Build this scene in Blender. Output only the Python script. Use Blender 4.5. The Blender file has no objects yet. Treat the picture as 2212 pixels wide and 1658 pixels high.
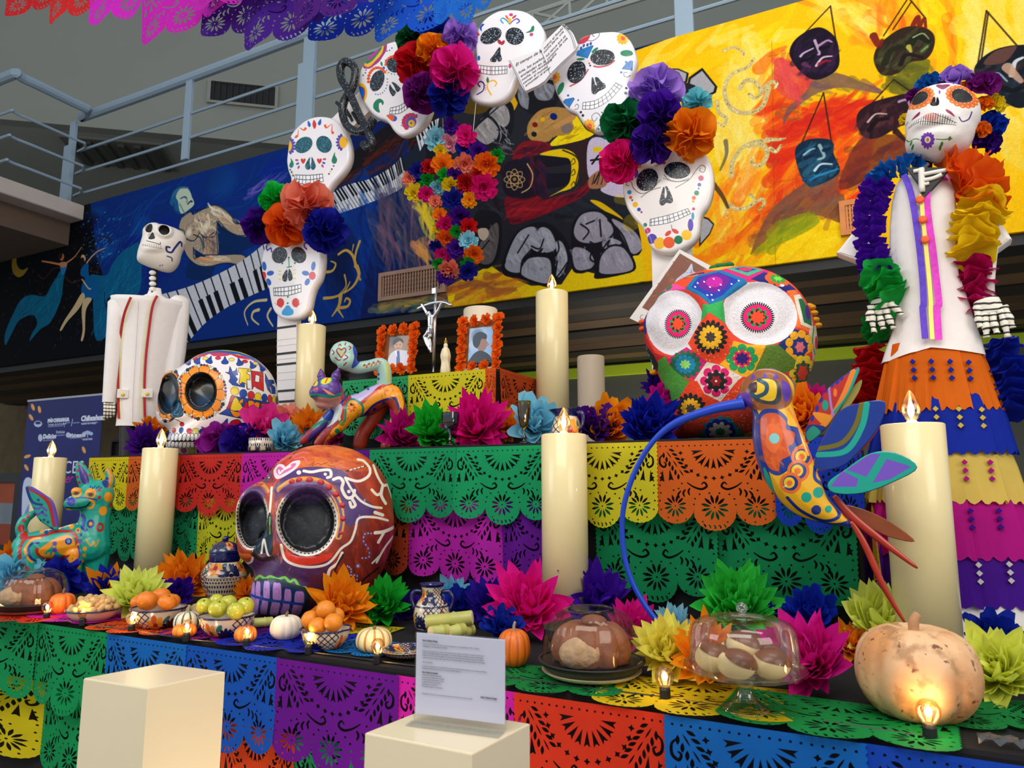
import bpy,bmesh,math,random
import numpy as np
from mathutils import Vector,Matrix
random.seed(7)
PI=math.pi
S=bpy.context.scene
COL=S.collection
# camera
F=1543.0
PITCH=math.atan(221/F)
YAW=math.radians(27)
EYE=Vector((0,0,1.35))
cam=bpy.data.objects.new('camera',bpy.data.cameras.new('camera'))
COL.objects.link(cam)
cam.data.sensor_width=36
cam.data.lens=36*F/2212
cam.data.clip_start=0.05
cam.location=EYE
cam.rotation_euler=(PI/2+PITCH,0,YAW)
cam.data.dof.use_dof=True
cam.data.dof.focus_distance=2.7
cam.data.dof.aperture_fstop=7.0
S.camera=cam
# world, light, exposure
W=bpy.data.worlds.new('hall_daylight')
S.world=W
W.use_nodes=True
W.node_tree.nodes['Background'].inputs[0].default_value=(0.80,0.90,1.0,1)
W.node_tree.nodes['Background'].inputs[1].default_value=0.42
S.view_settings.view_transform='Standard'
S.view_settings.look='None'
S.view_settings.exposure=0.25
S.view_settings.gamma=1.0
S.view_settings.use_curve_mapping=False
def area_light(name,loc,target,size,power,color):
 l=bpy.data.lights.new(name,'AREA')
 l.shape='RECTANGLE'
 l.size,l.size_y=size
 l.energy=power
 l.color=color
 o=bpy.data.objects.new(name,l)
 COL.objects.link(o)
 o.location=loc
 o.rotation_euler=(Vector(target)-Vector(loc)).to_track_quat('-Z','Y').to_euler()
 return o
area_light('skylight',(-0.5,-1.8,5.6),(-1.2,3.0,1.2),(4.5,2.5),175,(1.0,0.95,0.88))
area_light('window_light',(3.6,-0.6,3.2),(-0.6,3.0,1.4),(2.5,2.5),75,(1.0,0.93,0.84))
area_light('side_window_light',(-5.6,-1.5,3.6),(-2.6,3.0,1.5),(2.5,2.5),70,(0.88,0.95,1.0))
area_light('added_rear_fill',(-2.2,6.9,0.9),(-1.0,7.6,2.8),(3.0,0.6),26,(1.0,0.9,0.75))  # unseen fill added behind the altar to brighten lime strip and soffit
area_light('upper_hall_light',(1.0,2.0,6.8),(1.2,5.2,3.6),(3.0,2.0),85,(1.0,0.96,0.9))
# pixel rays of the photograph -> world points
CP,SP,CY,SY=math.cos(PITCH),math.sin(PITCH),math.cos(YAW),math.sin(YAW)
def ray(px,py):
 x,y=(px-1106)/F,(py-829)/F
 h=CP+y*SP
 return Vector((-SY*h+CY*x,CY*h+SY*x,SP-y*CP))
def at_y(px,py,Y):
 r=ray(px,py)
 return EYE+r*(Y/r.y)
def at_z(px,py,z):
 r=ray(px,py)
 return EYE+r*((z-EYE.z)/r.z)
def at_t(px,py,t):
 return EYE+ray(px,py)*t
def depth(p):
 d=Vector(p)-EYE
 return d.dot(ray(1106,829))
def pxm(p):
 return depth(p)/F
class Frame:
 """local frame of an object that faces the aisle: u right, v up, w outwards"""
 def __init__(s,px,py,t=None,Y=None,upright=False):
  s.o=at_t(px,py,t)if t is not None else at_y(px,py,Y)
  w=-(s.o-EYE).normalized()
  if upright:
   w.z=0
   w.normalize()
  s.w=w
  s.u=Vector((0,0,1)).cross(w).normalized()
  s.v=w.cross(s.u).normalized()
  s.m=Matrix(((s.u.x,s.v.x,w.x,s.o.x),(s.u.y,s.v.y,w.y,s.o.y),(s.u.z,s.v.z,w.z,s.o.z),(0,0,0,1)))
  s.k=pxm(s.o)
 def uv(s,px,py):
  r=ray(px,py)
  t=(s.o-EYE).dot(s.w)/r.dot(s.w)
  d=EYE+r*t-s.o
  return(d.dot(s.u),d.dot(s.v))
class PlaneFrame(Frame):
 """frame of a vertical plane Y = const facing -Y"""
 def __init__(s,Y,ox=0,oz=0):
  s.o=Vector((ox,Y,oz))
  s.k=pxm(s.o)
  s.u,s.v,s.w=Vector((1,0,0)),Vector((0,0,1)),Vector((0,-1,0))
  s.m=Matrix(((1,0,0,ox),(0,0,-1,Y),(0,1,0,oz),(0,0,0,1)))
  # colours and materials
def lin(c):
 r=[]
 for v in c[:3]:
  v=v/255.0
  r.append(v/12.92 if v<=0.04045 else((v+0.055)/1.055)**2.4)
 return(r[0],r[1],r[2],1.0)
MATS={}
def mat(name,c,rough=0.6,metal=0.0,var=0.10,scale=18.0,bump=0.0,trans=0.0,coat=0.0,spec=0.5,sheen=0.0):
 key=(name,tuple(c),rough,metal,var,scale,bump,trans,coat)
 if key in MATS:
  return MATS[key]
 m=bpy.data.materials.new(name)
 m.use_nodes=True
 nt=m.node_tree
 b=nt.nodes['Principled BSDF']
 b.inputs['Roughness'].default_value=rough
 b.inputs['Metallic'].default_value=metal
 b.inputs['Coat Weight'].default_value=coat
 b.inputs['Specular IOR Level'].default_value=spec
 L=lin(c)
 if var>0 or bump>0:
  tc=nt.nodes.new('ShaderNodeTexCoord')
  nz=nt.nodes.new('ShaderNodeTexNoise')
  nz.inputs['Scale'].default_value=scale
  nz.inputs['Detail'].default_value=4
  nt.links.new(tc.outputs['Object'],nz.inputs['Vector'])
  if var>0:
   mx=nt.nodes.new('ShaderNodeMix')
   mx.data_type='RGBA'
   mx.inputs['A'].default_value=[max(0,v*(1-var))for v in L[:3]]+[1]
   mx.inputs['B'].default_value=[min(1,v*(1+var))for v in L[:3]]+[1]
   nt.links.new(nz.outputs['Fac'],mx.inputs['Factor'])
   nt.links.new(mx.outputs['Result'],b.inputs['Base Color'])
  else:
   b.inputs['Base Color'].default_value=L
  if bump>0:
   bp=nt.nodes.new('ShaderNodeBump')
   bp.inputs['Strength'].default_value=bump
   bp.inputs['Distance'].default_value=0.01
   nt.links.new(nz.outputs['Fac'],bp.inputs['Height'])
   nt.links.new(bp.outputs['Normal'],b.inputs['Normal'])
 else:
  b.inputs['Base Color'].default_value=L
 if trans>0:
  tr=nt.nodes.new('ShaderNodeBsdfTranslucent')
  tr.inputs['Color'].default_value=L
  ms=nt.nodes.new('ShaderNodeMixShader')
  ms.inputs[0].default_value=trans
  out=nt.nodes['Material Output']
  nt.links.new(b.outputs[0],ms.inputs[1])
  nt.links.new(tr.outputs[0],ms.inputs[2])
  nt.links.new(ms.outputs[0],out.inputs[0])
 MATS[key]=m
 return m
def paper(c):
 return mat('tissue_paper',c,rough=0.75,var=0.12,scale=9,trans=0.36,spec=0.2)
def glass_mat(name='clear_glass',tint=(255,255,255),rough=0.02,strength=0.45,base=0.04):
 key=(name,tint,rough,strength,base)
 if key in MATS:
  return MATS[key]
 m=bpy.data.materials.new(name)
 m.use_nodes=True
 nt=m.node_tree
 nt.nodes.remove(nt.nodes['Principled BSDF'])
 out=nt.nodes['Material Output']
 t=nt.nodes.new('ShaderNodeBsdfTransparent')
 t.inputs[0].default_value=lin(tint)
 g=nt.nodes.new('ShaderNodeBsdfGlossy')
 g.inputs['Roughness'].default_value=rough
 lw=nt.nodes.new('ShaderNodeLayerWeight')
 lw.inputs[0].default_value=0.35
 mr=nt.nodes.new('ShaderNodeMapRange')
 mr.inputs['To Min'].default_value=base
 mr.inputs['To Max'].default_value=strength
 ms=nt.nodes.new('ShaderNodeMixShader')
 nt.links.new(lw.outputs['Fresnel'],mr.inputs['Value'])
 nt.links.new(mr.outputs[0],ms.inputs[0])
 nt.links.new(t.outputs[0],ms.inputs[1])
 nt.links.new(g.outputs[0],ms.inputs[2])
 nt.links.new(ms.outputs[0],out.inputs[0])
 MATS[key]=m
 return m
def emit_mat(name,c,strength):
 key=(name,c,strength)
 if key not in MATS:
  m=bpy.data.materials.new(name)
  m.use_nodes=True
  b=m.node_tree.nodes['Principled BSDF']
  b.inputs['Base Color'].default_value=lin(c)
  b.inputs['Emission Color'].default_value=lin(c)
  b.inputs['Emission Strength'].default_value=strength
  MATS[key]=m
 return MATS[key]
 # a small painter: flat prints and brushwork computed as pixels
class Canvas:
 def __init__(s,fr,box,res,bg):
  """fr: frame of the painted surface, box: region to cover (photo coordinates of its edge), res: pixels along u"""
  c=[fr.uv(x,y)for x in(box[0],box[2])for y in(box[1],box[3])]
  s.fr=fr
  s.u0,s.u1=min(p[0]for p in c),max(p[0]for p in c)
  s.v0,s.v1=min(p[1]for p in c),max(p[1]for p in c)
  s.setup(res,bg,box)
 def setup(s,res,bg,box):
  s.Wd=res
  s.Hd=max(4,int(res*(s.v1-s.v0)/(s.u1-s.u0)))
  s.k=res/(s.u1-s.u0)
  s.a=np.empty((s.Hd,s.Wd,3),np.float32)
  s.a[:]=np.array(bg[:3],np.float32)/255
  s.rate=(box[2]-box[0])/res if box else 1
 def p(s,pts):
  o=[]
  for q in pts:
   u,v=s.fr.uv(q[0],q[1])
   o.append(((u-s.u0)*s.k,(v-s.v0)*s.k))
  return np.array(o)
 def blend(s,x0,y0,cov,col,alpha=1.0):
  h,w=cov.shape
  X0,Y0=max(0,x0),max(0,y0)
  X1,Y1=min(s.Wd,x0+w),min(s.Hd,y0+h)
  if X1<=X0 or Y1<=Y0:
   return
  c=(cov[Y0-y0:Y1-y0,X0-x0:X1-x0]*alpha)[...,None]
  r=s.a[Y0:Y1,X0:X1]
  r+=(np.array(col[:3],np.float32)/255-r)*c
 def fill(s,P,col,alpha=1.0):
  x0,y0=np.floor(P.min(0)).astype(int)-1
  x1,y1=np.ceil(P.max(0)).astype(int)+2
  x0,y0=max(x0,-4),max(y0,-4)
  x1,y1=min(x1,s.Wd+4),min(y1,s.Hd+4)
  w,h=x1-x0,y1-y0
  if w<=0 or h<=0:
   return
  cov=np.zeros((h,w+2),np.float32)
  A,B=P,np.roll(P,-1,0)
  SS=3
  for r in range(h):
   for q in range(SS):
    yy=y0+r+(q+0.5)/SS
    m=(A[:,1]<=yy)!=(B[:,1]<=yy)
    if not m.any():
     continue
    a,b=A[m],B[m]
    xs=np.sort(a[:,0]+(yy-a[:,1])/(b[:,1]-a[:,1])*(b[:,0]-a[:,0]))-x0
    xs=np.clip(xs,0,w)
    for i in range(0,len(xs)-1,2):
     l,rr=xs[i],xs[i+1]
     il,ir=int(l),int(rr)
     if il==ir:
      cov[r,il]+=rr-l
     else:
      cov[r,il]+=il+1-l
      cov[r,il+1:ir]+=1
      cov[r,ir]+=rr-ir
  s.blend(x0,y0,np.clip(cov[:,:w]/SS,0,1),col,alpha)
 def poly(s,pts,col,alpha=1.0,smooth=False):
  if smooth:
   pts=spline(pts,True,6)
  s.fill(s.p(pts),col,alpha)
 def line(s,pts,width,col,alpha=1.0,closed=False,smooth=True,w_end=None):
  """width in photo pixels; w_end tapers"""
  if smooth and len(pts)>2:
   pts=spline(pts,closed,6)
  elif closed:
   pts=list(pts)+[pts[0]]
  P=s.p(pts)
  n=len(P)
  w0=width/s.rate/2
  w1=w0 if w_end is None else w_end/s.rate/2
  pad=max(w0,w1)+2
  x0,y0=np.floor(P.min(0)-pad).astype(int)
  x1,y1=np.ceil(P.max(0)+pad).astype(int)
  x0,y0,x1,y1=max(x0,0),max(y0,0),min(x1,s.Wd),min(y1,s.Hd)
  if x1<=x0 or y1<=y0:
   return
  cov=np.zeros((y1-y0,x1-x0),np.float32)
  for i in range(n-1):
   a,b=P[i],P[i+1]
   bx0,by0=int(max(x0,math.floor(min(a[0],b[0])-pad))),int(max(y0,math.floor(min(a[1],b[1])-pad)))
   bx1,by1=int(min(x1,math.ceil(max(a[0],b[0])+pad))),int(min(y1,math.ceil(max(a[1],b[1])+pad)))
   if bx1<=bx0 or by1<=by0:
    continue
   X=np.arange(bx0,bx1)[None,:]+0.5
   Y=np.arange(by0,by1)[:,None]+0.5
   d=b-a
   L2=float(d@d)+1e-9
   t=np.clip(((X-a[0])*d[0]+(Y-a[1])*d[1])/L2,0,1)
   D=np.hypot(X-a[0]-t*d[0],Y-a[1]-t*d[1])
   w=w0+(w1-w0)*((i+t)/(n-1))
   c=np.clip(w-D+0.5,0,1)
   sub=cov[by0-y0:by1-y0,bx0-x0:bx1-x0]
   np.maximum(sub,c,out=sub)
  s.blend(x0,y0,cov,col,alpha)
 def ell(s,cx,cy,rx,ry,col,ang=0,alpha=1.0):
  ca,sa=math.cos(math.radians(ang)),math.sin(math.radians(ang))
  n=10 if max(rx,ry)/s.rate<4 else 28
  s.poly([(cx+rx*math.cos(t)*ca-ry*math.sin(t)*sa,cy+rx*math.cos(t)*sa+ry*math.sin(t)*ca)for t in(2*PI*i/n for i in range(n))],col,alpha)
 def glow(s,cx,cy,rx,ry,col,alpha=1.0,ang=0,power=1.0):
  """soft-edged dab of paint"""
  R=max(rx,ry)
  P=s.p([(cx-R,cy-R),(cx+R,cy+R),(cx-R,cy+R),(cx+R,cy-R)])
  c=s.p([(cx,cy)])[0]
  x0,y0=np.floor(P.min(0)).astype(int)
  x1,y1=np.ceil(P.max(0)).astype(int)
  x0,y0,x1,y1=max(x0,0),max(y0,0),min(x1,s.Wd),min(y1,s.Hd)
  if x1<=x0 or y1<=y0:
   return
  X=np.arange(x0,x1)[None,:]+0.5-c[0]
  Y=np.arange(y0,y1)[:,None]+0.5-c[1]
  ca,sa=math.cos(math.radians(-ang)),math.sin(math.radians(-ang))
  k=1.0/s.rate
  d=((X*ca+Y*sa)/(rx*k))**2+((-X*sa+Y*ca)/(ry*k))**2
  s.blend(x0,y0,np.clip(1-d,0,1).astype(np.float32)**power,col,alpha)
 def grain(s,amp,seed=0,cell=1):
  rg=np.random.RandomState(seed)
  n=rg.rand(s.Hd//cell+2,s.Wd//cell+2).astype(np.float32)-0.5
  n=np.kron(n,np.ones((cell,cell),np.float32))[:s.Hd,:s.Wd]
  s.a*=(1+amp*2*n)[...,None]
  np.clip(s.a,0,1,out=s.a)
 def image(s,name):
  im=bpy.data.images.new(name,s.Wd,s.Hd,alpha=False)
  px=np.ones((s.Hd,s.Wd,4),np.float32)
  px[...,:3]=np.clip(s.a,0,1)
  im.pixels.foreach_set(px.ravel())
  im.pack()
  return im
 def uvof(s,u,v):
  return((u-s.u0)/(s.u1-s.u0),(v-s.v0)/(s.v1-s.v0))
 def material(s,name,rough=0.5,bump=0.0,coat=0.0,bscale=60,spec=0.5):
  m=bpy.data.materials.new(name)
  m.use_nodes=True
  nt=m.node_tree
  b=nt.nodes['Principled BSDF']
  b.inputs['Roughness'].default_value=rough
  b.inputs['Coat Weight'].default_value=coat
  b.inputs['Specular IOR Level'].default_value=spec
  t=nt.nodes.new('ShaderNodeTexImage')
  t.image=s.image(name)
  t.extension='EXTEND'
  nt.links.new(t.outputs[0],b.inputs['Base Color'])
  if bump:
   tc=nt.nodes.new('ShaderNodeTexCoord')
   nz=nt.nodes.new('ShaderNodeTexNoise')
   nz.inputs['Scale'].default_value=bscale
   nz.inputs['Detail'].default_value=5
   bp=nt.nodes.new('ShaderNodeBump')
   bp.inputs['Strength'].default_value=bump
   bp.inputs['Distance'].default_value=0.01
   nt.links.new(tc.outputs['Object'],nz.inputs['Vector'])
   nt.links.new(nz.outputs['Fac'],bp.inputs['Height'])
   nt.links.new(bp.outputs['Normal'],b.inputs['Normal'])
  return m
def clampz(A,fr,z):
 """flatten whatever would sink below height z (local points of a frame)"""
 h=fr.o.z+A[:,0]*fr.u.z+A[:,1]*fr.v.z+A[:,2]*fr.w.z
 A[:,1]+=np.maximum(0,z-h)/fr.v.z
 return A
class FlatFrame:
 def uv(s,x,y):
  return(x,-y)
def flat_canvas(w,h,res,bg):
 return Canvas(FlatFrame(),(0,0,w,h),res,bg)
def spline(pts,closed=False,n=6):
 P=[np.array(q[:2],float)for q in pts]
 m=len(P)
 out=[]
 for i in range(m if closed else m-1):
  if closed:
   a,b,c,d=P[(i-1)%m],P[i],P[(i+1)%m],P[(i+2)%m]
  else:
   a,b,c,d=P[max(i-1,0)],P[i],P[i+1],P[min(i+2,m-1)]
  for j in range(n):
   t=j/n
   out.append(tuple(0.5*(2*b+(c-a)*t+(2*a-5*b+4*c-d)*t*t+(3*b-a-3*c+d)*t**3)))
 if not closed:
  out.append(tuple(P[-1]))
 return out
def spline3(pts,n=6):
 P=[np.array(q,float)for q in pts]
 m=len(P)
 out=[]
 for i in range(m-1):
  a,b,c,d=P[max(i-1,0)],P[i],P[i+1],P[min(i+2,m-1)]
  for j in range(n):
   t=j/n
   out.append(0.5*(2*b+(c-a)*t+(2*a-5*b+4*c-d)*t*t+(3*b-a-3*c+d)*t**3))
 out.append(P[-1])
 return out
 # objects
def tag(o,label=None,cat=None,group=None,kind=None):
 if label:
  o['label']=label
 if cat:
  o['category']=cat
 if group:
  o['group']=group
 if kind:
  o['kind']=kind
 return o
def thing(name,label,cat,loc=(0,0,0),group=None,m=None,rz=0):
 o=bpy.data.objects.new(name,None)
 COL.objects.link(o)
 o.empty_display_size=0.05
 if m is not None:
  o.matrix_world=m
 else:
  o.location=loc
  o.rotation_euler=(0,0,rz)
 return tag(o,label,cat,group)
def mesh(name,vf,smooth=False):
 v,f=vf
 me=bpy.data.meshes.new(name)
 me.from_pydata([tuple(map(float,q))for q in v],[],[tuple(map(int,q))for q in f])
 if smooth:
  me.shade_smooth()
 me.update()
 return me
def put(name,me,material=None,parent=None,m=None,label=None):
 """link a mesh (or (verts, faces)) as one object"""
 if isinstance(me,tuple):
  me=mesh(name,me)
 o=bpy.data.objects.new(name,me)
 COL.objects.link(o)
 if material is not None:
  if len(me.materials)==0:
   me.materials.append(material)
  if me.materials[0]!=material:
   o.material_slots[0].link='OBJECT'
   o.material_slots[0].material=material
 if parent is not None:
  o.parent=parent
 if m is not None:
  o.matrix_local=m
 if label:
  o['label']=label
 return o
def sput(name,vf,material=None,parent=None,m=None,label=None):
 return put(name,mesh(name,vf,True),material,parent,m,label)
def dup(root,loc=None,rot=None,scale=None,label=None,group=None):
 r=root.copy()
 COL.objects.link(r)
 if loc is not None:
  r.location=loc
 if rot is not None:
  r.rotation_euler=rot
 if scale is not None:
  r.scale=scale if hasattr(scale,'__len__')else(scale,)*3
 if label:
  r['label']=label
 if group:
  r['group']=group
 for ch in list(root.children):
  c=ch.copy()
  COL.objects.link(c)
  c.parent=r
  for g in list(ch.children):
   d=g.copy()
   COL.objects.link(d)
   d.parent=c
 return r
def join(*parts):
 V,Fc=[],[]
 for v,f in parts:
  n=len(V)
  V.extend([tuple(q)for q in v])
  Fc.extend([tuple(i+n for i in q)for q in f])
 return V,Fc
def xf(vf,m):
 return[tuple(m@Vector(q))for q in vf[0]],vf[1]
def box(x0,y0,z0,x1,y1,z1):
 v=[(x0,y0,z0),(x1,y0,z0),(x1,y1,z0),(x0,y1,z0),(x0,y0,z1),(x1,y0,z1),(x1,y1,z1),(x0,y1,z1)]
 return v,[(0,3,2,1),(4,5,6,7),(0,1,5,4),(1,2,6,5),(2,3,7,6),(3,0,4,7)]
def bevel_box(x0,y0,z0,x1,y1,z1,r=0.004,seg=2):
 bm=bmesh.new()
 v,f=box(x0,y0,z0,x1,y1,z1)
 vs=[bm.verts.new(q)for q in v]
 for q in f:
  bm.faces.new([vs[i]for i in q])
 bmesh.ops.bevel(bm,geom=bm.edges[:],offset=r,segments=seg,affect='EDGES',profile=0.5)
 bm.verts.index_update()
 out=([tuple(q.co)for q in bm.verts],[tuple(w.index for w in q.verts)for q in bm.faces])
 bm.free()
 return out
def lathe(prof,n=32,cap0=True,cap1=True,wob=None):
 """prof: list of (r, z); wob(angle, r, z) -> factor on r"""
 V,Fc=[],[]
 for r,z in prof:
  for i in range(n):
   a=2*PI*i/n
   k=wob(a,r,z)if wob else 1
   V.append((r*k*math.cos(a),r*k*math.sin(a),z))
 for j in range(len(prof)-1):
  for i in range(n):
   k=(i+1)%n
   Fc.append((j*n+i,j*n+k,(j+1)*n+k,(j+1)*n+i))
 if cap0:
  Fc.append(tuple(range(n))[::-1])
 if cap1:
  Fc.append(tuple((len(prof)-1)*n+i for i in range(n)))
 return V,Fc
def smooth_prof(pts,n=5):
 return[(max(0.0002,q[0]),q[1])for q in spline(pts,False,n)]
def tube(pts,rad,n=8,caps=True,flat=None):
 """swept tube; rad a number or a list; flat (a, b) squashes the section"""
 P=[Vector(q)for q in pts]
 m=len(P)
 R=rad if hasattr(rad,'__len__')else[rad]*m
 V,Fc=[],[]
 up=None
 for i in range(m):
  d=(P[min(i+1,m-1)]-P[max(i-1,0)]).normalized()
  if up is None:
   up=Vector((0,0,1))if abs(d.z)<0.9 else Vector((1,0,0))
  s=d.cross(up)
  s.normalize()
  up=s.cross(d).normalized()
  for k in range(n):
   a=2*PI*k/n
   fa,fb=flat if flat else(1,1)
   V.append(tuple(P[i]+(s*math.cos(a)*fa+up*math.sin(a)*fb)*R[i]))
 for i in range(m-1):
  for k in range(n):
   q=(k+1)%n
   Fc.append((i*n+k,i*n+q,(i+1)*n+q,(i+1)*n+k))
 if caps:
  Fc.append(tuple(range(n))[::-1])
  Fc.append(tuple((m-1)*n+k for k in range(n)))
 return V,Fc
def ball(r=1.0,nu=16,nv=10,sx=1,sy=1,sz=1,at=(0,0,0)):
 V,Fc=[],[]
 for j in range(nv+1):
  t=PI*j/nv
  for i in range(nu):
   a=2*PI*i/nu
   V.append((at[0]+r*sx*math.sin(t)*math.cos(a),at[1]+r*sy*math.sin(t)*math.sin(a),at[2]+r*sz*math.cos(t)))
 for j in range(nv):
  for i in range(nu):
   k=(i+1)%nu
   if j==0:
    Fc.append((i,(j+1)*nu+i,(j+1)*nu+k))
   elif j==nv-1:
    Fc.append((j*nu+i,(j+1)*nu+i,j*nu+k))
   else:
    Fc.append((j*nu+i,(j+1)*nu+i,(j+1)*nu+k,j*nu+k))
 return V,Fc
def prism(pts,z0,z1,r=0.0,seg=2,tri=True):
 """extrude an outline in the xy plane; r rounds the z1 edge"""
 n=len(pts)
 A=np.array(pts,float)
 if sum(A[i][0]*A[(i+1)%n][1]-A[(i+1)%n][0]*A[i][1]for i in range(n))<0:
  A=A[::-1]
 rings=[(0.0,z0)]
 if r>0:
  for j in range(seg+1):
   t=PI/2*j/seg
   rings.append((r*(1-math.cos(t)),z1-r+r*math.sin(t)))
 else:
  rings.append((0.0,z1))
 T=np.roll(A,-1,0)-np.roll(A,1,0)
 T/=np.maximum(1e-9,np.linalg.norm(T,axis=1))[:,None]
 N=np.stack([-T[:,1],T[:,0]],1)
 V,Fc=[],[]
 for ins,z in rings:
  for q in A+N*ins:
   V.append((q[0],q[1],z))
 for j in range(len(rings)-1):
  for i in range(n):
   k=(i+1)%n
   Fc.append((j*n+i,j*n+k,(j+1)*n+k,(j+1)*n+i))
 Fc.append(tuple(range(n))[::-1])
 Fc.append(tuple((len(rings)-1)*n+i for i in range(n)))
 return V,Fc
def planar_uv(me,fn,name='paint'):
 """fn(x, y, z) -> (s, t) for every vertex"""
 uv=me.uv_layers.new(name=name)
 co=np.empty(len(me.vertices)*3,np.float32)
 me.vertices.foreach_get('co',co)
 co=co.reshape(-1,3)
 s,t=fn(co[:,0],co[:,1],co[:,2])
 li=np.empty(len(me.loops),np.int32)
 me.loops.foreach_get('vertex_index',li)
 out=np.stack([s[li],t[li]],1).astype(np.float32)
 uv.data.foreach_set('uv',out.ravel())
def remesh(vf,voxel,smooth=4,name='body'):
 """fuse overlapping closed shapes into one continuous skin"""
 me=mesh('tmp',vf)
 o=bpy.data.objects.new('tmp',me)
 COL.objects.link(o)
 r=o.modifiers.new('r','REMESH')
 r.mode='VOXEL'
 r.voxel_size=voxel
 if smooth:
  q=o.modifiers.new('s','SMOOTH')
  q.iterations=smooth
  q.factor=0.5
 dg=bpy.context.evaluated_depsgraph_get()
 out=bpy.data.meshes.new_from_object(o.evaluated_get(dg))
 out.name=name
 bpy.data.objects.remove(o)
 bpy.data.meshes.remove(me)
 out.shade_smooth()
 return out
def inflate(outline,ctr,depth_f,depth_b,nt=96,nr=28,power=0.5,feat=None):
 """round body with the given star-shaped outline (u, v); w = depth * (1 - d^2)^power; feat(u, v, w) edits points"""
 O=np.array(outline,float)-np.array(ctr)
 ang=np.arctan2(O[:,1],O[:,0])
 R=np.hypot(O[:,0],O[:,1])
 o=np.argsort(ang)
 ang,R=ang[o],R[o]
 ang=np.concatenate([ang[-1:]-2*PI,ang,ang[:1]+2*PI])
 R=np.concatenate([R[-1:],R,R[:1]])
 th=np.linspace(-PI,PI,nt,endpoint=False)
 rr=np.interp(th,ang,R)
 V,Fc=[],[]
 ph=[PI*j/nr for j in range(nr+1)]
 for j in range(nr+1):
  d=math.sin(ph[j])
  c=math.cos(ph[j])
  k=abs(c)**(2*power)*(1 if c>0 else-1)
  w=k*(depth_f if c>0 else depth_b)
  for i in range(nt):
   V.append((ctr[0]+rr[i]*d*math.cos(th[i]),ctr[1]+rr[i]*d*math.sin(th[i]),w))
 for j in range(nr):
  for i in range(nt):
   q=(i+1)%nt
   Fc.append((j*nt+i,(j+1)*nt+i,(j+1)*nt+q,j*nt+q))
 A=np.array(V)
 if feat is not None:
  A=feat(A)
 return A,Fc
def text_obj(name,s,size,m,material,parent,ax='LEFT',bold=0.0,shear=0.0,extrude=0.0006):
 cu=bpy.data.curves.new(name,'FONT')
 cu.body=s
 cu.size=size
 cu.align_x=ax
 cu.shear=shear
 cu.offset=bold
 cu.resolution_u=2
 cu.extrude=extrude
 o=bpy.data.objects.new(name,cu)
 COL.objects.link(o)
 dg=bpy.context.evaluated_depsgraph_get()
 me=bpy.data.meshes.new_from_object(o.evaluated_get(dg))
 bpy.data.objects.remove(o)
 bpy.data.curves.remove(cu)
 me.name=name
 return put(name,me,material,parent,m)
def T(x=0,y=0,z=0,rx=0,ry=0,rz=0,s=1):
 m=Matrix.Translation((x,y,z))@Matrix.Rotation(rz,4,'Z')@Matrix.Rotation(ry,4,'Y')@Matrix.Rotation(rx,4,'X')
 if hasattr(s,'__len__'):
  return m@Matrix.Diagonal((s[0],s[1],s[2],1))
 return m@Matrix.Scale(s,4)
GREEN,DGREEN,LGREEN=(14,152,86),(10,110,60),(60,200,70)
YELLOW,ORANGE,RED=(226,205,20),(232,96,22),(214,34,34)
MAGENTA,PURPLE,BLUE,AZURE=(214,30,178),(104,14,150),(20,52,190),(18,106,196)
# the setting
def struct(name,vf,material,parent=None):
 o=put(name,vf,material,parent)
 if parent is None:
  o['kind']='structure'
 return o
def at_x(px,py,X):
 r=ray(px,py)
 return EYE+r*(X/r.x)
plaster=mat('grey_plaster',(150,150,140),0.9,var=0.08,scale=0.7)
MY,MZ0,MZ1=5.0,2.845,4.72
struct('floor',box(-24,-6,-0.1,6,13,0),mat('grey_floor',(128,120,110),0.35,var=0.15,scale=3))
struct('wall_back',box(-10.9,MY+0.045,MZ0,3.2,MY+0.2,MZ1-0.01),mat('balcony_edge',(40,36,34),0.8))
soffit=struct('ceiling',box(-14,MY+0.2,MZ0+0.05,4.5,8.2,MZ0+0.15),mat('soffit_dark',(22,18,15),0.8))
for i in range(9):
 y=MY+0.28+i*0.325
 c=[(92,70,46),(44,34,26),(108,84,56),(36,28,22),(84,64,44)][i%5]
 m=mat('dark_wood',c,0.55,var=0.45,scale=2.2)
 struct('plank',bevel_box(-14,y,MZ0-(0.02 if i%3 else 0.035),4.5,y+0.30,MZ0+0.05,0.006,1),m,soffit)
struct('trim_1',box(-14,MY+0.03,MZ0-0.07,4.5,MY+0.27,MZ0+0.05),mat('black_trim',(18,16,15),0.6))
struct('wall_rear',box(-6.5,8.2,0,4.5,8.35,MZ0+0.1),mat('grey_wall',(92,94,88),0.85,var=0.1,scale=1))
struct('trim_2',box(-6.5,8.12,MZ0-0.17,4.5,8.2,MZ0-0.05),mat('lime_trim',(206,236,40),0.6,var=0.05))
struct('wall_left',box(-24,7.6,0,-6.5,7.75,MZ0+0.1),mat('tan_stone',(120,100,70),0.9,var=0.35,scale=6,bump=0.4))
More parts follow.
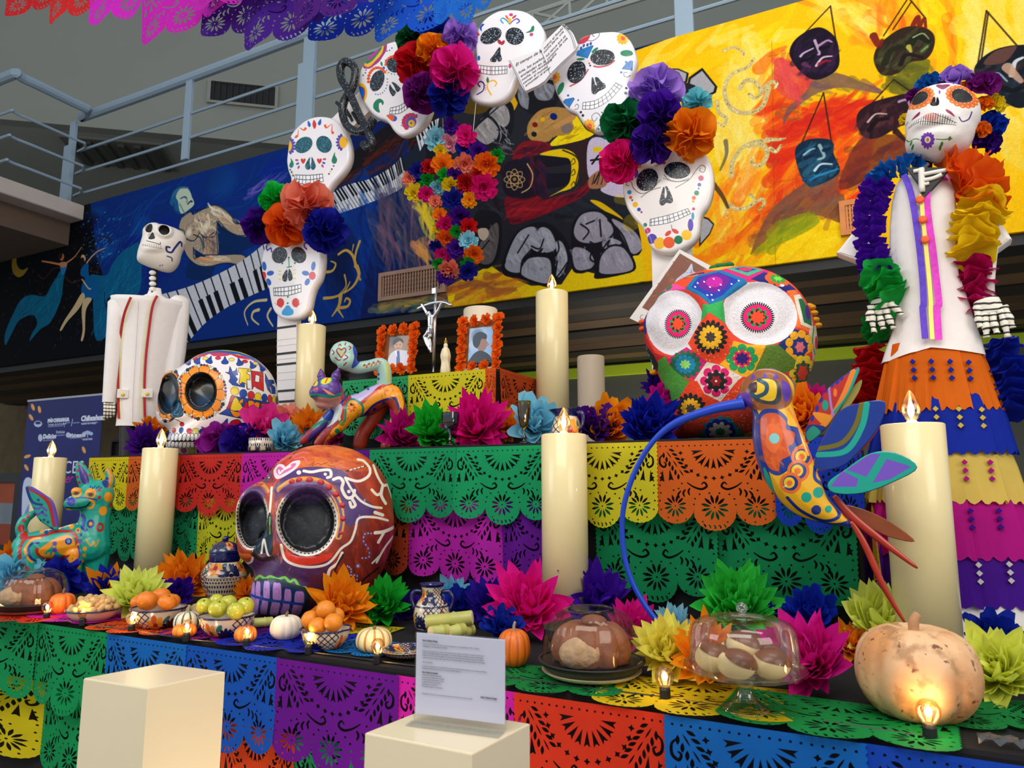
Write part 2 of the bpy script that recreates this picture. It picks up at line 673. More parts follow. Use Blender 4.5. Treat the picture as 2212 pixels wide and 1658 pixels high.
# upper floor: angled front wall of the storey above and its dark ceiling
A,B=Vector((-11.2,5.35,6.7)),Vector((-7.96,7.92,6.7))
d=(B-A).normalized()
n=Vector((-d.y,d.x,0))
P0,P1=A-d*6,A+d*17
def slab(p,q,off,th,z0,z1):
 a,b=p+n*off,q+n*off
 c,e=q+n*(off+th),p+n*(off+th)
 v=[(k.x,k.y,z)for z in(z0,z1)for k in(a,b,c,e)]
 return v,[(0,1,5,4),(1,2,6,5),(2,3,7,6),(3,0,4,7),(4,5,6,7),(3,2,1,0)]
struct('wall_upper',slab(P0,P1,0,0.2,6.7,13),mat('upper_plaster',(150,152,142),0.9,var=0.10,scale=0.6))
struct('ceiling_upper',slab(P0,P1,0.2,6,6.7,6.9),mat('upper_ceiling',(170,172,164),0.9,var=0.1,scale=0.5))
struct('wall_far',slab(P0,P1,6,0.2,2.5,6.9),mat('upper_far',(150,150,140),0.9,var=0.1,scale=0.5))
struct('floor_upper',box(-14,MY+0.2,MZ0+0.3,4.5,13,MZ0+0.4),mat('upper_floor',(120,116,108),0.8))
def on_wall(px,py):
 r=ray(px,py)
 t=(A-EYE).dot(n)/r.dot(n)
 return EYE+r*t
c=on_wall(526,205)
v=thing('air_vent','small dark rectangular air vent high on the upper grey wall','vent',m=Matrix.Translation(c-n*0.02)@Matrix(((d.x,n.x,0,0),(d.y,n.y,0,0),(0,0,1,0),(0,0,0,1))))
put('frame',join(box(-0.53,-0.03,-0.2,-0.48,0.02,0.2),box(0.48,-0.03,-0.2,0.53,0.02,0.2),box(-0.48,-0.03,0.16,0.48,0.02,0.2),box(-0.48,-0.03,-0.2,0.48,0.02,-0.16)),mat('vent_frame',(150,148,138),0.6),v)
put('grille',join(box(-0.48,0.0,-0.16,0.48,0.02,0.16),*[box(-0.45+i*0.09,-0.025,-0.16,-0.43+i*0.09,0.0,0.16)for i in range(11)]),mat('vent_dark',(22,22,24),0.6),v)
c=at_z(262,335,6.66)
v=thing('ceiling_light','unlit fluorescent louvre fixture on the dark upper ceiling','light',loc=c,rz=math.atan2(d.y,d.x))
put('housing',bevel_box(-0.75,-0.5,0.0,0.75,0.5,0.06,0.01,1),mat('fixture',(120,120,112),0.6),v)
for i in range(6):
 put('louvre',box(-0.65+i*0.24,-0.42,-0.05,-0.55+i*0.24,0.42,0.0),mat('fixture_dark',(70,72,70),0.5),v)
 # stair landing at the left end of the balcony
LX=at_y(182,443,MY).x
stone=mat('pale_stone',(196,180,170),0.8,var=0.15,scale=3,bump=0.1)
land=struct('floor_landing',bevel_box(LX-3.5,2.6,MZ1-0.19,LX,MY+0.05,MZ1-0.01,0.01,1),stone)
put('step',bevel_box(LX-3.5,2.4,MZ1-0.42,LX-0.02,3.72,MZ1-0.18,0.01,1),stone,land)
put('soffit',box(LX-3.5,2.8,MZ1-0.47,LX-0.25,MY,MZ1-0.19),mat('brown_soffit',(104,84,70),0.9,var=0.15,scale=1),land)
# railing
rail=thing('balcony_railing','grey blue tubular steel railing along the balcony above the mural','railing')
steel=mat('painted_steel',(148,168,184),0.35,var=0.04)
RY=MY+0.07
q=lambda px,py:at_y(px,py,RY)
hx0,hx1=q(207,238),q(640,88)
hz=(hx0.z+hx1.z)/2
e0=at_x(30,160,hx0.x)
e0.z=hz
e1=Vector((hx0.x-1.6,e0.y,hz))
put('handrail',tube(spline3([(3.0,RY,hz),(-3,RY,hz),(hx0.x+0.12,RY,hz),(hx0.x,RY-0.12,hz),(hx0.x,e0.y+0.1,hz),(hx0.x-0.1,e0.y,hz),tuple(e1)],4),0.057,10),steel,rail)
for(ya,yb)in((312,165),(360,221),(408,277)):
 z=(q(205,ya).z+q(655,yb).z)/2
 put('rod',tube(spline3([(3.0,RY,z),(-3,RY,z),(hx0.x+0.1,RY,z),(hx0.x,RY-0.1,z),(hx0.x,e0.y+0.1,z),(hx0.x-0.1,e0.y,z),(e1.x,e0.y,z)],4),0.016,6),steel,rail)
for px,wd,zb in((162,0.055,MZ1-0.02),(406,0.05,None),(668,0.075,MZ1-0.02),(1482,0.07,MZ1-0.02)):
 X=q(px,250 if px<600 else 150).x
 z0=zb if zb else q(400,345).z
 put('post',join(bevel_box(X-wd,RY-0.02,z0,X+wd,RY+0.02,hz-0.02,0.004,1),*([box(X-wd-0.03,RY-0.05,z0,X+wd+0.03,RY-0.01,hz-0.35)]if wd>0.052 and px<1000 else[])),steel,rail)
 # white roof truss far behind
tr=thing('roof_truss','pale thin roof truss under the grey roof behind the railing','truss')
pm=mat('pale_steel',(178,180,172),0.5,var=0.05)
tp=lambda px,py:at_y(px,py,7.5)
for a,b in(((1020,70),(1420,-60)),((1080,92),(1500,-38))):
 put('chord',tube([tp(*a),tp(*b)],0.03,6),pm,tr)
for a,b in(((1150,28),(1152,72)),((1230,3),(1232,46)),((1310,-24),(1312,22)),((1390,-50),(1396,-4)),((1152,72),(1230,3)),((1232,46),(1310,-24)),((1152,28),(1232,46)),((1312,22),(1390,-50))):
 put('web',tube([tp(*a),tp(*b)],0.02,6),pm,tr)
 # columns standing behind the altar
for px,y0,r,Y,lab,c in((1276,770,0.088,4.3,'plain beige unlit column far behind, right of the tall candle',(196,176,150)),(1038,668,0.096,3.42,'short cream unlit column end showing above the right photo frame',(226,208,180))):
 top=at_y(px,y0,Y)
 z0=0 if Y>3.7 else 1.517
 o=thing('column',lab,'column',loc=(top.x,Y,z0))
 put('shaft',mesh('shaft',lathe([(r,0.0),(r,top.z-z0-0.006),(r-0.004,top.z-z0)],32),True),mat('cream_tube',c,0.5,var=0.05),o)
 # the stepped altar: black cloth over boxes
Y1,Y2,Y3=1.642,2.5,2.82
Z1,Z2=0.87,1.516
Z3=at_y(1045,797,Y3).z
X3R=at_y(1073,795,Y3).x
X3L=at_y(745,823,Y3).x
X2L,X2R=at_y(198,990,Y2).x,at_y(1850,938,Y2).x
cloth=mat('black_cloth',(26,25,27),0.85,var=0.2,scale=8,spec=0.2)
def draped(name,label,x0,y0,x1,y1,z0,z1,fold=0.012,seed=1):
 """cloth-covered table: top, rounded edge and softly folded sides"""
 rg=random.Random(seed)
 per=[]
 nx,ny=max(8,int((x1-x0)/0.05)),max(6,int((y1-y0)/0.05))
 per+=[(x0+(x1-x0)*i/nx,y0,0,-1)for i in range(nx)]
 per+=[(x1,y0+(y1-y0)*i/ny,1,0)for i in range(ny)]
 per+=[(x1-(x1-x0)*i/nx,y1,0,1)for i in range(nx)]
 per+=[(x0,y1-(y1-y0)*i/ny,-1,0)for i in range(ny)]
 V,Fc=[],[]
 N=len(per)
 ph=[rg.uniform(0,6)for _ in range(4)]
 for lev,(z,amp,out)in enumerate(((z1,0,-0.012),(z1-0.003,0,-0.003),(z1-0.012,0.0,0.0),(z1-0.12,0.35,0.0),(z0+(z1-z0)*0.45,0.8,0.0),(z0,1,0.0))):
  for i,(x,y,nx_,ny_)in enumerate(per):
   f=fold*amp*(math.sin(i*0.9+ph[0])+0.6*math.sin(i*0.37+ph[1])-1.6)+out
   V.append((x+nx_*f,y+ny_*f,z))
 for j in range(5):
  for i in range(N):
   k=(i+1)%N
   Fc.append((j*N+k,j*N+i,(j+1)*N+i,(j+1)*N+k))
 Fc.append(tuple(range(N)))
 Fc.append(tuple(5*N+i for i in range(N))[::-1])
 o=put(name,(V,Fc),cloth)
 return tag(o,label,'table')
draped('altar_table','long front altar table covered in black cloth, holding fruit and breads',-5.2,Y1,0.55,2.487,0.0,Z1,seed=1)
draped('altar_table','middle altar step under black cloth behind the red skull',X2L,Y2,X2R,3.7,0.0,Z2,seed=2)
draped('altar_table','small top altar step under black cloth holding the photographs',X3L,Y3,X3R,3.23,Z2,Z3,fold=0.004,seed=3)
# cut-paper sheets
def pp_outline(hw=0.5,h0=0.0):
 pts=[(-0.5,0.0),(0.5,0.0)]
 n=16
 for i in range(1,n*2):
  pts.append((0.5-(0.010 if i%2 else 0.0),-0.60*i/(n*2)))
 lob=[(0.335,0.165,-0.60,0.145),(0.0,0.175,-0.625,0.175),(-0.335,0.165,-0.60,0.145)]
 for cx,rx,cy,ry in lob:
  m=26
  for i in range(m+1):
   a=PI*i/m
   k=1.0 if i%2 else 0.965
   pts.append((cx+rx*math.cos(a)*min(k+0.02,1),cy-ry*math.sin(a)*k))
 for i in range(n*2-1,0,-1):
  pts.append((-0.5+(0.010 if i%2 else 0.0),-0.60*i/(n*2)))
 return pts
def leaf(cx,cy,l,w,a):
 o=[]
 for s,t in((-1,0),(-0.4,0.8),(0.2,1),(0.7,0.55),(1,0),(0.7,-0.55),(0.2,-1),(-0.4,-0.8)):
  x,y=s*l/2,t*w/2
  o.append((cx+x*math.cos(a)-y*math.sin(a),cy+x*math.sin(a)+y*math.cos(a)))
 return o
def disc(cx,cy,r,n=7):
 return[(cx+r*math.cos(2*PI*i/n),cy+r*math.sin(2*PI*i/n))for i in range(n)]
def star4(cx,cy,r,a):
 return[(cx+(r if i%2==0 else r*0.5)*math.cos(a+PI/4*i),cy+(r if i%2==0 else r*0.5)*math.sin(a+PI/4*i))for i in range(8)]
def wedge(cx,cy,r0,r1,a,w):
 """notched arrow shape pointing to the centre"""
 o=[]
 for r,t in((r0,0),(r1,w),(r1*0.90,0),(r1,-w)):
  o.append((cx+r*math.cos(a)-t*math.sin(a),cy+r*math.sin(a)+t*math.cos(a)))
 return o
def ribbon(pts,w):
 P=spline(pts,False,4)
 L,R=[],[]
 n=len(P)
 for i in range(n):
  a,b=P[max(i-1,0)],P[min(i+1,n-1)]
  dx,dy=b[0]-a[0],b[1]-a[1]
  l=math.hypot(dx,dy)+1e-9
  k=w/2*(0.35+0.65*math.sin(PI*(i+0.6)/(n+0.2)))
  L.append((P[i][0]-dy/l*k,P[i][1]+dx/l*k))
  R.append((P[i][0]+dy/l*k,P[i][1]-dx/l*k))
 return L+R[::-1]
def pp_holes():
 H=[]
 for i in range(19):
  H.append(disc(-0.45+i*0.05,-0.045,0.008,6))
 for i in range(9):
  a=-PI*(0.06+0.88*i/8)
  H.append(wedge(0,-0.075,0.085,0.185,a,0.021))
 for i in range(13):
  a=-PI*(0.03+0.94*i/12)
  H.append(star4(0.275*math.cos(a),-0.085+0.255*math.sin(a),0.022,a))
 for s in(-1,1):
  a0,a1=(0.40*s,-0.085),(0.245*s,-0.33)
  dx,dy=a1[0]-a0[0],a1[1]-a0[1]
  ang=math.atan2(dy,dx)
  for i in range(6):
   t=0.08+i*0.16
   for sd in(-1,1):
    H.append(leaf(a0[0]+dx*t+sd*0.042*math.sin(ang)*-1,a0[1]+dy*t+sd*0.042*math.cos(ang),0.058,0.024,ang+sd*0.6))
  for i in range(3):
   H.append(leaf(a0[0]+dx*(0.15+i*0.34),a0[1]+dy*(0.15+i*0.34),0.08,0.011,ang))
  H.append(ribbon([(s*0.415,-0.115),(s*0.455,-0.15),(s*0.455,-0.21),(s*0.42,-0.235),(s*0.405,-0.205),(s*0.425,-0.19)],0.020))
  H.append(wedge(s*0.375,-0.25,0.0,0.11,-PI/2-s*0.25+s*0.15,0.022))
  H.append(wedge(s*0.435,-0.26,0.0,0.11,-PI/2+s*0.1,0.022))
  H.append(ribbon([(s*0.225,-0.375),(s*0.17,-0.415),(s*0.105,-0.435),(s*0.06,-0.41),(s*0.08,-0.375),(s*0.105,-0.395)],0.020))
  for i in range(3):
   H.append(ribbon([(s*(0.20+0.04*i),-0.425-0.012*i),(s*(0.215+0.045*i),-0.455-0.014*i),(s*(0.205+0.045*i),-0.49-0.014*i)],0.018))
  for x,y in((0.46,-0.33),(0.465,-0.40),(0.46,-0.47),(0.47,-0.54),(0.46,-0.62),(0.40,-0.69),(0.32,-0.715),(0.24,-0.70),(0.175,-0.655),(0.17,-0.57),(0.16,-0.52),(0.10,-0.72),(0.345,-0.445),(0.30,-0.43),(0.27,-0.385),(0.04,-0.47),(0.12,-0.48),(0.45,-0.29)):
   H.append(disc(s*x,y,0.0085,6))
 H.append(disc(0,-0.775,0.0085,6))
 for cx,cy,R in((-0.335,-0.585,0.105),(0.335,-0.585,0.105),(0.0,-0.595,0.118)):
  for i in range(12):
   a=2*PI*(i+0.5)/12
   H.append(leaf(cx+R*0.62*math.cos(a),cy+R*0.62*math.sin(a),R*0.72,R*0.21,a))
  H.append(disc(cx,cy,0.009,6))
 for i in range(5):
  H.append(ribbon([(-0.08+i*0.04-0.012,-0.735-0.012*math.cos((i-2)*0.6)),(-0.08+i*0.04,-0.748-0.012*math.cos((i-2)*0.6)),(-0.08+i*0.04+0.004,-0.766-0.012*math.cos((i-2)*0.6))],0.013))
 return H
def inside(P,poly):
 A=np.array(poly)
 B=np.roll(A,-1,0)
 c=np.zeros(len(P),bool)
 for(x0,y0),(x1,y1)in zip(A,B):
  if y0==y1:
   continue
  m=(y0<=P[:,1])!=(y1<=P[:,1])
  c^=m&(P[:,0]<x0+(P[:,1]-y0)*(x1-x0)/(y1-y0))
 return c
def pp_base():
 """triangulate the sheet with its real cut-outs; a grid of extra points lets it fold"""
 from mathutils.geometry import delaunay_2d_cdt
 out=pp_outline()
 holes=pp_holes()
 V,E=[],[]
 for pts in[out]+holes:
  n0=len(V)
  V+=[Vector(q)for q in pts]
  E+=[(n0+i,n0+(i+1)%len(pts))for i in range(len(pts))]
 for i in range(1,18):
  for j in range(1,12):
   V.append(Vector((-0.5+i/18+0.003*(j%2),-0.8*j/12+0.0017)))
 vo,_,fo,_,_,_=delaunay_2d_cdt(V,E,[],0,1e-5)
 co=np.array([(q.x,q.y,0)for q in vo])
 cen=np.array([(co[f[0]]+co[f[1]]+co[f[2]])[:2]/3 for f in fo])
 keep=inside(cen,out)
 for h in holes:
  H=np.array(h)
  m=np.where((cen[:,0]>H[:,0].min())&(cen[:,0]<H[:,0].max())&(cen[:,1]>H[:,1].min())&(cen[:,1]<H[:,1].max()))[0]
  keep[m[inside(cen[m],h)]]=False
 fc=[tuple(f)for f,k in zip(fo,keep)if k]
 used=sorted({i for f in fc for i in f})
 mp={j:i for i,j in enumerate(used)}
 return co[used],[tuple(mp[i]for i in f)for f in fc]
PP,PPF=pp_base()
def pp_mesh(kind,seed):
 """one sheet (1 wide, 0.8 tall), hanging in folds or lying crumpled"""
 rg=random.Random(seed)
 A=PP.copy()
 x,y=A[:,0].copy(),A[:,1].copy()
 f1,f2,p1,p2=rg.uniform(5,8),rg.uniform(11,15),rg.uniform(0,6),rg.uniform(0,6)
 dn=np.clip(-y/0.8,0,1)
 if kind=='hang':
  z=0.02+dn*(0.020*np.sin(f1*x+p1)+0.010*np.sin(f2*x+p2))+0.02*dn**2
  A[:,0]=x*(1-0.015*dn)
 elif kind=='fold':
  z=0.04+(0.2+dn)*(0.030*np.sin(f1*1.5*x+p1)+0.014*np.sin(f2*1.3*x+p2))
  A[:,0]=x*(1-0.03*dn)
  A[:,1]=y+0.02*np.sin(4*x+p2)*dn
 else:
  z=0.006*np.sin(f1*x+p1)*np.sin(6*y+p2)+0.004*np.sin(f2*x+7*y)
  z=z-z.min()
 A[:,2]=z
 me=mesh('papel_picado',(A,PPF),True)
 return me
PPH=[pp_mesh('hang',i)for i in range(4)]
PPG=[pp_mesh('fold',10+i)for i in range(4)]
PPL=[pp_mesh('flat',20+i)for i in range(3)]
_pk=[0]
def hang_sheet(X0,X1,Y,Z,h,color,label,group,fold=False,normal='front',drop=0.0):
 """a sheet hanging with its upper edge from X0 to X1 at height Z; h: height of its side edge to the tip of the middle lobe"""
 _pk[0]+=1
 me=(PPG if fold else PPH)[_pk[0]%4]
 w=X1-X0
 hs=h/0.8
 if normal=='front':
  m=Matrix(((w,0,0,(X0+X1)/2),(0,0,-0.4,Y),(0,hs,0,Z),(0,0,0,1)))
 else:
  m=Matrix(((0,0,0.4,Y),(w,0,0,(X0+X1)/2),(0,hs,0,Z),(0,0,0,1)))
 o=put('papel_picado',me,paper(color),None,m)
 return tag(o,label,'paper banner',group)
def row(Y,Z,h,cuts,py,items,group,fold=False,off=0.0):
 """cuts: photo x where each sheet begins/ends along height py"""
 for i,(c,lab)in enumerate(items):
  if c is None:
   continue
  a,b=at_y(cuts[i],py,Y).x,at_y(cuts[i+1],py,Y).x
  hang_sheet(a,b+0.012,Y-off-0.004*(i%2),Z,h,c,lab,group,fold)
g1='cut-paper sheets along the front table edge'
row(Y1-0.040,Z1-0.004,0.285,[-240,-105,82,236,405,604,862,1118],1400,[(GREEN,'green cut-paper sheet on the front table edge, cut off by the frame at far left'),(GREEN,'green cut-paper sheet on the front table edge under the left glass-covered cake'),(GREEN,'green cut-paper sheet on the front table edge left of the blue ones'),(AZURE,'blue cut-paper sheet behind the left white pedestal, beside green'),((16,84,190),'blue cut-paper sheet right of the left white pedestal, beside purple'),(PURPLE,'dark purple cut-paper sheet hanging between the two white pedestals'),(MAGENTA,'magenta cut-paper sheet behind the printed sign')],g1)
row(Y1-0.042,Z1-0.004,0.29,[1112,1434,1852,2400],1500,[((222,56,30),'red cut-paper sheet hanging right of the printed sign'),(AZURE,'azure cut-paper sheet on the front table edge below the glass cake stand'),((22,74,196),'deep blue cut-paper sheet on the front table edge below the big pumpkin')],g1)
row(Y1-0.004,Z1-0.215,0.30,[-300,100,240,480,640,900,1160,1500],1520,[(YELLOW,'yellow cut-paper sheet low at the left end of the front table'),(GREEN,'green cut-paper sheet in the lower row beside the left pedestal'),(None,''),((226,74,26),'orange cut-paper sheet low down between blue and purple sheets'),((40,160,110),'green cut-paper sheet peeking out under the purple sheet'),(None,''),(None,'')],'lower cut-paper sheets of the front table',off=-0.004)
g2='cut-paper sheets along the middle altar step'
row(Y2-0.042,Z2-0.012,0.30,[198,284,392,528,655,802,984,1192,1415,1668,1852],962,[(YELLOW,'yellow cut-paper sheet at the left end of the middle step'),((226,100,28),'orange cut-paper sheet behind the candle at the left of the middle step'),((212,44,36),'red cut-paper sheet under the white painted skull'),(MAGENTA,'magenta cut-paper sheet left behind the red skull'),(PURPLE,'purple cut-paper sheet mostly hidden behind the red skull'),((20,158,98),'green cut-paper sheet right of the red skull, beside its crown'),((24,168,104),'green cut-paper sheet of the middle step left of the centre candle'),((222,208,40),'yellow cut-paper sheet right of the centre candle'),((230,104,32),'orange cut-paper sheet under the crochet skull beside the hummingbird'),((20,60,190),'blue cut-paper sheet behind the hummingbird body')],g2)
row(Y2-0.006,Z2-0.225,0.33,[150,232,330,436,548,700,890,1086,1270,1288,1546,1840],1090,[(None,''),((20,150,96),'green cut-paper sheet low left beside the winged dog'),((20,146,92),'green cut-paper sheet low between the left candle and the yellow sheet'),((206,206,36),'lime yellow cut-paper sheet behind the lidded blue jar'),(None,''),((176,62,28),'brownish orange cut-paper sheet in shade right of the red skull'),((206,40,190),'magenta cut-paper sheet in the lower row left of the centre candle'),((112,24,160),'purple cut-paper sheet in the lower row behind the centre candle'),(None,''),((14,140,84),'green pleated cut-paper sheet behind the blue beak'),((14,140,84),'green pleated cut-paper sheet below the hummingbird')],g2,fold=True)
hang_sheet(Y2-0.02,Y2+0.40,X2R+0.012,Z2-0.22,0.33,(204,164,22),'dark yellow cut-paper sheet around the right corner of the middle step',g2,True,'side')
g3='cut-paper sheets around the top altar step'
row(Y3-0.012,Z3-0.004,0.30,[742,884,1047],810,[((50,176,110),'green cut-paper sheet of the top step behind the painted cat'),((226,212,38),'yellow cut-paper sheet of the top step under the crucifix')],g3)
a=at_y(1047,810,Y3).x
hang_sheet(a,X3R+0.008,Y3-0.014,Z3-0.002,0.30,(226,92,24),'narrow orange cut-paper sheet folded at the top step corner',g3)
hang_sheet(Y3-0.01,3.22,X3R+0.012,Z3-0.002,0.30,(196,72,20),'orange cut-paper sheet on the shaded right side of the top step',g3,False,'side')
def lay(px,py,wpx,rot,color,label,sy=1.0,dz=0.002):
 p=at_z(px,py,Z1)
 w=wpx*pxm(p)
 _pk[0]+=1
 o=put('papel_picado',PPL[_pk[0]%3],paper(color),None,Matrix.Translation((p.x,p.y,Z1+dz+0.0006*(_pk[0]%5)))@Matrix.Rotation(rot,4,'Z')@Matrix.Diagonal((w,w*sy,w*0.5,1))@Matrix.Translation((0,0.4,0)))
 return tag(o,label,'paper sheet','cut-paper sheets lying on the front table')
lay(60,1332,190,0.15,(204,50,24),'red orange cut-paper sheet lying under the left glass-covered cake')
lay(190,1330,230,0.0,(200,24,180),'magenta cut-paper sheet lying under the peanut bowl')
lay(320,1352,230,0.1,(222,80,24),'orange cut-paper sheet lying under the mandarin bowl')
lay(470,1366,220,0.05,(110,14,140),'purple cut-paper sheet lying under the apple bowl')
lay(620,1385,270,0.1,(16,40,180),'royal blue cut-paper sheet lying under the white pumpkin')
lay(820,1405,230,0.1,(18,116,190),'light blue cut-paper sheet lying under the striped pumpkin',0.8)
lay(760,1362,200,0.1,(196,180,20),'yellow cut-paper sheet lying behind the orange bowl',0.7)
lay(1190,1470,330,0.1,(14,130,60),'green cut-paper sheet lying under the middle glass-covered cake',0.8)
lay(1500,1510,420,0.1,(214,186,20),'yellow cut-paper sheet lying under the glass cake stand',0.8)
lay(1800,1555,470,-0.05,(16,140,66),'green cut-paper sheet lying under the left side of the big pumpkin',0.75)
lay(2080,1545,340,0.2,(16,132,62),'green cut-paper sheet lying under the right side of the big pumpkin',0.9,0.006)
g4='overhead cut-paper banners'
for i,(px,py,wpx,hpx,Y,c,lab)in enumerate(((110,-92,230,118,2.05,(196,22,26),'red overhead paper banner nearest the left frame edge'),(190,-92,200,134,2.0,(206,30,30),'second red overhead paper banner beside the magenta ones'),(290,-86,220,128,1.95,(206,28,190),'magenta overhead paper banner overlapping the red ones'),(410,-64,240,146,1.92,(196,20,176),'larger magenta overhead paper banner left of purple'),(540,-70,210,150,1.97,(66,14,130),'dark purple overhead paper banner, its tip left of the post'),(640,-60,240,156,1.93,(60,10,128),'dark purple overhead paper banner hanging lowest over the handrail'),(520,-112,220,122,1.85,(190,30,170),'upper magenta overhead paper banner overlapping purple'),(740,-90,220,138,1.88,(74,16,120),'violet overhead paper banner overlapping the blue ones'),(790,-62,240,148,2.05,(20,56,200),'blue overhead paper banner left of the dark green tissue flower'),(930,-64,240,140,2.0,(14,84,210),'bright blue overhead paper banner above the top skulls'),(1010,-62,130,116,1.9,(18,104,204),'light blue overhead paper banner beside the topmost skull'))):
 p=at_y(px,py,Y)
 k=pxm(p)
 hang_sheet(p.x-wpx*k*0.62,p.x+wpx*k*0.62,Y,p.z,hpx*k*1.05,c,lab,g4,True)
 # the painted mural on the balcony front
mf=PlaneFrame(MY)
mc=Canvas.__new__(Canvas)
mc.fr,mc.u0,mc.u1,mc.v0,mc.v1=mf,-10.9,1.7,MZ0,MZ1
mc.setup(3000,(14,40,96),None)
mc.rate=250/mc.k
rg=random.Random(3)
def Zm(ox,oy,s):
 return lambda*p:[(ox+p[i]/s,oy+p[i+1]/s)for i in range(0,len(p),2)]
def strokes(poly,cols,n,ln,ang,w,alpha=0.5,jit=25,cv=None):
 cv=cv or mc
 P=np.array(poly,float)
 x0,y0=P.min(0)
 x1,y1=P.max(0)
 k=0
 while k<n:
  q=np.array([[rg.uniform(x0,x1),rg.uniform(y0,y1)]])
  if not inside(q,poly)[0]:
   n-=0.2
   continue
  a=math.radians(ang+rg.uniform(-jit,jit))
  l=ln*rg.uniform(0.5,1.3)
  dx,dy=math.cos(a)*l/2,math.sin(a)*l/2
  x,y=q[0]
  b=rg.uniform(-0.15,0.15)*l
  cv.line([(x-dx,y-dy),(x-b*math.sin(a),y+b*math.cos(a)),(x+dx,y+dy)],w*rg.uniform(0.5,1.4),rg.choice(cols),alpha*rg.uniform(0.5,1),w_end=w*0.3)
  k+=1
B=mc
# ground colours, left to right
B.poly([(-60,300),(250,300),(330,560),(420,900),(-60,900)],(6,7,16))
B.poly([(178,300),(700,200),(820,420),(760,800),(300,800),(210,560)],(8,58,128))
for i in range(26):
 B.glow(rg.uniform(200,640),rg.uniform(360,600),rg.uniform(30,90),rg.uniform(20,60),rg.choice([(10,40,150),(0,84,150),(4,60,120),(16,30,130),(0,100,160)]),0.5)
strokes([(190,440),(640,330),(640,560),(330,640),(250,560)],[(12,70,170),(0,100,160),(14,40,140),(6,80,130)],120,60,-40,10,0.35)
strokes([(215,560),(260,440),(330,430),(300,520)],[(90,160,210),(40,120,190)],22,70,-58,4,0.45,8)
B.glow(120,620,190,150,(4,4,12),0.9)
B.glow(190,480,60,40,(6,14,50),0.7)
for i in range(430):
 x,y=rg.uniform(5,330),rg.uniform(470,790)
 if y>782-0.13*x-6 or y<515-0.27*x:
  continue
 a=math.radians(rg.uniform(40,110))
 c=rg.choice([(110,96,60),(90,100,120),(50,70,130),(120,120,120)])if rg.random()<0.7 else(40,90,190)
 B.line([(x,y),(x+4*math.cos(a),y+4*math.sin(a))],rg.uniform(1.0,2.2),c,0.75,smooth=False)
for i in range(110):
 x,y=rg.gauss(215,22),rg.gauss(520,25)
 B.line([(x,y),(x+3,y-2)],2.2,rg.choice([(70,140,220),(110,190,235),(40,100,200)]),0.8,smooth=False)
z=Zm(0,420,4.363)
B.poly(z(165,525,118,610,112,690,130,750,175,780,225,755,265,690,215,710,175,690,155,630),(150,128,50),smooth=True)
teal,skin=(10,110,140),(196,140,100)
for pts,w in((z(360,760,420,790,500,700,560,690),14),(z(600,770,680,830,760,800),16),(z(840,720,920,720,940,580,890,470,980,390,1060,450),12),(z(960,740,990,830,950,930),10),(z(350,900,400,960,500,980,540,1060),9)):
 B.line(pts,w/4.3*1.4,(70,46,40),0.9)
B.poly(z(590,690,620,690,600,800,580,960,540,1080,470,1210,380,1270,280,1380,300,1310,350,1220,320,1140,240,1150,170,1200,110,1310,50,1420,50,1300,130,1110,200,990,300,945,420,960,480,860,540,770),teal,smooth=True)
strokes(z(590,700,600,800,500,1150,200,1100,220,960,440,960),[(20,140,160),(8,90,120),(60,160,190),(6,70,100)],60,40,-60,4,0.5)
B.line(z(395,628,470,640,570,660),5,skin,w_end=7)
B.line(z(770,495,700,590,610,655),3,skin,w_end=6)
B.ell(*z(583,590)[0],5,8,(176,120,84),10)
B.ell(*z(568,580)[0],4,8,(50,26,18),20)
B.poly(z(570,640,628,640,625,700,590,760,568,700),(60,130,180),smooth=True)
B.poly(z(560,645,630,640,622,680,575,684),skin,smooth=True)
B.poly(z(1320,480,1230,490,1150,540,1060,650,1000,760,850,760,930,900,880,980,880,1150,890,1320,930,1380,1010,1300,1010,990,1150,980,1320,900),(6,104,140),smooth=True)
strokes(z(1300,500,1100,620,1000,800,900,1000,920,1300,1000,1200,1100,980,1300,880),[(10,130,160),(4,80,120),(30,140,170),(6,90,130)],70,60,-60,7,0.45)
B.line(z(985,920,985,1000,1010,1080),3,(4,30,80))
B.poly(z(770,690,830,640,840,760,910,800,930,900,900,970,830,990,770,940,770,860,800,790,760,760),(10,100,150),smooth=True)
B.line(z(775,800,830,880,855,890),5,(208,180,150),w_end=4)
B.line(z(990,505,900,550,820,640),3,(210,160,130),w_end=6)
B.ell(*z(785,600)[0],5,8,(206,170,140),-10)
B.ell(*z(772,640)[0],5,11,(40,22,20),10)
B.poly(z(770,930,800,970,740,1080,640,1190,580,1280,565,1270,610,1180,690,1060),(206,184,150),smooth=True)
B.poly(z(800,980,865,985,810,1090,800,1290,780,1375,762,1370,778,1270,770,1080),(206,184,150),smooth=True)
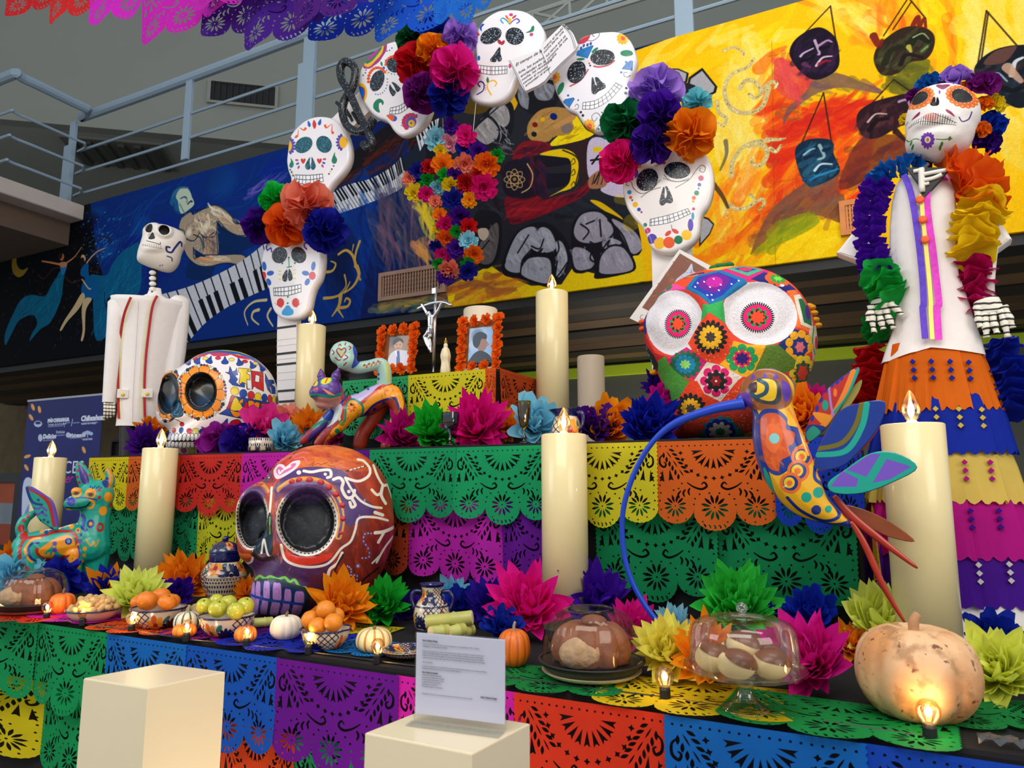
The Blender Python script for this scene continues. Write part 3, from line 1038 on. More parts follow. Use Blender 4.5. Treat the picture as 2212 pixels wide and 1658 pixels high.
# the pianist
z=Zm(340,370,4.25)
B.poly(z(250,400,330,380,330,700,260,960,480,980,560,760,700,760,850,700,960,640,700,560,560,470,480,330),(6,52,100),smooth=True)
B.poly(z(120,260,150,180,220,140,280,150,310,200,320,250,335,300,300,350,230,390,170,380,150,330,115,300),(40,110,150),smooth=True)
B.poly(z(170,230,210,160,270,155,300,190,315,230,338,300,290,350,225,390,200,350,190,280),(196,206,190),smooth=True)
for pts,w,c in((z(140,230,200,160,280,150),5,(90,130,140)),(z(215,250,245,235,265,245),4,(40,80,110)),(z(265,235,275,275,265,285),3,(80,110,120)),(z(280,300,305,275,318,280),5,(30,50,70)),(z(205,300,230,350,250,385),4,(120,140,140)),(z(150,300,160,360,200,385),7,(20,80,130))):
 B.line(pts,w,c,0.85)
flesh=(208,190,160)
for p in((230,420,300,370,330,400,440,340,500,320,545,440,552,560,556,770,460,775,330,700,250,560,200,520),(440,345,520,308,610,340,690,420,730,478,860,465,860,585,740,592,640,545,560,470,500,440),(205,530,260,560,300,640,345,740,352,800,420,772,620,765,720,760,800,775,872,870,850,890,800,850,830,925,800,920,770,870,750,940,700,850,600,842,480,872,370,862,290,800,240,700,215,600)):
 B.poly(z(*p),(176,160,142),smooth=True)
strokes(z(240,480,440,350,530,420,540,740,440,760,260,560),[(214,202,180),(150,140,140),(224,180,140),(110,120,130),(206,170,140)],90,22,-50,5,0.6,60)
strokes(z(480,320,600,350,700,440,840,480,840,570,640,530,540,420),[(220,204,180),(190,160,130),(216,170,130)],50,22,30,5,0.6)
strokes(z(330,800,600,775,680,830,470,860),[(216,200,170),(222,160,110),(180,150,130)],26,22,-5,4,0.6)
for e in(z(290,560,60,50),z(450,500,60,80)):
 B.glow(e[0][0],e[0][1],15,16,(240,230,210),0.9)
for pts in(z(230,600,330,640,390,560),z(390,560,440,610,520,560),z(380,450,410,560,430,700),z(540,460,620,545,720,585),z(330,700,350,770,440,780),z(700,850,750,940),z(760,860,800,920),z(800,830,835,920)):
 B.line(pts,3.4,(30,40,64),0.8)
for pts in(z(230,420,300,375,440,340,520,310,600,340,680,410,720,480,860,465),z(860,580,740,590,640,540,560,460,545,560,555,760),z(330,700,340,800,420,770,620,765,720,760,800,775,870,870),z(850,890,700,850,600,845,480,872,370,862,280,790,240,690,250,560,205,530),z(330,580,400,620,420,720),z(450,600,520,600,545,540)):
 B.line(pts,3,(20,40,70),0.75)
strokes(z(440,340,530,320,700,450,700,480,560,430),[(246,236,216)],22,26,35,5,0.7,20)
strokes(z(360,420,520,420,520,560,440,600,390,540),[(244,236,214),(230,210,180)],26,22,60,6,0.7,40)
strokes(z(440,600,540,580,545,740,440,750),[(90,80,90),(210,140,110),(120,100,100)],26,20,70,5,0.6,40)
strokes(z(350,790,600,780,690,800,600,830,380,850),[(240,226,200),(230,150,90)],18,30,0,4,0.6,10)
strokes(z(890,120,1180,0,1130,110,900,200),[(150,120,190),(110,90,180)],24,60,-38,8,0.6,8)
def keys(top,bot,n,blacks=True):
 """keyboard ribbon between two curves"""
 a,b=spline(top,False,12),spline(bot,False,12)
 def ev(c,t):
  f=t*(len(c)-1)
  i=min(int(f),len(c)-2)
  return(c[i][0]+(c[i+1][0]-c[i][0])*(f-i),c[i][1]+(c[i+1][1]-c[i][1])*(f-i))
 B.poly(a+b[::-1],(22,30,44))
 for i in range(n):
  t0,t1=(i+0.07)/n,(i+0.93)/n
  B.poly([ev(a,t0),ev(a,t1),ev(b,t1),ev(b,t0)],(206,206,212))
 for i in range(n):
  if i%7 in(2,6):
   continue
  t0,t1=(i+0.72)/n,(i+1.28)/n
  if t1>1:
   continue
  p0,p1,q0,q1=ev(a,t0),ev(a,t1),ev(b,t0),ev(b,t1)
  h=0.58
  if blacks:
   B.poly([(p0[0]+(q0[0]-p0[0])*(1-h),p0[1]+(q0[1]-p0[1])*(1-h)),(p1[0]+(q1[0]-p1[0])*(1-h),p1[1]+(q1[1]-p1[1])*(1-h)),q1,q0],(20,26,36))
  else:
   B.line([p1,((p1[0]+q1[0])/2,(p1[1]+q1[1])/2)],4,(20,20,26),smooth=False)
keys(z(30,1130,280,1060,520,960,760,830,960,680,1080,560),z(260,1600,420,1410,620,1260,860,1140,1040,1060,1140,980),16)
for pts,w,e in((z(1000,1180,880,1200,800,1290,830,1410),8,3),(z(930,1270,880,1290,870,1350,930,1405),9,4),(z(1040,1260,1010,1330,1060,1420),8,4)):
 B.line(pts,w,(206,190,150),w_end=e)
 # grand piano lid, second keyboard, blue ground with gold foliage
B.poly([(700,400),(760,330),(860,250),(990,215),(1040,150),(1130,150),(1080,330),(1010,520),(930,470),(880,300),(760,380),(690,440)],(30,26,34))
strokes([(740,400),(830,300),(900,270),(960,260),(880,350),(800,400)],[(110,44,26),(70,30,26),(140,60,34),(50,24,28)],80,50,-45,9,0.55)
z=Zm(700,230,3.383)
B.poly(z(380,560,600,370,720,230,740,400,640,520),(34,44,56),smooth=True)
keys(z(20,660,150,580,330,530,480,450,570,360),z(90,790,250,735,420,670,530,620,610,560),30,False)
keys(z(670,210,740,140,830,90,920,70),z(700,330,770,210,830,160,900,110),11,False)
strokes(z(20,800,500,640,420,1000,330,1500,0,1560),[(8,50,130),(10,70,150),(4,30,80),(0,84,150)],130,70,70,12,0.4)
B.glow(*z(120,1130)[0],60,110,(4,22,60),0.8)
strokes(z(420,700,640,620,800,700,820,1100,700,1160,420,1180,380,900),[(110,90,110),(90,70,96),(150,110,130),(80,90,100),(60,60,80),(130,120,120)],150,90,75,12,0.45)
strokes(z(700,760,780,760,820,940,760,920),[(214,190,50),(220,200,90)],24,60,70,9,0.6)
strokes(z(660,1030,820,990,820,1140,700,1140),[(214,150,130),(200,140,110),(220,170,90)],24,40,60,12,0.5)
strokes(z(380,1430,900,1330,1010,1320,1010,1440,420,1500),[(70,110,110),(110,100,130),(180,150,110),(90,80,100),(206,170,70)],70,60,-8,12,0.5)
gold=(186,156,90)
for pts,w,e in((z(260,985,230,1080,225,1170),7,5),(z(105,1080,160,1050,210,1090,235,1170),6,8),(z(240,1170,255,1230,215,1310,150,1360),11,4),(z(265,1265,250,1220),5,2),(z(0,1210,60,1200,85,1150,50,1130),8,3),(z(0,1400,80,1390,150,1350,190,1280),8,3),(z(120,1380,110,1450,60,1530),12,4),(z(110,1470,170,1460,190,1420,165,1400,150,1425),8,4),(z(100,1480,140,1540),7,3),(z(215,1010,205,1060),4,2),(z(150,1230,160,1310,110,1370),5,2)):
 B.line(pts,w,gold,w_end=e)
 # scientist, readers and artist in the middle
z=Zm(1000,150,3.384)
B.poly(z(-160,300,60,100,200,20,420,-100,800,300,1000,470,1180,900,1380,1180,1370,1560,500,1660,100,1620,-60,1400,-200,900),(44,44,54),smooth=True)
B.poly(z(-140,260,60,200,240,130,330,180,250,260,90,330),(90,72,24),smooth=True)
strokes(z(0,900,300,880,1000,880,1350,1150,1300,1250,800,1100,0,1050),[(30,38,52),(60,66,78),(40,50,66),(24,28,38)],90,50,15,12,0.5)
strokes(z(-10,600,300,560,280,1000,0,1000),[(20,18,22),(34,28,34),(40,36,40)],40,60,60,14,0.6)
B.poly(z(-120,1590,100,1480,200,1430,300,1500,500,1580,720,1570,800,1450,1000,1500,1200,1400,1350,1240,1390,1540,560,1660,-100,1760),(226,200,24))
strokes(z(-100,1600,250,1420,420,1550,380,1680,-80,1720),[(214,140,40),(180,110,60),(226,180,60),(150,90,70),(200,160,40)],60,60,-15,14,0.6)
B.poly(z(820,330,900,440,960,470,860,520,640,560,700,480,780,420),(222,200,30),smooth=True)
strokes(z(640,500,860,360,930,470,700,540),[(230,214,60),(200,170,20),(150,120,10)],24,24,-30,5,0.6)
B.poly(z(300,250,380,180,400,250,350,320),(200,160,30),smooth=True)
B.poly(z(930,960,1010,970,1160,1080,1150,1110,1060,1050),(206,176,20),smooth=True)
def shoe(lights,darks,base,shade):
 for p in base:
  B.poly(p,(30,30,38),smooth=True)
 for p in lights:
  B.poly(p,shade,smooth=True)
  P=np.array(p)
  c=P.mean(0)
  strokes([tuple(c+(q-c)*0.8)for q in P],[tuple(min(255,v+36)for v in shade),tuple(max(0,v-40)for v in shade),tuple(min(255,v+16)for v in shade)],16,24,60,6,0.5)
 for p in darks:
  B.line(p,3.2,(28,28,36),0.95)
shoe([z(310,1400,400,1200,520,1150,540,1250,430,1390,420,1480,330,1470),z(430,1500,470,1390,560,1370,640,1400,620,1560),z(680,1260,730,1270,765,1390,720,1500,680,1510,690,1380),z(500,1300,560,1160,640,1180,680,1300,600,1340)],[z(420,1490,440,1400,530,1365,640,1390,640,1570,430,1520),z(310,1400,300,1480,420,1500),z(400,1340,480,1210),z(500,1290,560,1310,590,1240),z(640,1390,700,1320,680,1200),z(690,1400,680,1520,770,1400),z(540,1345,580,1310,560,1350,600,1340)],[z(290,1400,400,1180,620,1120,780,1290,770,1440,690,1540,620,1590,420,1530,300,1500)],(164,166,176))
shoe([z(1010,1490,1000,1370,1080,1300,1180,1310,1240,1460),z(800,1320,850,1300,930,1340,960,1420,900,1470,820,1450),z(810,1180,870,1060,1010,1050,1100,1180,1000,1260,860,1260),z(1090,1090,1250,1180,1310,1280,1290,1330,1230,1340,1150,1200),z(1020,1260,1080,1230,1160,1270,1040,1310)],[z(990,1520,1000,1380,1080,1290,1190,1310,1250,1465,990,1510),z(800,1450,860,1475,970,1450),z(930,1260,960,1290,930,1380,990,1420),z(860,1130,920,1180,880,1240),z(1000,1100,1010,1220),z(1030,1300,1070,1250,1060,1290,1120,1280),z(1060,1100,1160,1200,1220,1340),z(900,1130,960,1105)],[z(790,1300,800,1130,880,1040,1020,1030,1250,1150,1320,1260,1290,1350,1240,1370,1250,1470,980,1530,960,1470,860,1490,800,1460)],(158,154,166))
shoe([z(95,500,90,430,170,350,250,420,260,490,180,550),z(190,330,270,250,330,290,340,380,290,420)],[z(90,430,180,340,260,420,250,510,170,560),z(60,450,150,370,300,240),z(280,420,330,480,290,560)],[z(70,480,150,330,290,220,370,280,350,480,200,580,100,560)],(150,146,146))
strokes(z(280,430,370,470,330,620,240,570),[(180,180,186),(40,40,46),(120,120,126)],30,26,40,4,0.8,60)
shoe([z(400,180,420,110,480,180,470,300,420,260),z(520,150,600,100,670,130,640,220,550,220)],[z(390,190,420,270,490,310),z(480,180,530,280,640,250),z(500,260,520,240,530,280)],[z(380,200,420,80,680,60,680,260,500,330)],(130,130,138))
shoe([z(170,1200,100,1340,140,1420,220,1400,260,1250,250,1120)],[z(110,1150,180,1160,170,1240,140,1230),z(190,1250,110,1350),z(90,1100,200,1080,180,1170)],[z(90,1060,200,1030,280,1100,270,1350,190,1450,110,1430,60,1300)],(104,98,98))
B.poly(z(110,1170,170,1160,190,1200,160,1250,120,1230),(190,176,160),smooth=True)
B.poly(z(470,470,480,390,560,300,680,275,800,300,820,340,800,380,810,430,750,480,670,490,620,530,540,530,490,510),(168,134,84),smooth=True)
strokes(z(500,470,580,320,700,290,640,460),[(190,158,104),(140,106,62),(176,140,90)],40,30,-35,6,0.4)
for(x,y),r,c in((z(527,405)[0],6,(120,30,20)),(z(583,365)[0],5,(206,170,20)),(z(663,345)[0],8,(14,40,110)),(z(520,474)[0],6,(30,30,40))):
 B.ell(x,y,r,r*0.9,c,30)
B.ell(*z(760,430)[0],13,11,(130,118,112),-20)
for i in range(4):
 B.ell(*z(690+i*35,410-i*18)[0],10,6,(184,144,96),-30)
B.poly(z(370,620,420,540,520,520,640,550,600,610,460,640,370,670),(120,30,44),smooth=True)
B.poly(z(310,940,480,900,640,950,840,880,910,810,930,870,860,940,620,1050,400,1130,330,1100),(122,28,44),smooth=True)
B.poly(z(320,680,480,650,590,690,600,870,480,940,320,920,290,800),(34,26,44),smooth=True)
B.poly(z(480,650,780,630,780,690,600,720,620,760,790,760,780,830,620,870,580,800),(28,26,40),smooth=True)
strokes(z(330,960,600,960,880,860,850,930,400,1110),[(160,40,56),(90,20,40),(180,50,60),(60,24,50)],60,50,-20,8,0.5)
strokes(z(390,620,500,530,610,560,470,630),[(160,40,56),(90,20,40),(60,24,50)],26,40,-20,7,0.5)
strokes(z(480,660,600,680,600,900,500,920),[(90,24,44),(30,40,90),(40,30,60),(110,30,50)],40,40,60,8,0.5)
B.poly(z(560,620,720,580,820,620,850,720,820,850,700,900,630,930,760,850,790,760,780,660,700,640),(212,186,26),smooth=True)
B.line(z(730,590,830,640,850,720,820,850),3,(70,50,20))
for yy in(680,760,850):
 B.line(z(790,yy,810,yy-30,820,yy,795,yy+15),1.6,(70,56,10))
B.poly(z(730,560,860,530,915,520,910,790,870,850,850,700,820,600),(58,40,44),smooth=True)
for k in range(4):
 a=math.radians(45*k)
 pts=[(x*76*math.cos(a)-y*30*math.sin(a),x*76*math.sin(a)+y*30*math.cos(a))for x,y in((math.cos(t*PI/8),math.sin(t*PI/8))for t in range(16))]
 B.line([z(377+q[0],805+q[1])[0]for q in pts],2,(176,150,110),closed=True)
B.ell(*z(377,803)[0],4,4,(150,130,60))
B.line(z(470,690,510,770,490,860,430,900),3,(190,160,120))
B.poly(z(920,530,1060,520,1300,760,1200,930,1010,890,1060,800,1030,720,920,790),(196,186,206),smooth=True)
B.poly(z(950,570,1015,565,1015,600,955,605),(206,186,40))
B.line(z(935,665,1010,655),4,(30,30,36))
B.line(z(990,630,945,690),4,(30,30,36))
B.poly(z(920,800,990,740,1050,740,1060,810,1030,860,930,870),(160,120,96),smooth=True)
for x in(965,1000,1030):
 B.line(z(x,770,x-20,840),2,(60,40,40))
B.line(z(1030,690,960,830),3,(24,22,26))
# the yellow, orange and red right half
strokes([(1400,120),(1740,10),(2300,-200),(2300,480),(1850,560),(1420,640)],[(236,200,20),(228,180,14),(240,210,50),(232,170,30)],260,130,-40,26,0.5,40)
R0=[(1385,90),(1760,-30),(2420,-250),(2420,540),(1400,650)]
B.poly([(1372,110),(1760,-30),(2420,-250),(3000,-560),(3000,500),(2420,540),(1400,690),(1385,520),(1330,250)],(232,190,20))
Y_,C_,O_,R_=[(238,206,20),(230,196,10),(240,214,60)],[(238,222,130),(240,226,160),(236,206,90)],[(232,126,30),(236,150,40),(226,100,26)],[(206,56,34),(220,76,30),(190,44,44)]
strokes([(1390,110),(1560,60),(1740,20),(1740,300),(1500,330)],Y_+C_,90,90,-30,22,0.5)
strokes([(1560,110),(1660,90),(1670,330),(1600,420),(1540,380)],C_,70,110,80,20,0.5,12)
strokes([(1560,350),(1650,330),(1640,450),(1540,560),(1500,480)],C_+O_,50,90,-65,18,0.5)
strokes([(1660,110),(1750,240),(1900,230),(1880,330),(1850,480),(1720,420),(1560,580),(1660,380)],O_+R_,190,110,-50,22,0.5)
strokes([(1680,240),(1880,200),(1900,260),(1740,330),(1690,350)],R_,60,80,-25,18,0.55)
strokes([(1400,640),(1560,520),(1850,440),(1850,560),(1420,640)],O_+Y_,90,90,-35,20,0.5)
strokes([(1720,10),(1860,-30),(1930,20),(1900,110),(1820,60)],O_+C_,50,80,30,18,0.45)
strokes([(1880,10),(2060,-40),(2080,120),(1990,130)],Y_+O_,60,90,80,20,0.45)
strokes([(2060,-40),(2400,-200),(2400,400),(2150,330),(2080,130)],C_+[(226,216,150),(230,200,80)],130,120,70,28,0.5)
strokes([(1680,500),(1820,450),(1840,540),(1640,590)],Y_,60,80,-25,22,0.6)
strokes([(1400,650),(1850,555),(1850,575),(1420,690)],O_+R_,50,70,-10,12,0.5)
for a,b in(((1667,90),(1676,610)),((1660,122),(1720,112)),((1670,395),(1760,380))):
 B.line([a,b],1.2,(110,90,40),0.4,smooth=False)
def wash(pts,cols,ang,n=50,a=0.75,base=None):
 B.poly(pts,base or cols[0],a,smooth=True)
 strokes(pts,cols,n,40,ang,12,0.5)
z=Zm(1500,0,2.961)
wash(z(760,520,870,470,960,480,1050,520,1190,570,1180,600,960,560,780,600,620,720,570,800,590,700,700,600),[(120,90,110),(130,110,70),(150,120,90)],20)
wash(z(1290,490,1350,400,1500,380,1500,470,1560,540,1420,600,1250,590),[(110,110,40),(130,130,50),(90,90,40)],20)
wash(z(690,1180,760,1170,910,1080,920,1220,960,1260,950,1420,800,1380,640,1400,430,1560,360,1620,480,1360),[(130,90,80),(110,70,70),(150,100,70),(140,110,90)],-40,80)
wash(z(450,1560,560,1420,720,1360,800,1420,640,1520,380,1620),[(150,160,40),(170,170,30),(130,140,40)],-30,40)
wash(z(1050,900,1250,860,1360,900,1360,1040,1180,1060,1080,1160,920,1200),[(120,60,50),(140,70,50),(96,50,60)],-40,40)
wash(z(520,380,620,400,740,520,640,640,520,560),[(210,90,90),(200,70,80),(220,110,100)],60,40)
def mask(face,c,dark,hi,cords,feats):
 for p in cords:
  B.line(p,2.2,(56,40,26),0.9,smooth=False)
 B.poly(face,dark,smooth=True)
 P=np.array(face)
 g=P.mean(0)
 inner=[tuple(g+(q-g)*0.84)for q in P]
 strokes(inner,c,44,30,-50,9,0.55)
 for p,w,k in feats:
  B.line(p,w,k,0.9,w_end=w*0.5)
mask(z(610,320,650,250,740,190,820,180,900,240,925,330,920,430,850,490,760,510,680,460,620,380),[(70,40,80),(44,26,60),(96,56,90),(40,30,50)],(34,22,44),None,[z(870,40,680,240),z(870,40,905,260)],[(z(680,360,700,340,760,310),5,(210,190,210)),(z(690,390,730,380,770,350),7,(20,14,30)),(z(770,260,800,340,790,350),5,(200,180,200)),(z(800,290,850,260,880,270),5,(190,160,190)),(z(810,310,860,300),8,(20,14,30)),(z(780,420,820,370,880,360),5,(220,200,210)),(z(800,410,840,390,870,390),6,(150,40,60)),(z(700,410,740,430),8,(110,60,100))])
mask(z(1150,400,1160,320,1220,250,1330,180,1450,170,1530,220,1530,310,1480,380,1380,400,1300,470,1200,480),[(90,96,60),(70,76,44),(60,50,40),(110,116,70)],(58,46,36),None,[z(1360,0,1210,230),z(1380,0,1480,120),z(1390,10,1270,190)],[(z(1220,400,1260,320,1350,300),12,(40,44,28)),(z(1380,280,1430,230,1500,270),14,(36,40,26)),(z(1370,300,1385,330),8,(190,180,90)),(z(1320,410,1360,350,1460,370),8,(40,26,26)),(z(1400,240,1460,215,1500,250),3,(170,180,130)),(z(1490,300,1450,330),4,(120,160,110)),(z(1145,230,1180,290,1200,260),12,(120,40,34)),(z(1400,160,1430,110,1440,170,1470,120,1480,180),8,(120,40,34))])
mask(z(645,1000,660,930,740,890,850,890,890,920,890,980,930,1080,900,1130,800,1180,730,1190,680,1120),[(50,100,130),(30,76,106),(76,130,150),(40,84,110)],(24,54,76),None,[z(826,595,650,1000),z(826,595,880,930)],[(z(700,990,740,960,770,950),4,(170,200,210)),(z(710,1010,760,990),7,(20,44,64)),(z(800,930,830,1000,790,1020),6,(170,190,190)),(z(830,960,870,950),7,(20,44,64)),(z(770,1090,810,1050,880,1050),5,(214,230,236)),(z(780,1110,830,1070,890,1080),5,(24,60,90)),(z(740,1140,830,1110,920,1080),5,(60,150,190)),(z(700,1150,760,1130),6,(30,90,130))])
mask(z(1040,800,1050,720,1130,660,1260,620,1380,610,1400,760,1290,820,1180,880,1090,880),[(90,54,60),(70,36,50),(110,70,70),(60,34,50)],(52,30,40),None,[z(1275,510,1080,720),z(1275,510,1390,590)],[(z(1110,780,1160,730,1230,730),4,(210,190,180)),(z(1120,830,1170,770,1240,760),9,(30,16,24)),(z(1250,700,1290,740,1280,850),10,(60,30,40)),(z(1310,650,1360,640,1380,690),5,(190,160,190)),(z(1290,840,1350,900),9,(60,28,40))])
mask(z(1790,440,1900,330,2060,290,2200,320,2260,560,2100,690,1960,640,1850,580),[(40,56,70),(30,40,54),(60,70,84),(90,70,70)],(26,32,42),None,[z(1868,70,1810,430),z(1868,70,2070,300),z(1880,80,1830,420)],[(z(1880,500,1940,470,2000,520),5,(150,180,190)),(z(2030,480,2050,400,2100,370),8,(220,224,226)),(z(1960,560,2040,580,2100,560),9,(16,20,28)),(z(2000,430,2090,520),14,(190,160,140))])
B.poly(z(1850,410,1920,330,2040,295,2060,310,1980,400),(104,76,70),smooth=True)
z=Zm(1390,80,3.07)
for pts,w,e in((z(730,150,690,200,600,240,550,300,540,390,580,470,660,505,750,490,800,440,830,340),7,9),(z(640,340,680,290,740,300,780,370,740,405,700,380),9,6),(z(800,340,850,300,885,310,870,340),9,4),(z(530,90,600,70,660,100,665,130),6,3),(z(490,430,500,500,550,540,530,590,495,570),8,4),(z(585,920,590,830,660,730,760,690,830,690),9,6),(z(700,720,780,710,820,770,790,840,730,850,715,810),10,6),(z(820,680,900,680,940,670),8,3),(z(840,740,880,760,910,720),8,5),(z(565,1110,620,1140,690,1130,750,1090,790,1075,800,1110,770,1140),8,5),(z(550,1110,560,1190),6,2),(z(710,1045,740,1080),5,3)):
 B.line(pts,w,(206,190,140),w_end=e)
 for q in spline(pts,False,8):
  if rg.random()<0.6:
   B.ell(q[0]+rg.uniform(-2,2),q[1]+rg.uniform(-2,2),rg.uniform(1,2.4),rg.uniform(0.6,1.4),rg.choice([(246,240,214),(150,124,70),(240,230,190),(120,100,60)]),rg.uniform(0,180))
B.line(z(545,690,550,780,510,880),8,(120,110,90),0.8,w_end=4)
B.line(z(460,970,520,1050,560,1130),9,(110,84,50),w_end=5)
for p in(z(100,250,160,210,230,210,300,240,290,300,200,320),z(300,270,390,205,490,330,480,370,400,410,330,380,290,320),z(370,1180,430,1200,470,1240,440,1310,370,1390),z(250,300,340,320,380,400,300,420)):
 B.poly(p,(34,34,40))
 P=np.array(p)
 c=P.mean(0)
 B.poly([tuple(c+(q-c)*0.84)for q in P],(176,174,178))
B.poly(z(250,310,330,320,370,400,300,410),(40,44,50),smooth=True)
mc.grain(0.03,5,2)
lum=mc.a.mean(2,keepdims=True)
mc.a=np.clip(lum+(mc.a-lum)*1.12,0,1)
mc.a=np.clip(mc.a**1.22,0,1)
mm=mc.material('mural_paint',rough=0.8,bump=0.05,bscale=30,spec=0.12)
me=mesh('mural',bevel_box(-10.9,MY,MZ0,1.7,MY+0.035,MZ1,0.004,1))
planar_uv(me,lambda x,y,z_:mc.uvof(x,z_))
tag(put('mural',me,mm),'long painted mural of a pianist, books and hanging masks on the balcony front','mural')
# wooden lattice vents let into the mural
def lattice(x0,yt,yb,x1,lab,wood,nx):
 a,b,c=at_y(x0,yt,MY),at_y(x0,yb,MY),at_y(x1,yt,MY)
 w,h=c.x-a.x,a.z-b.z
 v=thing('wall_vent',lab,'vent',m=Matrix(((1,0,0,a.x),(0,0,-1,MY),(0,1,0,b.z),(0,0,0,1))))
 m=mat('vent_wood',wood,0.5,var=0.3,scale=12)
 fw=0.035
 put('backing',box(0.01,0.01,0.002,w-0.01,h-0.01,0.006),mat('vent_hole',(12,11,11),0.9),v)
 put('frame',join(box(0,0,0,w,fw,0.03),box(0,h-fw,0,w,h,0.03),box(0,fw,0,fw,h-fw,0.03),box(w-fw,fw,0,w,h-fw,0.03)),m,v)
 for i in range(nx):
  x=fw+(w-2*fw)*(i+0.5)/nx
  put('slat',box(x-0.007,fw,0.012,x+0.007,h-fw,0.024),m,v)
 for i in range(5):
  y=fw+(h-2*fw)*(i+0.5)/5
  put('slat',box(fw,y-0.005,0.006,w-fw,y+0.005,0.014),m,v)
lattice(822,592,652,966,'wooden lattice vent in the mural behind the crucifix',(150,112,90),22)
lattice(1812,438,512,1900,'wooden lattice vent in the mural behind the purple sleeve garland',(206,120,40),9)
# tissue-paper flowers
def ruffle_mesh(seed,R,cup,amp,nt=60,nr=6,k1=7,k2=12):
 """one gathered disc of tissue: cup 0 = flat, 1 = nearly closed"""
 rg=random.Random(seed)
 p=[rg.uniform(0,6.28)for _ in range(5)]
 V,Fc=[],[]
 for j in range(nr+1):
  t=j/nr
  for i in range(nt):
   a=2*PI*i/nt
   wv=math.sin(k1*a+p[0])+0.7*math.sin(k2*a+p[1])+0.5*math.sin(3*a+p[2])
   el=cup*PI/2*(0.55+0.5*t)+amp*t*t*wv*0.55
   rr=R*t*(1+0.07*math.sin(5*a+p[3])+(0.02 if i%2 else 0)*t)
   a2=a+amp*t*0.34*math.sin(k1*a+p[4])
   V.append((rr*math.cos(el)*math.cos(a2),rr*math.cos(el)*math.sin(a2),rr*math.sin(el)))
 for j in range(nr):
  for i in range(nt):
   q=(i+1)%nt
   Fc.append((j*nt+i,(j+1)*nt+i,(j+1)*nt+q,j*nt+q))
 return mesh('ruffle',(V,Fc),True)
RUF=[]
for s_ in range(2):
 RUF.append([ruffle_mesh(30+s_*9,1.0,0.04,0.62,k1=5,k2=8),ruffle_mesh(31+s_*9,1.02,0.30,0.66,k1=4,k2=9),ruffle_mesh(32+s_*9,0.98,0.52,0.66,k1=5,k2=7),ruffle_mesh(33+s_*9,0.88,0.72,0.6,k1=5,k2=9),ruffle_mesh(34+s_*9,0.68,0.88,0.7,k1=5,k2=8)])
def tilt(axis,roll=0.0):
 """matrix whose z axis points along axis"""
 z_=Vector(axis).normalized()
 x_=Vector((0,0,1)).cross(z_)
 if x_.length<1e-3:
  x_=Vector((1,0,0))
 x_.normalize()
 y_=z_.cross(x_)
 m=Matrix(((x_.x,y_.x,z_.x,0),(x_.y,y_.y,z_.y,0),(x_.z,y_.z,z_.z,0),(0,0,0,1)))
 return m@Matrix.Rotation(roll,4,'Z')
_fr=random.Random(11)
def pom(loc,axis,r,color,label,group,parent=None,name='tissue_flower',tall=1.0):
 """ruffled carnation-like tissue flower"""
 m=Matrix.Translation(loc)@tilt(axis,_fr.uniform(0,6))@Matrix.Diagonal((r,r,r*0.9*tall,1))
 if parent is None:
  o=thing(name,label,'flower',group=group,m=m)
 else:
  o=bpy.data.objects.new(name,None)
  COL.objects.link(o)
  o.empty_display_size=0.02
  o.parent=parent
  o.matrix_local=m
 st=_fr.choice(RUF)
 for i,me in enumerate(st):
  put('ruffle',me,paper(color),o,Matrix.Translation((0,0,0.02*i-0.25))@Matrix.Rotation(_fr.uniform(0,6),4,'Z'))
 return o
def petal_mesh(seed,w=0.30,curl=0.35,n=7,blunt=False,notch=False):
 rg=random.Random(seed)
 V,Fc=[],[]
 tw=rg.uniform(-0.5,0.5)
 for j in range(n+1):
  t=j/n
  if blunt:
   k=w*math.sin(PI*min(1,0.12+t*0.80))**0.7
  else:
   k=w*(math.sin(PI*min(1,0.10+0.9*t))**0.8)*(1-0.25*t)
   if j==n:
    k=0.004
  bend=curl*t*t
  for i,u in enumerate((-1,0,1)):
   x=u*k/2*1.0
   z=(0.30*k*abs(u)+tw*t*u*k*0.5)+bend
   V.append((x+0.05*tw*t,t,z))
 for j in range(n):
  for i in range(2):
   Fc.append((j*3+i,j*3+i+1,(j+1)*3+i+1,(j+1)*3+i))
 return mesh('petal',(V,Fc),True)
PET=[petal_mesh(50+i,0.37+0.06*(i%3),0.18+0.14*(i%4))for i in range(6)]
PETW=[petal_mesh(70+i,0.46,0.2+0.15*(i%3),blunt=True)for i in range(4)]
def spiky(loc,axis,r,color,label,group,n=38,wide=False,color2=None,full=1.35,parent=None,lift=0.0):
 """dahlia-like tissue flower with pointed petals, each petal a piece of its own"""
 m=Matrix.Translation(loc)@tilt(axis,_fr.uniform(0,6))@Matrix.Scale(r,4)
 o=thing('tissue_flower',label,'flower',group=group,m=m)
 ga=PI*(3-math.sqrt(5))
 pool=PETW if wide else PET
 for i in range(n):
  f=(i+0.5)/n
  pol=full*math.sqrt(f)
  a=i*ga
  d=Vector((math.sin(pol)*math.cos(a),math.sin(pol)*math.sin(a),math.cos(pol)))
  s=d.cross(Vector((0,0,1)))
  if s.length<1e-3:
   s=Vector((1,0,0))
  s.normalize()
  nn=s.cross(d)
  L=_fr.uniform(0.82,1.12)*(0.82+0.2*f)
  pm=Matrix(((s.x,d.x,nn.x,0),(s.y,d.y,nn.y,0),(s.z,d.z,nn.z,lift),(0,0,0,1)))@Matrix.Rotation(_fr.uniform(-0.35,0.35),4,'Y')@Matrix.Scale(L,4)
  put('petal',pool[_fr.randrange(len(pool))],paper(color2 if(color2 and i%3==0)else color),o,pm)
 return o
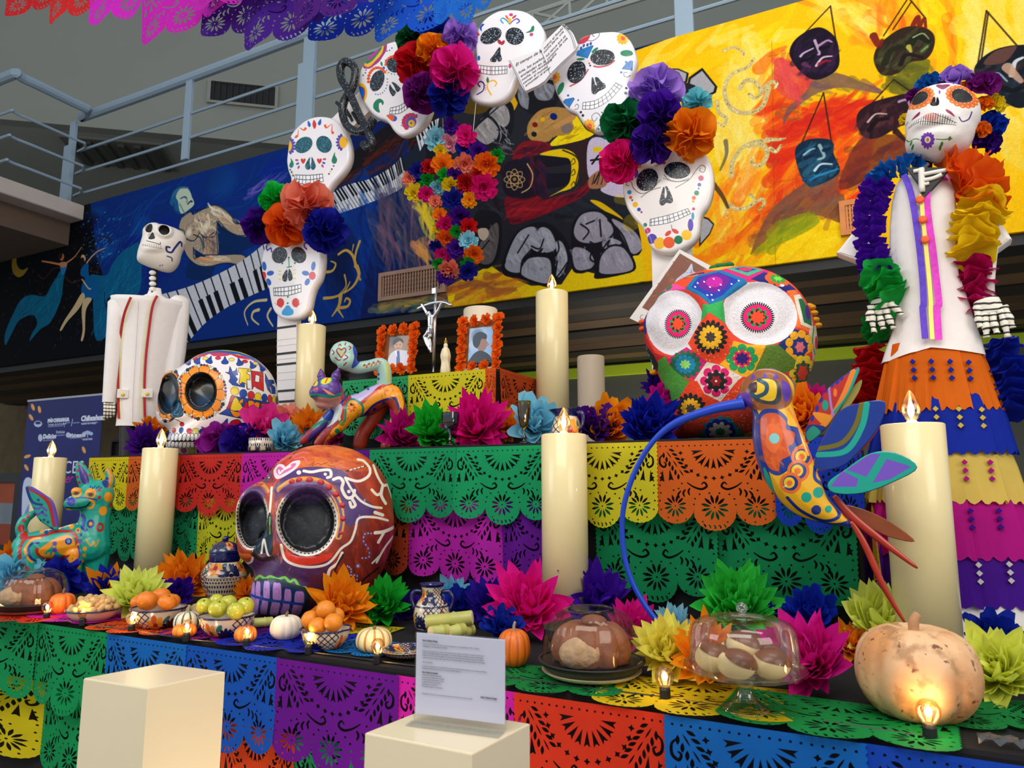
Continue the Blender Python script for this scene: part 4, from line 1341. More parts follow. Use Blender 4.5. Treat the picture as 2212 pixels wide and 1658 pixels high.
def rosette_mesh(seed,rings=((1.0,9,0.12),(0.82,8,0.45),(0.6,6,0.85),(0.4,4,1.2)),w=0.62):
 """small blossom with several rings of rounded petals"""
 rg=random.Random(seed)
 parts=[]
 for R,n,el in rings:
  for i in range(n):
   a=2*PI*i/n+rg.uniform(-0.2,0.2)+R
   e=el+rg.uniform(-0.2,0.2)
   V,Fc=[],[]
   nn=4
   for j in range(nn+1):
    t=j/nn
    k=w*R*math.sin(PI*min(1,0.12+0.72*t))**0.8
    for u in(-1,0,1):
     x=u*k/2
     y=R*t
     z=0.22*abs(u)*k+0.12*t*t*rg.uniform(0.4,1.4)+rg.uniform(-0.03,0.03)
     V.append((y*math.cos(e)-z*math.sin(e),x,y*math.sin(e)+z*math.cos(e)))
   for j in range(nn):
    for q in range(2):
     Fc.append((j*3+q,j*3+q+1,(j+1)*3+q+1,(j+1)*3+q))
   parts.append(xf((V,Fc),Matrix.Rotation(a,4,'Z')))
 return mesh('petals',join(*parts),True)
ROS=[rosette_mesh(90+i)for i in range(4)]
ROSP=[rosette_mesh(95+i,((1.0,10,0.15),(0.9,9,0.5),(0.7,6,0.95)),0.5)for i in range(2)]
CNAME={}
def rosette(loc,axis,r,color,name,parent,pts=False):
 o=put(name,_fr.choice(ROSP if pts else ROS),paper(color),parent)
 o.matrix_local=Matrix.Translation(loc)@tilt(axis,_fr.uniform(0,6))@Matrix.Scale(r,4)
 return o
DISC=[ruffle_mesh(150+i,1.0,0.12,0.22,nt=64,nr=4,k1=4,k2=7)for i in range(3)]
for me in DISC:
 co=np.empty(len(me.vertices)*3)
 me.vertices.foreach_get('co',co)
 co=co.reshape(-1,3)
 co*=(1+0.10*np.abs(np.cos(np.arctan2(co[:,1],co[:,0])*5)))[:,None]
 me.vertices.foreach_set('co',co.ravel())
ORG,LAV,SAL,MAG,PUR,ROY,CYA,GRN,DGR,YEL=(236,122,12),(164,120,214),(240,132,106),(222,16,128),(70,14,142),(22,30,158),(130,206,222),(22,176,70),(14,92,48),(236,208,30)
# the arch with painted skulls
AY=3.40
AF=PlaneFrame(AY)
def glitter(c=(14,18,24),spark=(200,220,235),dens=0.93,sc=420):
 key=('glitter',c,sc)
 if key in MATS:
  return MATS[key]
 m=bpy.data.materials.new('glitter')
 m.use_nodes=True
 nt=m.node_tree
 b=nt.nodes['Principled BSDF']
 tc=nt.nodes.new('ShaderNodeTexCoord')
 vo=nt.nodes.new('ShaderNodeTexVoronoi')
 vo.inputs['Scale'].default_value=sc
 sx=nt.nodes.new('ShaderNodeSeparateColor')
 cr=nt.nodes.new('ShaderNodeValToRGB')
 L=lin(c)
 cr.color_ramp.elements[0].color=[v*0.4 for v in L[:3]]+[1]
 cr.color_ramp.elements[1].position=dens
 cr.color_ramp.elements[1].color=L
 e=cr.color_ramp.elements.new(min(0.999,dens+0.03))
 e.color=lin(spark)
 nt.links.new(tc.outputs['Object'],vo.inputs['Vector'])
 nt.links.new(vo.outputs['Color'],sx.inputs[0])
 nt.links.new(sx.outputs[0],cr.inputs[0])
 nt.links.new(cr.outputs[0],b.inputs['Base Color'])
 b.inputs['Roughness'].default_value=0.3
 MATS[key]=m
 return m
white=mat('white_foam',(238,230,226),0.45,var=0.03)
path=spline([(620,905),(620,690),(634,500),(690,330),(770,235),(880,150),(1080,110),(1250,150),(1375,235),(1435,380),(1450,560),(1452,760),(1452,905)],False,8)
PU=[Vector(AF.uv(*q))for q in path]
arch=thing('flower_arch','tall white arch standing behind the top step, striped like piano keys','arch',loc=(0,0,0))
L_,R_e=[],[]
for i,p in enumerate(PU):
 d=(PU[min(i+1,len(PU)-1)]-PU[max(i-1,0)]).normalized()
 nrm=Vector((-d.y,d.x))
 hw=0.083+0.018*i/len(PU)
 L_.append(p+nrm*hw)
 R_e.append(p-nrm*hw)
V,Fc=[],[]
for l,r in zip(L_,R_e):
 V+=[(l.x,AY,l.y),(r.x,AY,r.y),(r.x,AY+0.04,r.y),(l.x,AY+0.04,l.y)]
for i in range(len(PU)-1):
 for k in range(4):
  a,b=i*4+k,i*4+(k+1)%4
  Fc.append((a,b,b+4,a+4))
Fc+=[(3,2,1,0),tuple(len(V)-4+k for k in range(4))]
for i in range(len(V)):
 if V[i][2]<Z2:
  V[i]=(V[i][0],V[i][1],Z2)
put('band',(V,Fc),white,arch)
bm_=mat('black_paint',(20,20,24),0.5)
for y0,lng in((709,1),(765,1),(788,1),(845,1),(868,1)):
 a,b=at_y(597,y0,AY),at_y(640,y0-6,AY)
 put('piano_key_stripe',box(a.x,AY-0.003,a.z-0.007,b.x,AY+0.001,a.z+0.007),bm_,arch)
for y0 in(735,748,777,806,822):
 a,b=at_y(597,y0,AY),at_y(640,y0-6,AY)
 put('key_joint',box(a.x,AY-0.001,a.z-0.0015,b.x,AY+0.001,a.z+0.0015),mat('key_joint',(190,180,178),0.6),arch)
for(a,b),w in((((727,221),(757,252)),0.012),(((762,243),(776,266)),0.012),(((748,236),(762,262)),0.01)):
 p,q=at_y(*a,AY),at_y(*b,AY)
 put('piano_key_stripe',tube([(p.x,AY,p.z),(q.x,AY,q.z)],w,6),bm_,arch)
def flat_skull(out,label,dy,paint,eyes,nose,gl,z,res=300,bg=(236,232,234),teeth=None):
 """foam cut-out with a rounded rim, painted face, glittered eyes and nose; coordinates via z"""
 pts=z(*out)
 c=np.mean(pts,0)
 o0=at_y(c[0],c[1],AY-dy)
 fr=PlaneFrame(AY-dy,o0.x,o0.z)
 U=[fr.uv(*q)for q in spline(pts,True,5)]
 sk=thing('painted_skull',label,'skull',group='painted skulls on the arch',m=fr.m)
 xs,ys=[q[0]for q in pts],[q[1]for q in pts]
 cv=Canvas(fr,(min(xs)-4,min(ys)-4,max(xs)+4,max(ys)+4),res,bg)
 paint(cv,z)
 if teeth:
  top,bot,n=teeth
  a,b=spline(z(*top),False,10),spline(z(*bot),False,10)
  ev=lambda cc,t:tuple(np.array(cc[int(t*(len(cc)-1))]))
  cv.poly(a+b[::-1],(242,242,244))
  mid=[((p[0]+q[0])/2,(p[1]+q[1])/2)for p,q in zip(a,b)]
  for l in(a,b,mid):
   cv.line(l,1.1,(60,60,66),smooth=False)
  for i in range(n+1):
   cv.line([ev(a,i/n),ev(b,i/n)],1.1,(60,60,66),smooth=False)
 me=mesh('head',prism(U,-0.05,0.0,0.022,4),True)
 planar_uv(me,lambda x,y,w:cv.uvof(x,y))
 put('head',me,cv.material('skull_paint',rough=0.3,coat=0.3),sk)
 for ex,ey,rx,ry,an in eyes:
  ca,sa=math.cos(math.radians(an)),math.sin(math.radians(an))
  e=[z(ex+rx*math.cos(t)*ca-ry*math.sin(t)*sa,ey+rx*math.cos(t)*sa+ry*math.sin(t)*ca)[0]for t in(2*PI*i/32 for i in range(32))]
  put('eye',prism([fr.uv(*q)for q in e],-0.002,0.003,0.001,1),gl,sk)
 for nz in nose:
  put('nose',prism([fr.uv(*q)for q in spline(z(*nz),True,4)],-0.002,0.003,0.001,1),gl,sk)
 return sk,fr
RD,BL,GR,YL,PU_,PK,OR=(206,44,34),(18,90,186),(10,120,84),(236,180,20),(84,60,170),(196,50,110),(230,84,24)
BK=(30,34,44)
def P1(c,z):
 L=lambda p,w,k,**q:c.line(z(*p),w,k,**q)
 E=lambda x,y,rx,ry,k,a=0:c.poly([z(x+rx*math.cos(t)*math.cos(math.radians(a))-ry*math.sin(t)*math.sin(math.radians(a)),y+rx*math.cos(t)*math.sin(math.radians(a))+ry*math.sin(t)*math.cos(math.radians(a)))[0]for t in(PI*i/8 for i in range(16))],k)
 L((1000,690,1010,725,1040,705,1050,740),2.6,PU_)
 L((1395,655,1355,660,1350,690,1370,715),2.6,PU_)
 for s,cx in((1,975),(-1,1422)):
  E(cx,958,24 if s>0 else 32,38,(214,34,44))
  E(cx+(6 if s>0 else 10),870,20,42,BL,-8 if s>0 else 8)
  E(cx+s*62,935,34,22,BL,-12*s)
  E(cx+s*46,1015,22,34,BL,-25*s)
 for y in(915,945,990):
  L((1115,y,1135,y+4),2,(226,214,90))
  L((1250,y-6,1270,y-8),2,(226,214,90))
 L((1206,795,1210,880),1.6,GR)
 L((1190,882,1232,874),1.6,GR)
 for x,y in((1206,793),(1147,845),(1262,842),(1198,1152),(1196,1210)):
  E(x,y,9,9,GR)
 for s,cx in((1,1130),(-1,1270)):
  E(cx,1205,34,42,RD)
  c.poly(z(cx-s*10,1240,cx-s*60,1205,cx-s*20,1220,cx,1170,cx+10,1250),RD,smooth=True)
 for x,y,r in((1197,1255,26),(1170,1290,26),(1225,1285,26)):
  E(x,y,r,r,(44,150,214))
 c.poly(z(1197,1230,1140,1305,1200,1325,1250,1300),(44,150,214),smooth=True)
 for i in range(16):
  a=PI*i/15
  E(1215-110*math.cos(a),620+42*math.sin(a),4,4,YL)
 E(1150,618,26,12,RD)
 E(1210,612,18,16,(226,160,20))
z1=Zm(340,370,4.25)
flat_skull((1000,640,960,740,945,850,962,970,1008,1060,1030,1180,1060,1280,1130,1345,1215,1358,1310,1340,1375,1270,1400,1170,1425,1080,1480,980,1505,860,1505,740,1470,670,1400,610,1300,570,1150,570,1050,595),'white painted skull with blue and red cheek flowers, lowest at left on the arch',0.06,P1,((1122,768,68,76,25),(1298,768,66,76,-30)),((1190,900,1150,960,1155,1005,1185,1008,1195,960),(1210,895,1200,960,1210,1005,1240,985,1232,930)),glitter((22,26,34)),z1,teeth=((1065,1072,1190,1060,1318,1038),(1070,1140,1190,1140,1320,1105),9))
def teardrop(c,p,k):
 c.poly(p,k,smooth=True)
def P2(c,z):
 E=lambda x,y,rx,ry,k,a=0:c.poly([z(x+rx*math.cos(t)*math.cos(math.radians(a))-ry*math.sin(t)*math.sin(math.radians(a)),y+rx*math.cos(t)*math.sin(math.radians(a))+ry*math.sin(t)*math.cos(math.radians(a)))[0]for t in(PI*i/8 for i in range(16))],k)
 c.poly(z(600,190,655,260,640,315,600,290),BL,smooth=True)
 c.poly(z(720,175,768,265,732,355,690,270),RD,smooth=True)
 c.poly(z(855,155,865,240,830,285,797,240),BL,smooth=True)
 for p in((350,520,395,500,410,370),(560,350,520,378,440,335),(940,300,975,330,1065,260),(1090,440,1075,400,1085,270)):
  c.line(z(*p),3.4,OR,w_end=1)
 for x,y in((378,502),(548,350),(945,290),(1095,428)):
  E(x,y,26,26,OR)
 for cx,cy,s in((225,690,1),(1290,620,-1)):
  for i in range(7):
   a=math.radians(-75+25*i)
   E(cx+s*90*math.cos(a),cy+130*math.sin(a),48,26,PU_,math.degrees(a)*s*0.9)
  E(cx+(0 if s>0 else 10),cy,56 if s>0 else 78,112 if s>0 else 122,YL)
 c.poly(z(255,930,315,1030,300,1110,260,1125,230,1100,235,1050,262,1000),GR,smooth=True)
 c.poly(z(1135,815,1140,880,1180,960,1160,1030,1110,1045,1072,1000,1085,930),GR,smooth=True)
 for x,y,k in((250,1165,PU_),(276,1210,BK),(292,1245,YL),(306,1282,BK),(1112,1090,PU_),(1075,1155,BK),(1045,1205,YL),(1018,1248,BK)):
  E(x,y,17,18,k)
 for cx,cy in((505,985),(828,985)):
  c.poly(z(cx,cy+62,cx-46,cy,cx-38,cy-40,cx-10,cy-40,cx,cy-14,cx+14,cy-40,cx+40,cy-40,cx+46,cy),RD,smooth=True)
 for x,y,a,k in((380,975,5,PK),(395,1045,-25,BL),(415,1115,-60,PK),(930,955,-5,PK),(915,1030,25,BL),(890,1090,60,PK)):
  E(x,y,36,20,k,a)
 E(340,1530,40,26,YL)
 c.line(z(835,1620,830,1570,860,1545,890,1560),5,YL)
 E(800,1640,40,30,RD)
z2=Zm(600,240,9.21)
flat_skull((160,1000,190,1190,235,1310,250,1440,300,1580,420,1700,560,1760,700,1770,850,1720,960,1620,1050,1480,1120,1390,1290,1200,1380,1040,1420,860,1400,640,1330,420,1200,230,1060,130,880,92,700,105,520,180,340,340,240,480,195,640,175,820),'white painted skull with teal eyes and purple sunflowers above the left cluster',0.05,P2,((518,672,190,142,-38),(922,660,150,172,-25)),((640,920,560,1050,550,1120,600,1165,650,1130,635,1020),(680,910,750,1060,745,1130,700,1168,660,1120,675,1000)),glitter((8,86,106),(120,200,214),0.9),z2,teeth=((345,1268,620,1275,890,1250),(325,1425,620,1455,905,1395),9))
def P3(c,z):
 E=lambda x,y,rx,ry,k,a=0:c.poly([z(x+rx*math.cos(t)*math.cos(math.radians(a))-ry*math.sin(t)*math.sin(math.radians(a)),y+rx*math.cos(t)*math.sin(math.radians(a))+ry*math.sin(t)*math.cos(math.radians(a)))[0]for t in(PI*i/8 for i in range(16))],k)
 for i in range(13):
  t=i/12
  E(215+310*t+40*math.sin(PI*t),480-300*t+60*math.sin(PI*t),34,34,(160,40,110))
 c.line(z(240,430,300,440,420,330,500,220,510,150),16,(160,40,110))
 c.line(z(230,400,280,430,370,340,450,250,470,160),13,YL)
 c.line(z(260,380,330,330,440,190),12,GR)
 c.line(z(290,340,350,280,410,210),9,(170,50,140))
 for cx,cy,a0,R1,R2 in((420,710,0,1,1),(700,450,0,1,1)):
  pass
 for i in range(11):
  a=math.radians(170+15*i)
  E(420+150*math.cos(a),700+200*math.sin(a)*0.98-5,28,24,OR)
 for i in range(9):
  a=math.radians(180+16*i)
  E(705+150*math.cos(a),450+140*math.sin(a),26,22,OR)
 cols=[GR,PK,BL,PU_,(30,150,160)]
 for i in range(9):
  a=math.radians(-10+14*i)
  E(420+160*math.cos(a),720+215*math.sin(a),10,11,cols[i%5])
 for i in range(8):
  a=math.radians(20+18*i)
  E(700+160*math.cos(a),450+160*math.sin(a),10,11,cols[i%5])
 for x,y,k in((230,535,PU_),(222,582,GR),(184,622,PU_),(272,657,(30,150,160)),(572,228,PU_),(613,216,GR),(652,180,PU_),(697,285,BL),(407,505,BL),(550,380,PU_),(575,590,YL)):
  E(x,y,12,12,k)
 c.poly(z(480,400,500,430,498,475,470,450,465,415),GR,smooth=True)
 E(520,500,20,22,BL)
 c.poly(z(95,800,150,752,215,790,250,880,240,980,200,1050,170,1020),YL,smooth=True)
 c.poly(z(95,820,150,800,205,840,215,920,190,1010,160,1000),PK,smooth=True)
 c.poly(z(95,830,150,812,195,850,200,940,170,1005),BL,smooth=True)
 c.poly(z(500,1110,520,1060,480,1010,420,1010,360,1070,350,1150,400,1210,455,1226,440,1150,445,1080,480,1070),GR,smooth=True)
 c.poly(z(565,1270,680,1270,735,1310,720,1360,670,1370,610,1330),BL,smooth=True)
 c.poly(z(565,1270,660,1272,695,1300,665,1368,610,1330),OR,smooth=True)
 for i in range(9):
  a=math.radians(130+22*i)
  E(965+118*math.cos(a),1385+118*math.sin(a),38,34,(190,30,80))
 E(965,1385,84,92,PU_,20)
 E(972,1405,56,60,YL)
 E(965,1400,16,18,GR)
 for x,y in((810,1438),(826,1384),(870,1318),(918,1285),(988,1243),(1058,1265)):
  E(x,y,9,9,BK)
z3=Zm(760,80,7.535)
flat_skull((620,70,480,130,330,240,220,370,130,520,85,700,95,850,150,1010,220,1130,330,1260,450,1330,540,1360,600,1420,660,1510,740,1580,830,1600,950,1560,1090,1470,1190,1360,1250,1220,1310,1000,1280,700,1150,350,960,110,780,45),'white painted skull tilted sideways beside the treble clef, with orange-rimmed eyes',0.06,P3,((415,712,105,180,22),(700,455,132,122,20)),((620,770,610,860,660,960,700,940,720,900,660,830),(650,740,700,745,790,830,770,880,730,890,690,800)),glitter((24,34,48)),z3,teeth=((630,1155,790,1110,900,1020,950,930),(612,1255,780,1240,920,1150,1010,1060),10))
def P4(c,z):
 E=lambda x,y,rx,ry,k,a=0:c.poly([z(x+rx*math.cos(t)*math.cos(math.radians(a))-ry*math.sin(t)*math.sin(math.radians(a)),y+rx*math.cos(t)*math.sin(math.radians(a))+ry*math.sin(t)*math.cos(math.radians(a)))[0]for t in(PI*i/8 for i in range(16))],k)
 c.line(z(320,185,300,160,320,145,350,165,370,190),2.4,(30,150,190))
 c.line(z(430,185,450,170,430,150,400,165,375,190),2.4,PU_)
 E(372,165,14,22,YL)
 E(350,138,8,20,OR,-35)
 E(408,135,8,22,RD,50)
 E(383,118,16,12,PK)
 c.poly(z(150,250,130,220,150,190,170,195,150,220),(20,70,170),smooth=True)
 E(118,272,18,12,OR,40)
 c.poly(z(500,262,560,250,566,208,548,212,535,240),GR,smooth=True)
 E(545,275,16,13,PK,-30)
 E(292,335,14,22,(170,26,44),-35)
 E(318,340,12,22,(170,26,44),35)
 E(95,460,18,12,YL)
 E(126,462,12,20,BL)
 E(374,525,12,18,PK)
 c.line(z(112,752,160,720,168,670,140,648,120,668,135,690),2.6,(44,40,130))
 c.line(z(225,755,195,700,200,660,240,640,268,660,255,685),2.6,YL)
 c.poly(z(196,612,208,640,196,660,186,640),GR,smooth=True)
 for y in(680,700,715):
  E(180,y,4,4,PK)
z4=Zm(1000,0,3.685)
flat_skull((370,68,270,82,175,140,115,220,92,330,100,450,95,560,60,640,38,710,60,785,130,815,230,822,320,790,380,730,420,640,475,560,565,485,625,390,640,270,612,190,550,120,470,78),'plain white painted skull at the very top of the arch',0.09,P4,((224,285,90,58,-28),(413,288,74,68,15)),((285,380,245,440,220,470,225,490,262,492,272,470,285,490,310,475,300,420,298,380),),glitter((12,22,34),(210,225,240),0.90,300),z4,teeth=((118,518,230,530,352,525),(108,575,230,595,350,585),11))
def P5(c,z):
 E=lambda x,y,rx,ry,k,a=0:c.poly([z(x+rx*math.cos(t)*math.cos(math.radians(a))-ry*math.sin(t)*math.sin(math.radians(a)),y+rx*math.cos(t)*math.sin(math.radians(a))+ry*math.sin(t)*math.cos(math.radians(a)))[0]for t in(PI*i/8 for i in range(16))],k)
 for cx,cy,R in((1120,165,90),(50,770,90),(590,1530,95)):
  for i in range(11):
   a=2*PI*i/11
   E(cx+R*0.7*math.cos(a),cy+R*0.75*math.sin(a),R*0.4,R*0.26,(240,176,10),math.degrees(a))
  E(cx,cy,R*0.6,R*0.6,(240,176,10))
  E(cx+8,cy-4,R*0.42,R*0.42,(230,90,20))
 c.poly(z(410,190,500,120,600,95,600,160,540,230,450,255),(196,40,70),smooth=True)
 c.line(z(420,190,500,140,560,115),5,(236,150,30))
 c.line(z(570,205,660,200,740,140,750,80,690,70,640,110,680,140),1.2,(70,70,76))
 for p in((400,430,410,365,470,340,640,280,660,285,570,475),(1110,640,1170,560,1240,515,1275,520,1260,660),(190,1150,220,1115,350,1090,368,1110,285,1245)):
  c.poly(z(*p),(24,120,190))
  c.line(z(*p),0.9,(10,60,120),closed=True,smooth=False)
  q=z(*p)
  m=np.mean(q,0)
  for w in q[::2]:
   c.line([w,tuple(m)],0.8,(10,70,140),smooth=False)
 for x,y in((470,320),(512,280),(570,268),(620,250)):
  E(x,y,18,28,(20,80,150),20)
 for x,y,rx,ry,a in((685,350,64,22,-38),(465,490,66,20,-3),(1180,398,100,50,0),(150,945,42,104,25)):
  E(x,y,rx,ry,(12,124,84),a)
 c.line(z(670,600,760,612,900,580,990,515),3,(186,60,64))
 c.line(z(300,910,400,860,500,780,580,650),3,(186,60,64))
 for x,y,r,k in((1172,535,18,BL),(1096,696,18,BL),(268,1055,18,BL),(425,1128,14,BL),(598,556,14,RD),(612,590,16,(10,70,60)),(580,515,14,(230,200,140)),(1175,938,20,(14,34,50)),(1165,1018,24,(14,34,50)),(466,1315,20,BK),(498,1365,22,BK)):
  E(x,y,r,r,k)
 for p in((1190,700,1140,700,1140,750,1190,765,1230,730),(375,1225,400,1190,430,1210,420,1260,370,1270),(960,1310,900,1260,920,1200,980,1175,1040,1210,1040,1270,980,1280),(700,1590,770,1480,770,1380,710,1325,640,1370,650,1440,690,1450,720,1400)):
  c.line(z(*p),1.2,(80,80,84))
 c.poly(z(825,1290,925,1380,880,1560,780,1570,850,1450),(206,50,44))
 c.poly(z(900,1410,880,1550,830,1560),(236,190,30))
 for x,y in((858,1285),(797,1320),(903,1333),(796,1393),(796,1460),(768,1520),(740,1572)):
  E(x,y,13,13,(10,90,80))
z5=Zm(1190,60,7.21)
flat_skull((900,40,700,60,500,120,420,190,400,300,300,400,200,510,80,620,15,700,10,800,60,980,150,1140,240,1260,380,1330,450,1430,540,1540,650,1600,760,1610,900,1560,1060,1400,1160,1200,1200,1100,1230,960,1200,860,1240,740,1290,640,1320,480,1290,330,1230,190,1140,90,1020,45),'white painted skull with blue gems and big slanted grin, right of the open book',0.05,P5,((402,690,135,180,28),(806,460,190,120,-5)),((640,780,632,940,640,1010,690,1035,740,990,790,965,850,930,850,880,800,850,740,780,690,775,700,840,720,900,690,880,665,790),),glitter((10,22,36),(210,225,240),0.92,300),z5,340,(232,228,234),teeth=((500,1165,700,1130,880,1010,1010,860),(490,1270,700,1250,930,1110,1110,910),10))
def P6(c,z):
 E=lambda x,y,rx,ry,k,a=0:c.poly([z(x+rx*math.cos(t)*math.cos(math.radians(a))-ry*math.sin(t)*math.sin(math.radians(a)),y+rx*math.cos(t)*math.sin(math.radians(a))+ry*math.sin(t)*math.cos(math.radians(a)))[0]for t in(PI*i/8 for i in range(16))],k)
 for p in((1690,205,1800,140,1860,60,1900,25,1930,45,1915,80,1885,70,1890,50),(1600,100,1640,140,1720,155,1800,140),(1575,140,1500,220,1420,250,1360,210,1340,160,1310,155,1300,180,1320,190)):
  c.line(z(*p),1.2,(50,50,56))
 for i in range(16):
  E(1600+i*13,70+60+26*math.sin(PI*i/15),4,4,(60,50,60))
  E(1420+i*10,256-5*i-14*math.sin(PI*i/15)+22,4,4,(60,50,60))
 c.poly(z(1340,130,1365,130,1365,60,1390,60,1395,105,1360,135),PU_,smooth=True)
 for x,y,r,k in((1325,240,17,(30,140,200)),(1335,282,13,OR),(1348,303,8,(10,110,90)),(1372,338,22,YL),(1401,377,15,(30,80,170)),(1421,398,9,PK),(1895,128,22,PK),(1882,180,15,(50,80,180)),(1876,210,7,BL),(1860,246,20,(10,120,90)),(1838,285,16,OR),(1833,313,10,(226,150,40)),(1836,372,12,PK),(1450,500,16,(10,120,80)),(1470,545,24,PK),(1505,610,40,(80,60,170)),(1565,645,46,(236,180,20)),(1640,640,46,OR),(1715,618,34,(10,110,70)),(1780,580,42,(240,190,30)),(1400,30,20,(236,160,20)),(1540,10,26,(230,150,20)),(1820,-10,26,(236,150,20)),(1600,5,14,RD)):
  E(x,y,r,r,k)
 E(1830,430,11,30,(30,150,190))
 E(1812,500,22,50,(80,50,170))
 E(1633,567,30,16,(214,60,50),-40)
 E(1690,550,30,16,(214,60,50),30)
 c.line(z(1660,500,1665,540),1.2,(90,80,80))
z6=Zm(1000,350,3.685)
flat_skull((1380,-30,1300,60,1265,180,1290,330,1345,430,1420,515,1460,600,1490,670,1560,715,1650,722,1745,690,1830,635,1872,560,1890,430,1950,335,1985,205,1985,80,1950,-40,1890,-110,1750,-150,1550,-130),'white painted skull with coloured dots along its jaw, right leg of arch',0.06,P6,((1468,140,80,96,40),(1706,65,104,66,3)),((1595,200,1575,270,1565,325,1590,345,1620,322,1650,328,1672,305,1655,250,1625,195,1612,200,1625,250,1615,285,1604,270,1606,210),),glitter((16,22,34),(190,205,225),0.91,380),z6,340,(236,230,226),teeth=((1490,455,1640,420,1790,370),(1488,508,1650,480,1812,410),11))
# treble clef
zc=Zm(500,0,3.685)
clef=thing('treble_clef','black glitter treble clef fixed to the upper left of the arch','ornament')
for p,w in(((1130,940,1080,1030,1000,1048,920,1000,885,900,900,800,950,720,985,620,975,530,910,490,868,540,880,640,930,720,985,840,1050,980,1105,1090,1120,1150,1085,1175,1050,1140),0.026),):
 pts=[at_y(q[0],q[1],AY-0.10)for q in spline(zc(*p),False,5)]
 put('stroke',mesh('stroke',tube(pts,[w]*len(pts),8,True),True),glitter((18,26,34),(150,170,180),0.95,260),clef)
 # open book
zb=Zm(1090,40,9.755)
bk=thing('open_book','white cut-out of an open book with handwriting, between the two top skulls','book')
BYY=AY-0.155
bf=PlaneFrame(BYY)
pg=mat('book_page',(226,222,226),0.5,var=0.03)
for nm,p in(('page',(90,880,735,640,830,830,960,1175,840,1320,690,1420,430,1540,330,1400)),('page',(735,640,900,420,1210,120,1260,115,1430,300,1540,560,1500,660,960,1175))):
 U=[bf.uv(*q)for q in zb(*p)]
 put(nm,xf(prism(U,-0.02,0.0,0.003,1),bf.m),pg,bk)
for p,w in(((75,880,250,1200,400,1545),7),((105,872,280,1200,440,1530),7),((735,640,850,860,955,1170),7),((430,1535,700,1420,860,1310,955,1180,1200,930,1500,660,1535,590),7),((1210,140,1380,330,1480,640),7),((1240,130,1420,340,1505,620),6),((1225,130,1360,230),10)):
 pts=[at_y(q[0],q[1],BYY-0.002)for q in spline(zb(*p),False,4)]
 put('ink_line',tube(pts,w/9.755*0.0023*0.55,5),bm_,bk)
for s,px,py,ang,size in(('El tiempo de la',230,1010,14,95),('luna, los sueños',290,1170,17,88),('encienden en la',335,1245,18,88),('noche, los recuerdos',360,1320,21,80),('comen el mundo',390,1390,22,80),('armonizan el amor',440,1440,24,76),('nuevo el fondo la',830,660,38,84),('noche llama, una',830,740,38,78),('luz tenue que se',880,820,38,78),('compone de vida',900,890,38,78),('y suena',910,950,38,78)):
 a=at_y(*zb(px,py)[0],BYY-0.0015)
 k=pxm(a)/9.755
 m=Matrix.Translation(a)@Matrix(((1,0,0,0),(0,0,-1,0),(0,1,0,0),(0,0,0,1)))@Matrix.Rotation(math.radians(ang),4,'Z')@Matrix.Diagonal((1.1,1,1,1))
 text_obj('handwriting',s,size*k,m,bm_,bk,shear=0.4,extrude=0.0003)
 # card with a picture leaning behind the crochet skull
zk=Zm(1360,530,8.725)
KY=AY-0.12
kf=PlaneFrame(KY)
card=thing('picture_card','white card with a brown picture leaning behind the crochet skull','card')
pc=[kf.uv(*q)for q in zk(940,70,1600,420,700,1700,0,1370)]
cvk=Canvas(kf,(1358,532,1548,730),260,(226,220,214))
cvk.poly(zk(950,150,1480,460,900,1500,235,1170),(128,76,54))
strokes(zk(950,170,1460,460,900,1480,250,1160),[(150,92,60),(110,60,46),(140,70,50),(170,110,70),(104,66,60)],90,10,40,4,0.6,80,cvk)
cvk.poly(zk(1170,340,1200,480,1240,530,1000,700,860,720,880,640,960,570,1080,470),(196,200,216),smooth=True)
strokes(zk(1150,420,1200,500,1000,680,880,700,960,580),[(110,120,190),(226,220,220),(214,200,130),(90,90,150)],26,4,30,1.6,0.8,80,cvk)
cvk.line(zk(255,1310,215,1320,200,1380,240,1370),1,(90,80,80))
vf=xf(prism(pc,-0.006,0.0,0.0),kf.m)
me=mesh('sheet',vf)
planar_uv(me,lambda x,y,w:cvk.uvof(x,w))
put('sheet',me,cvk.material('card_print',0.35),card)
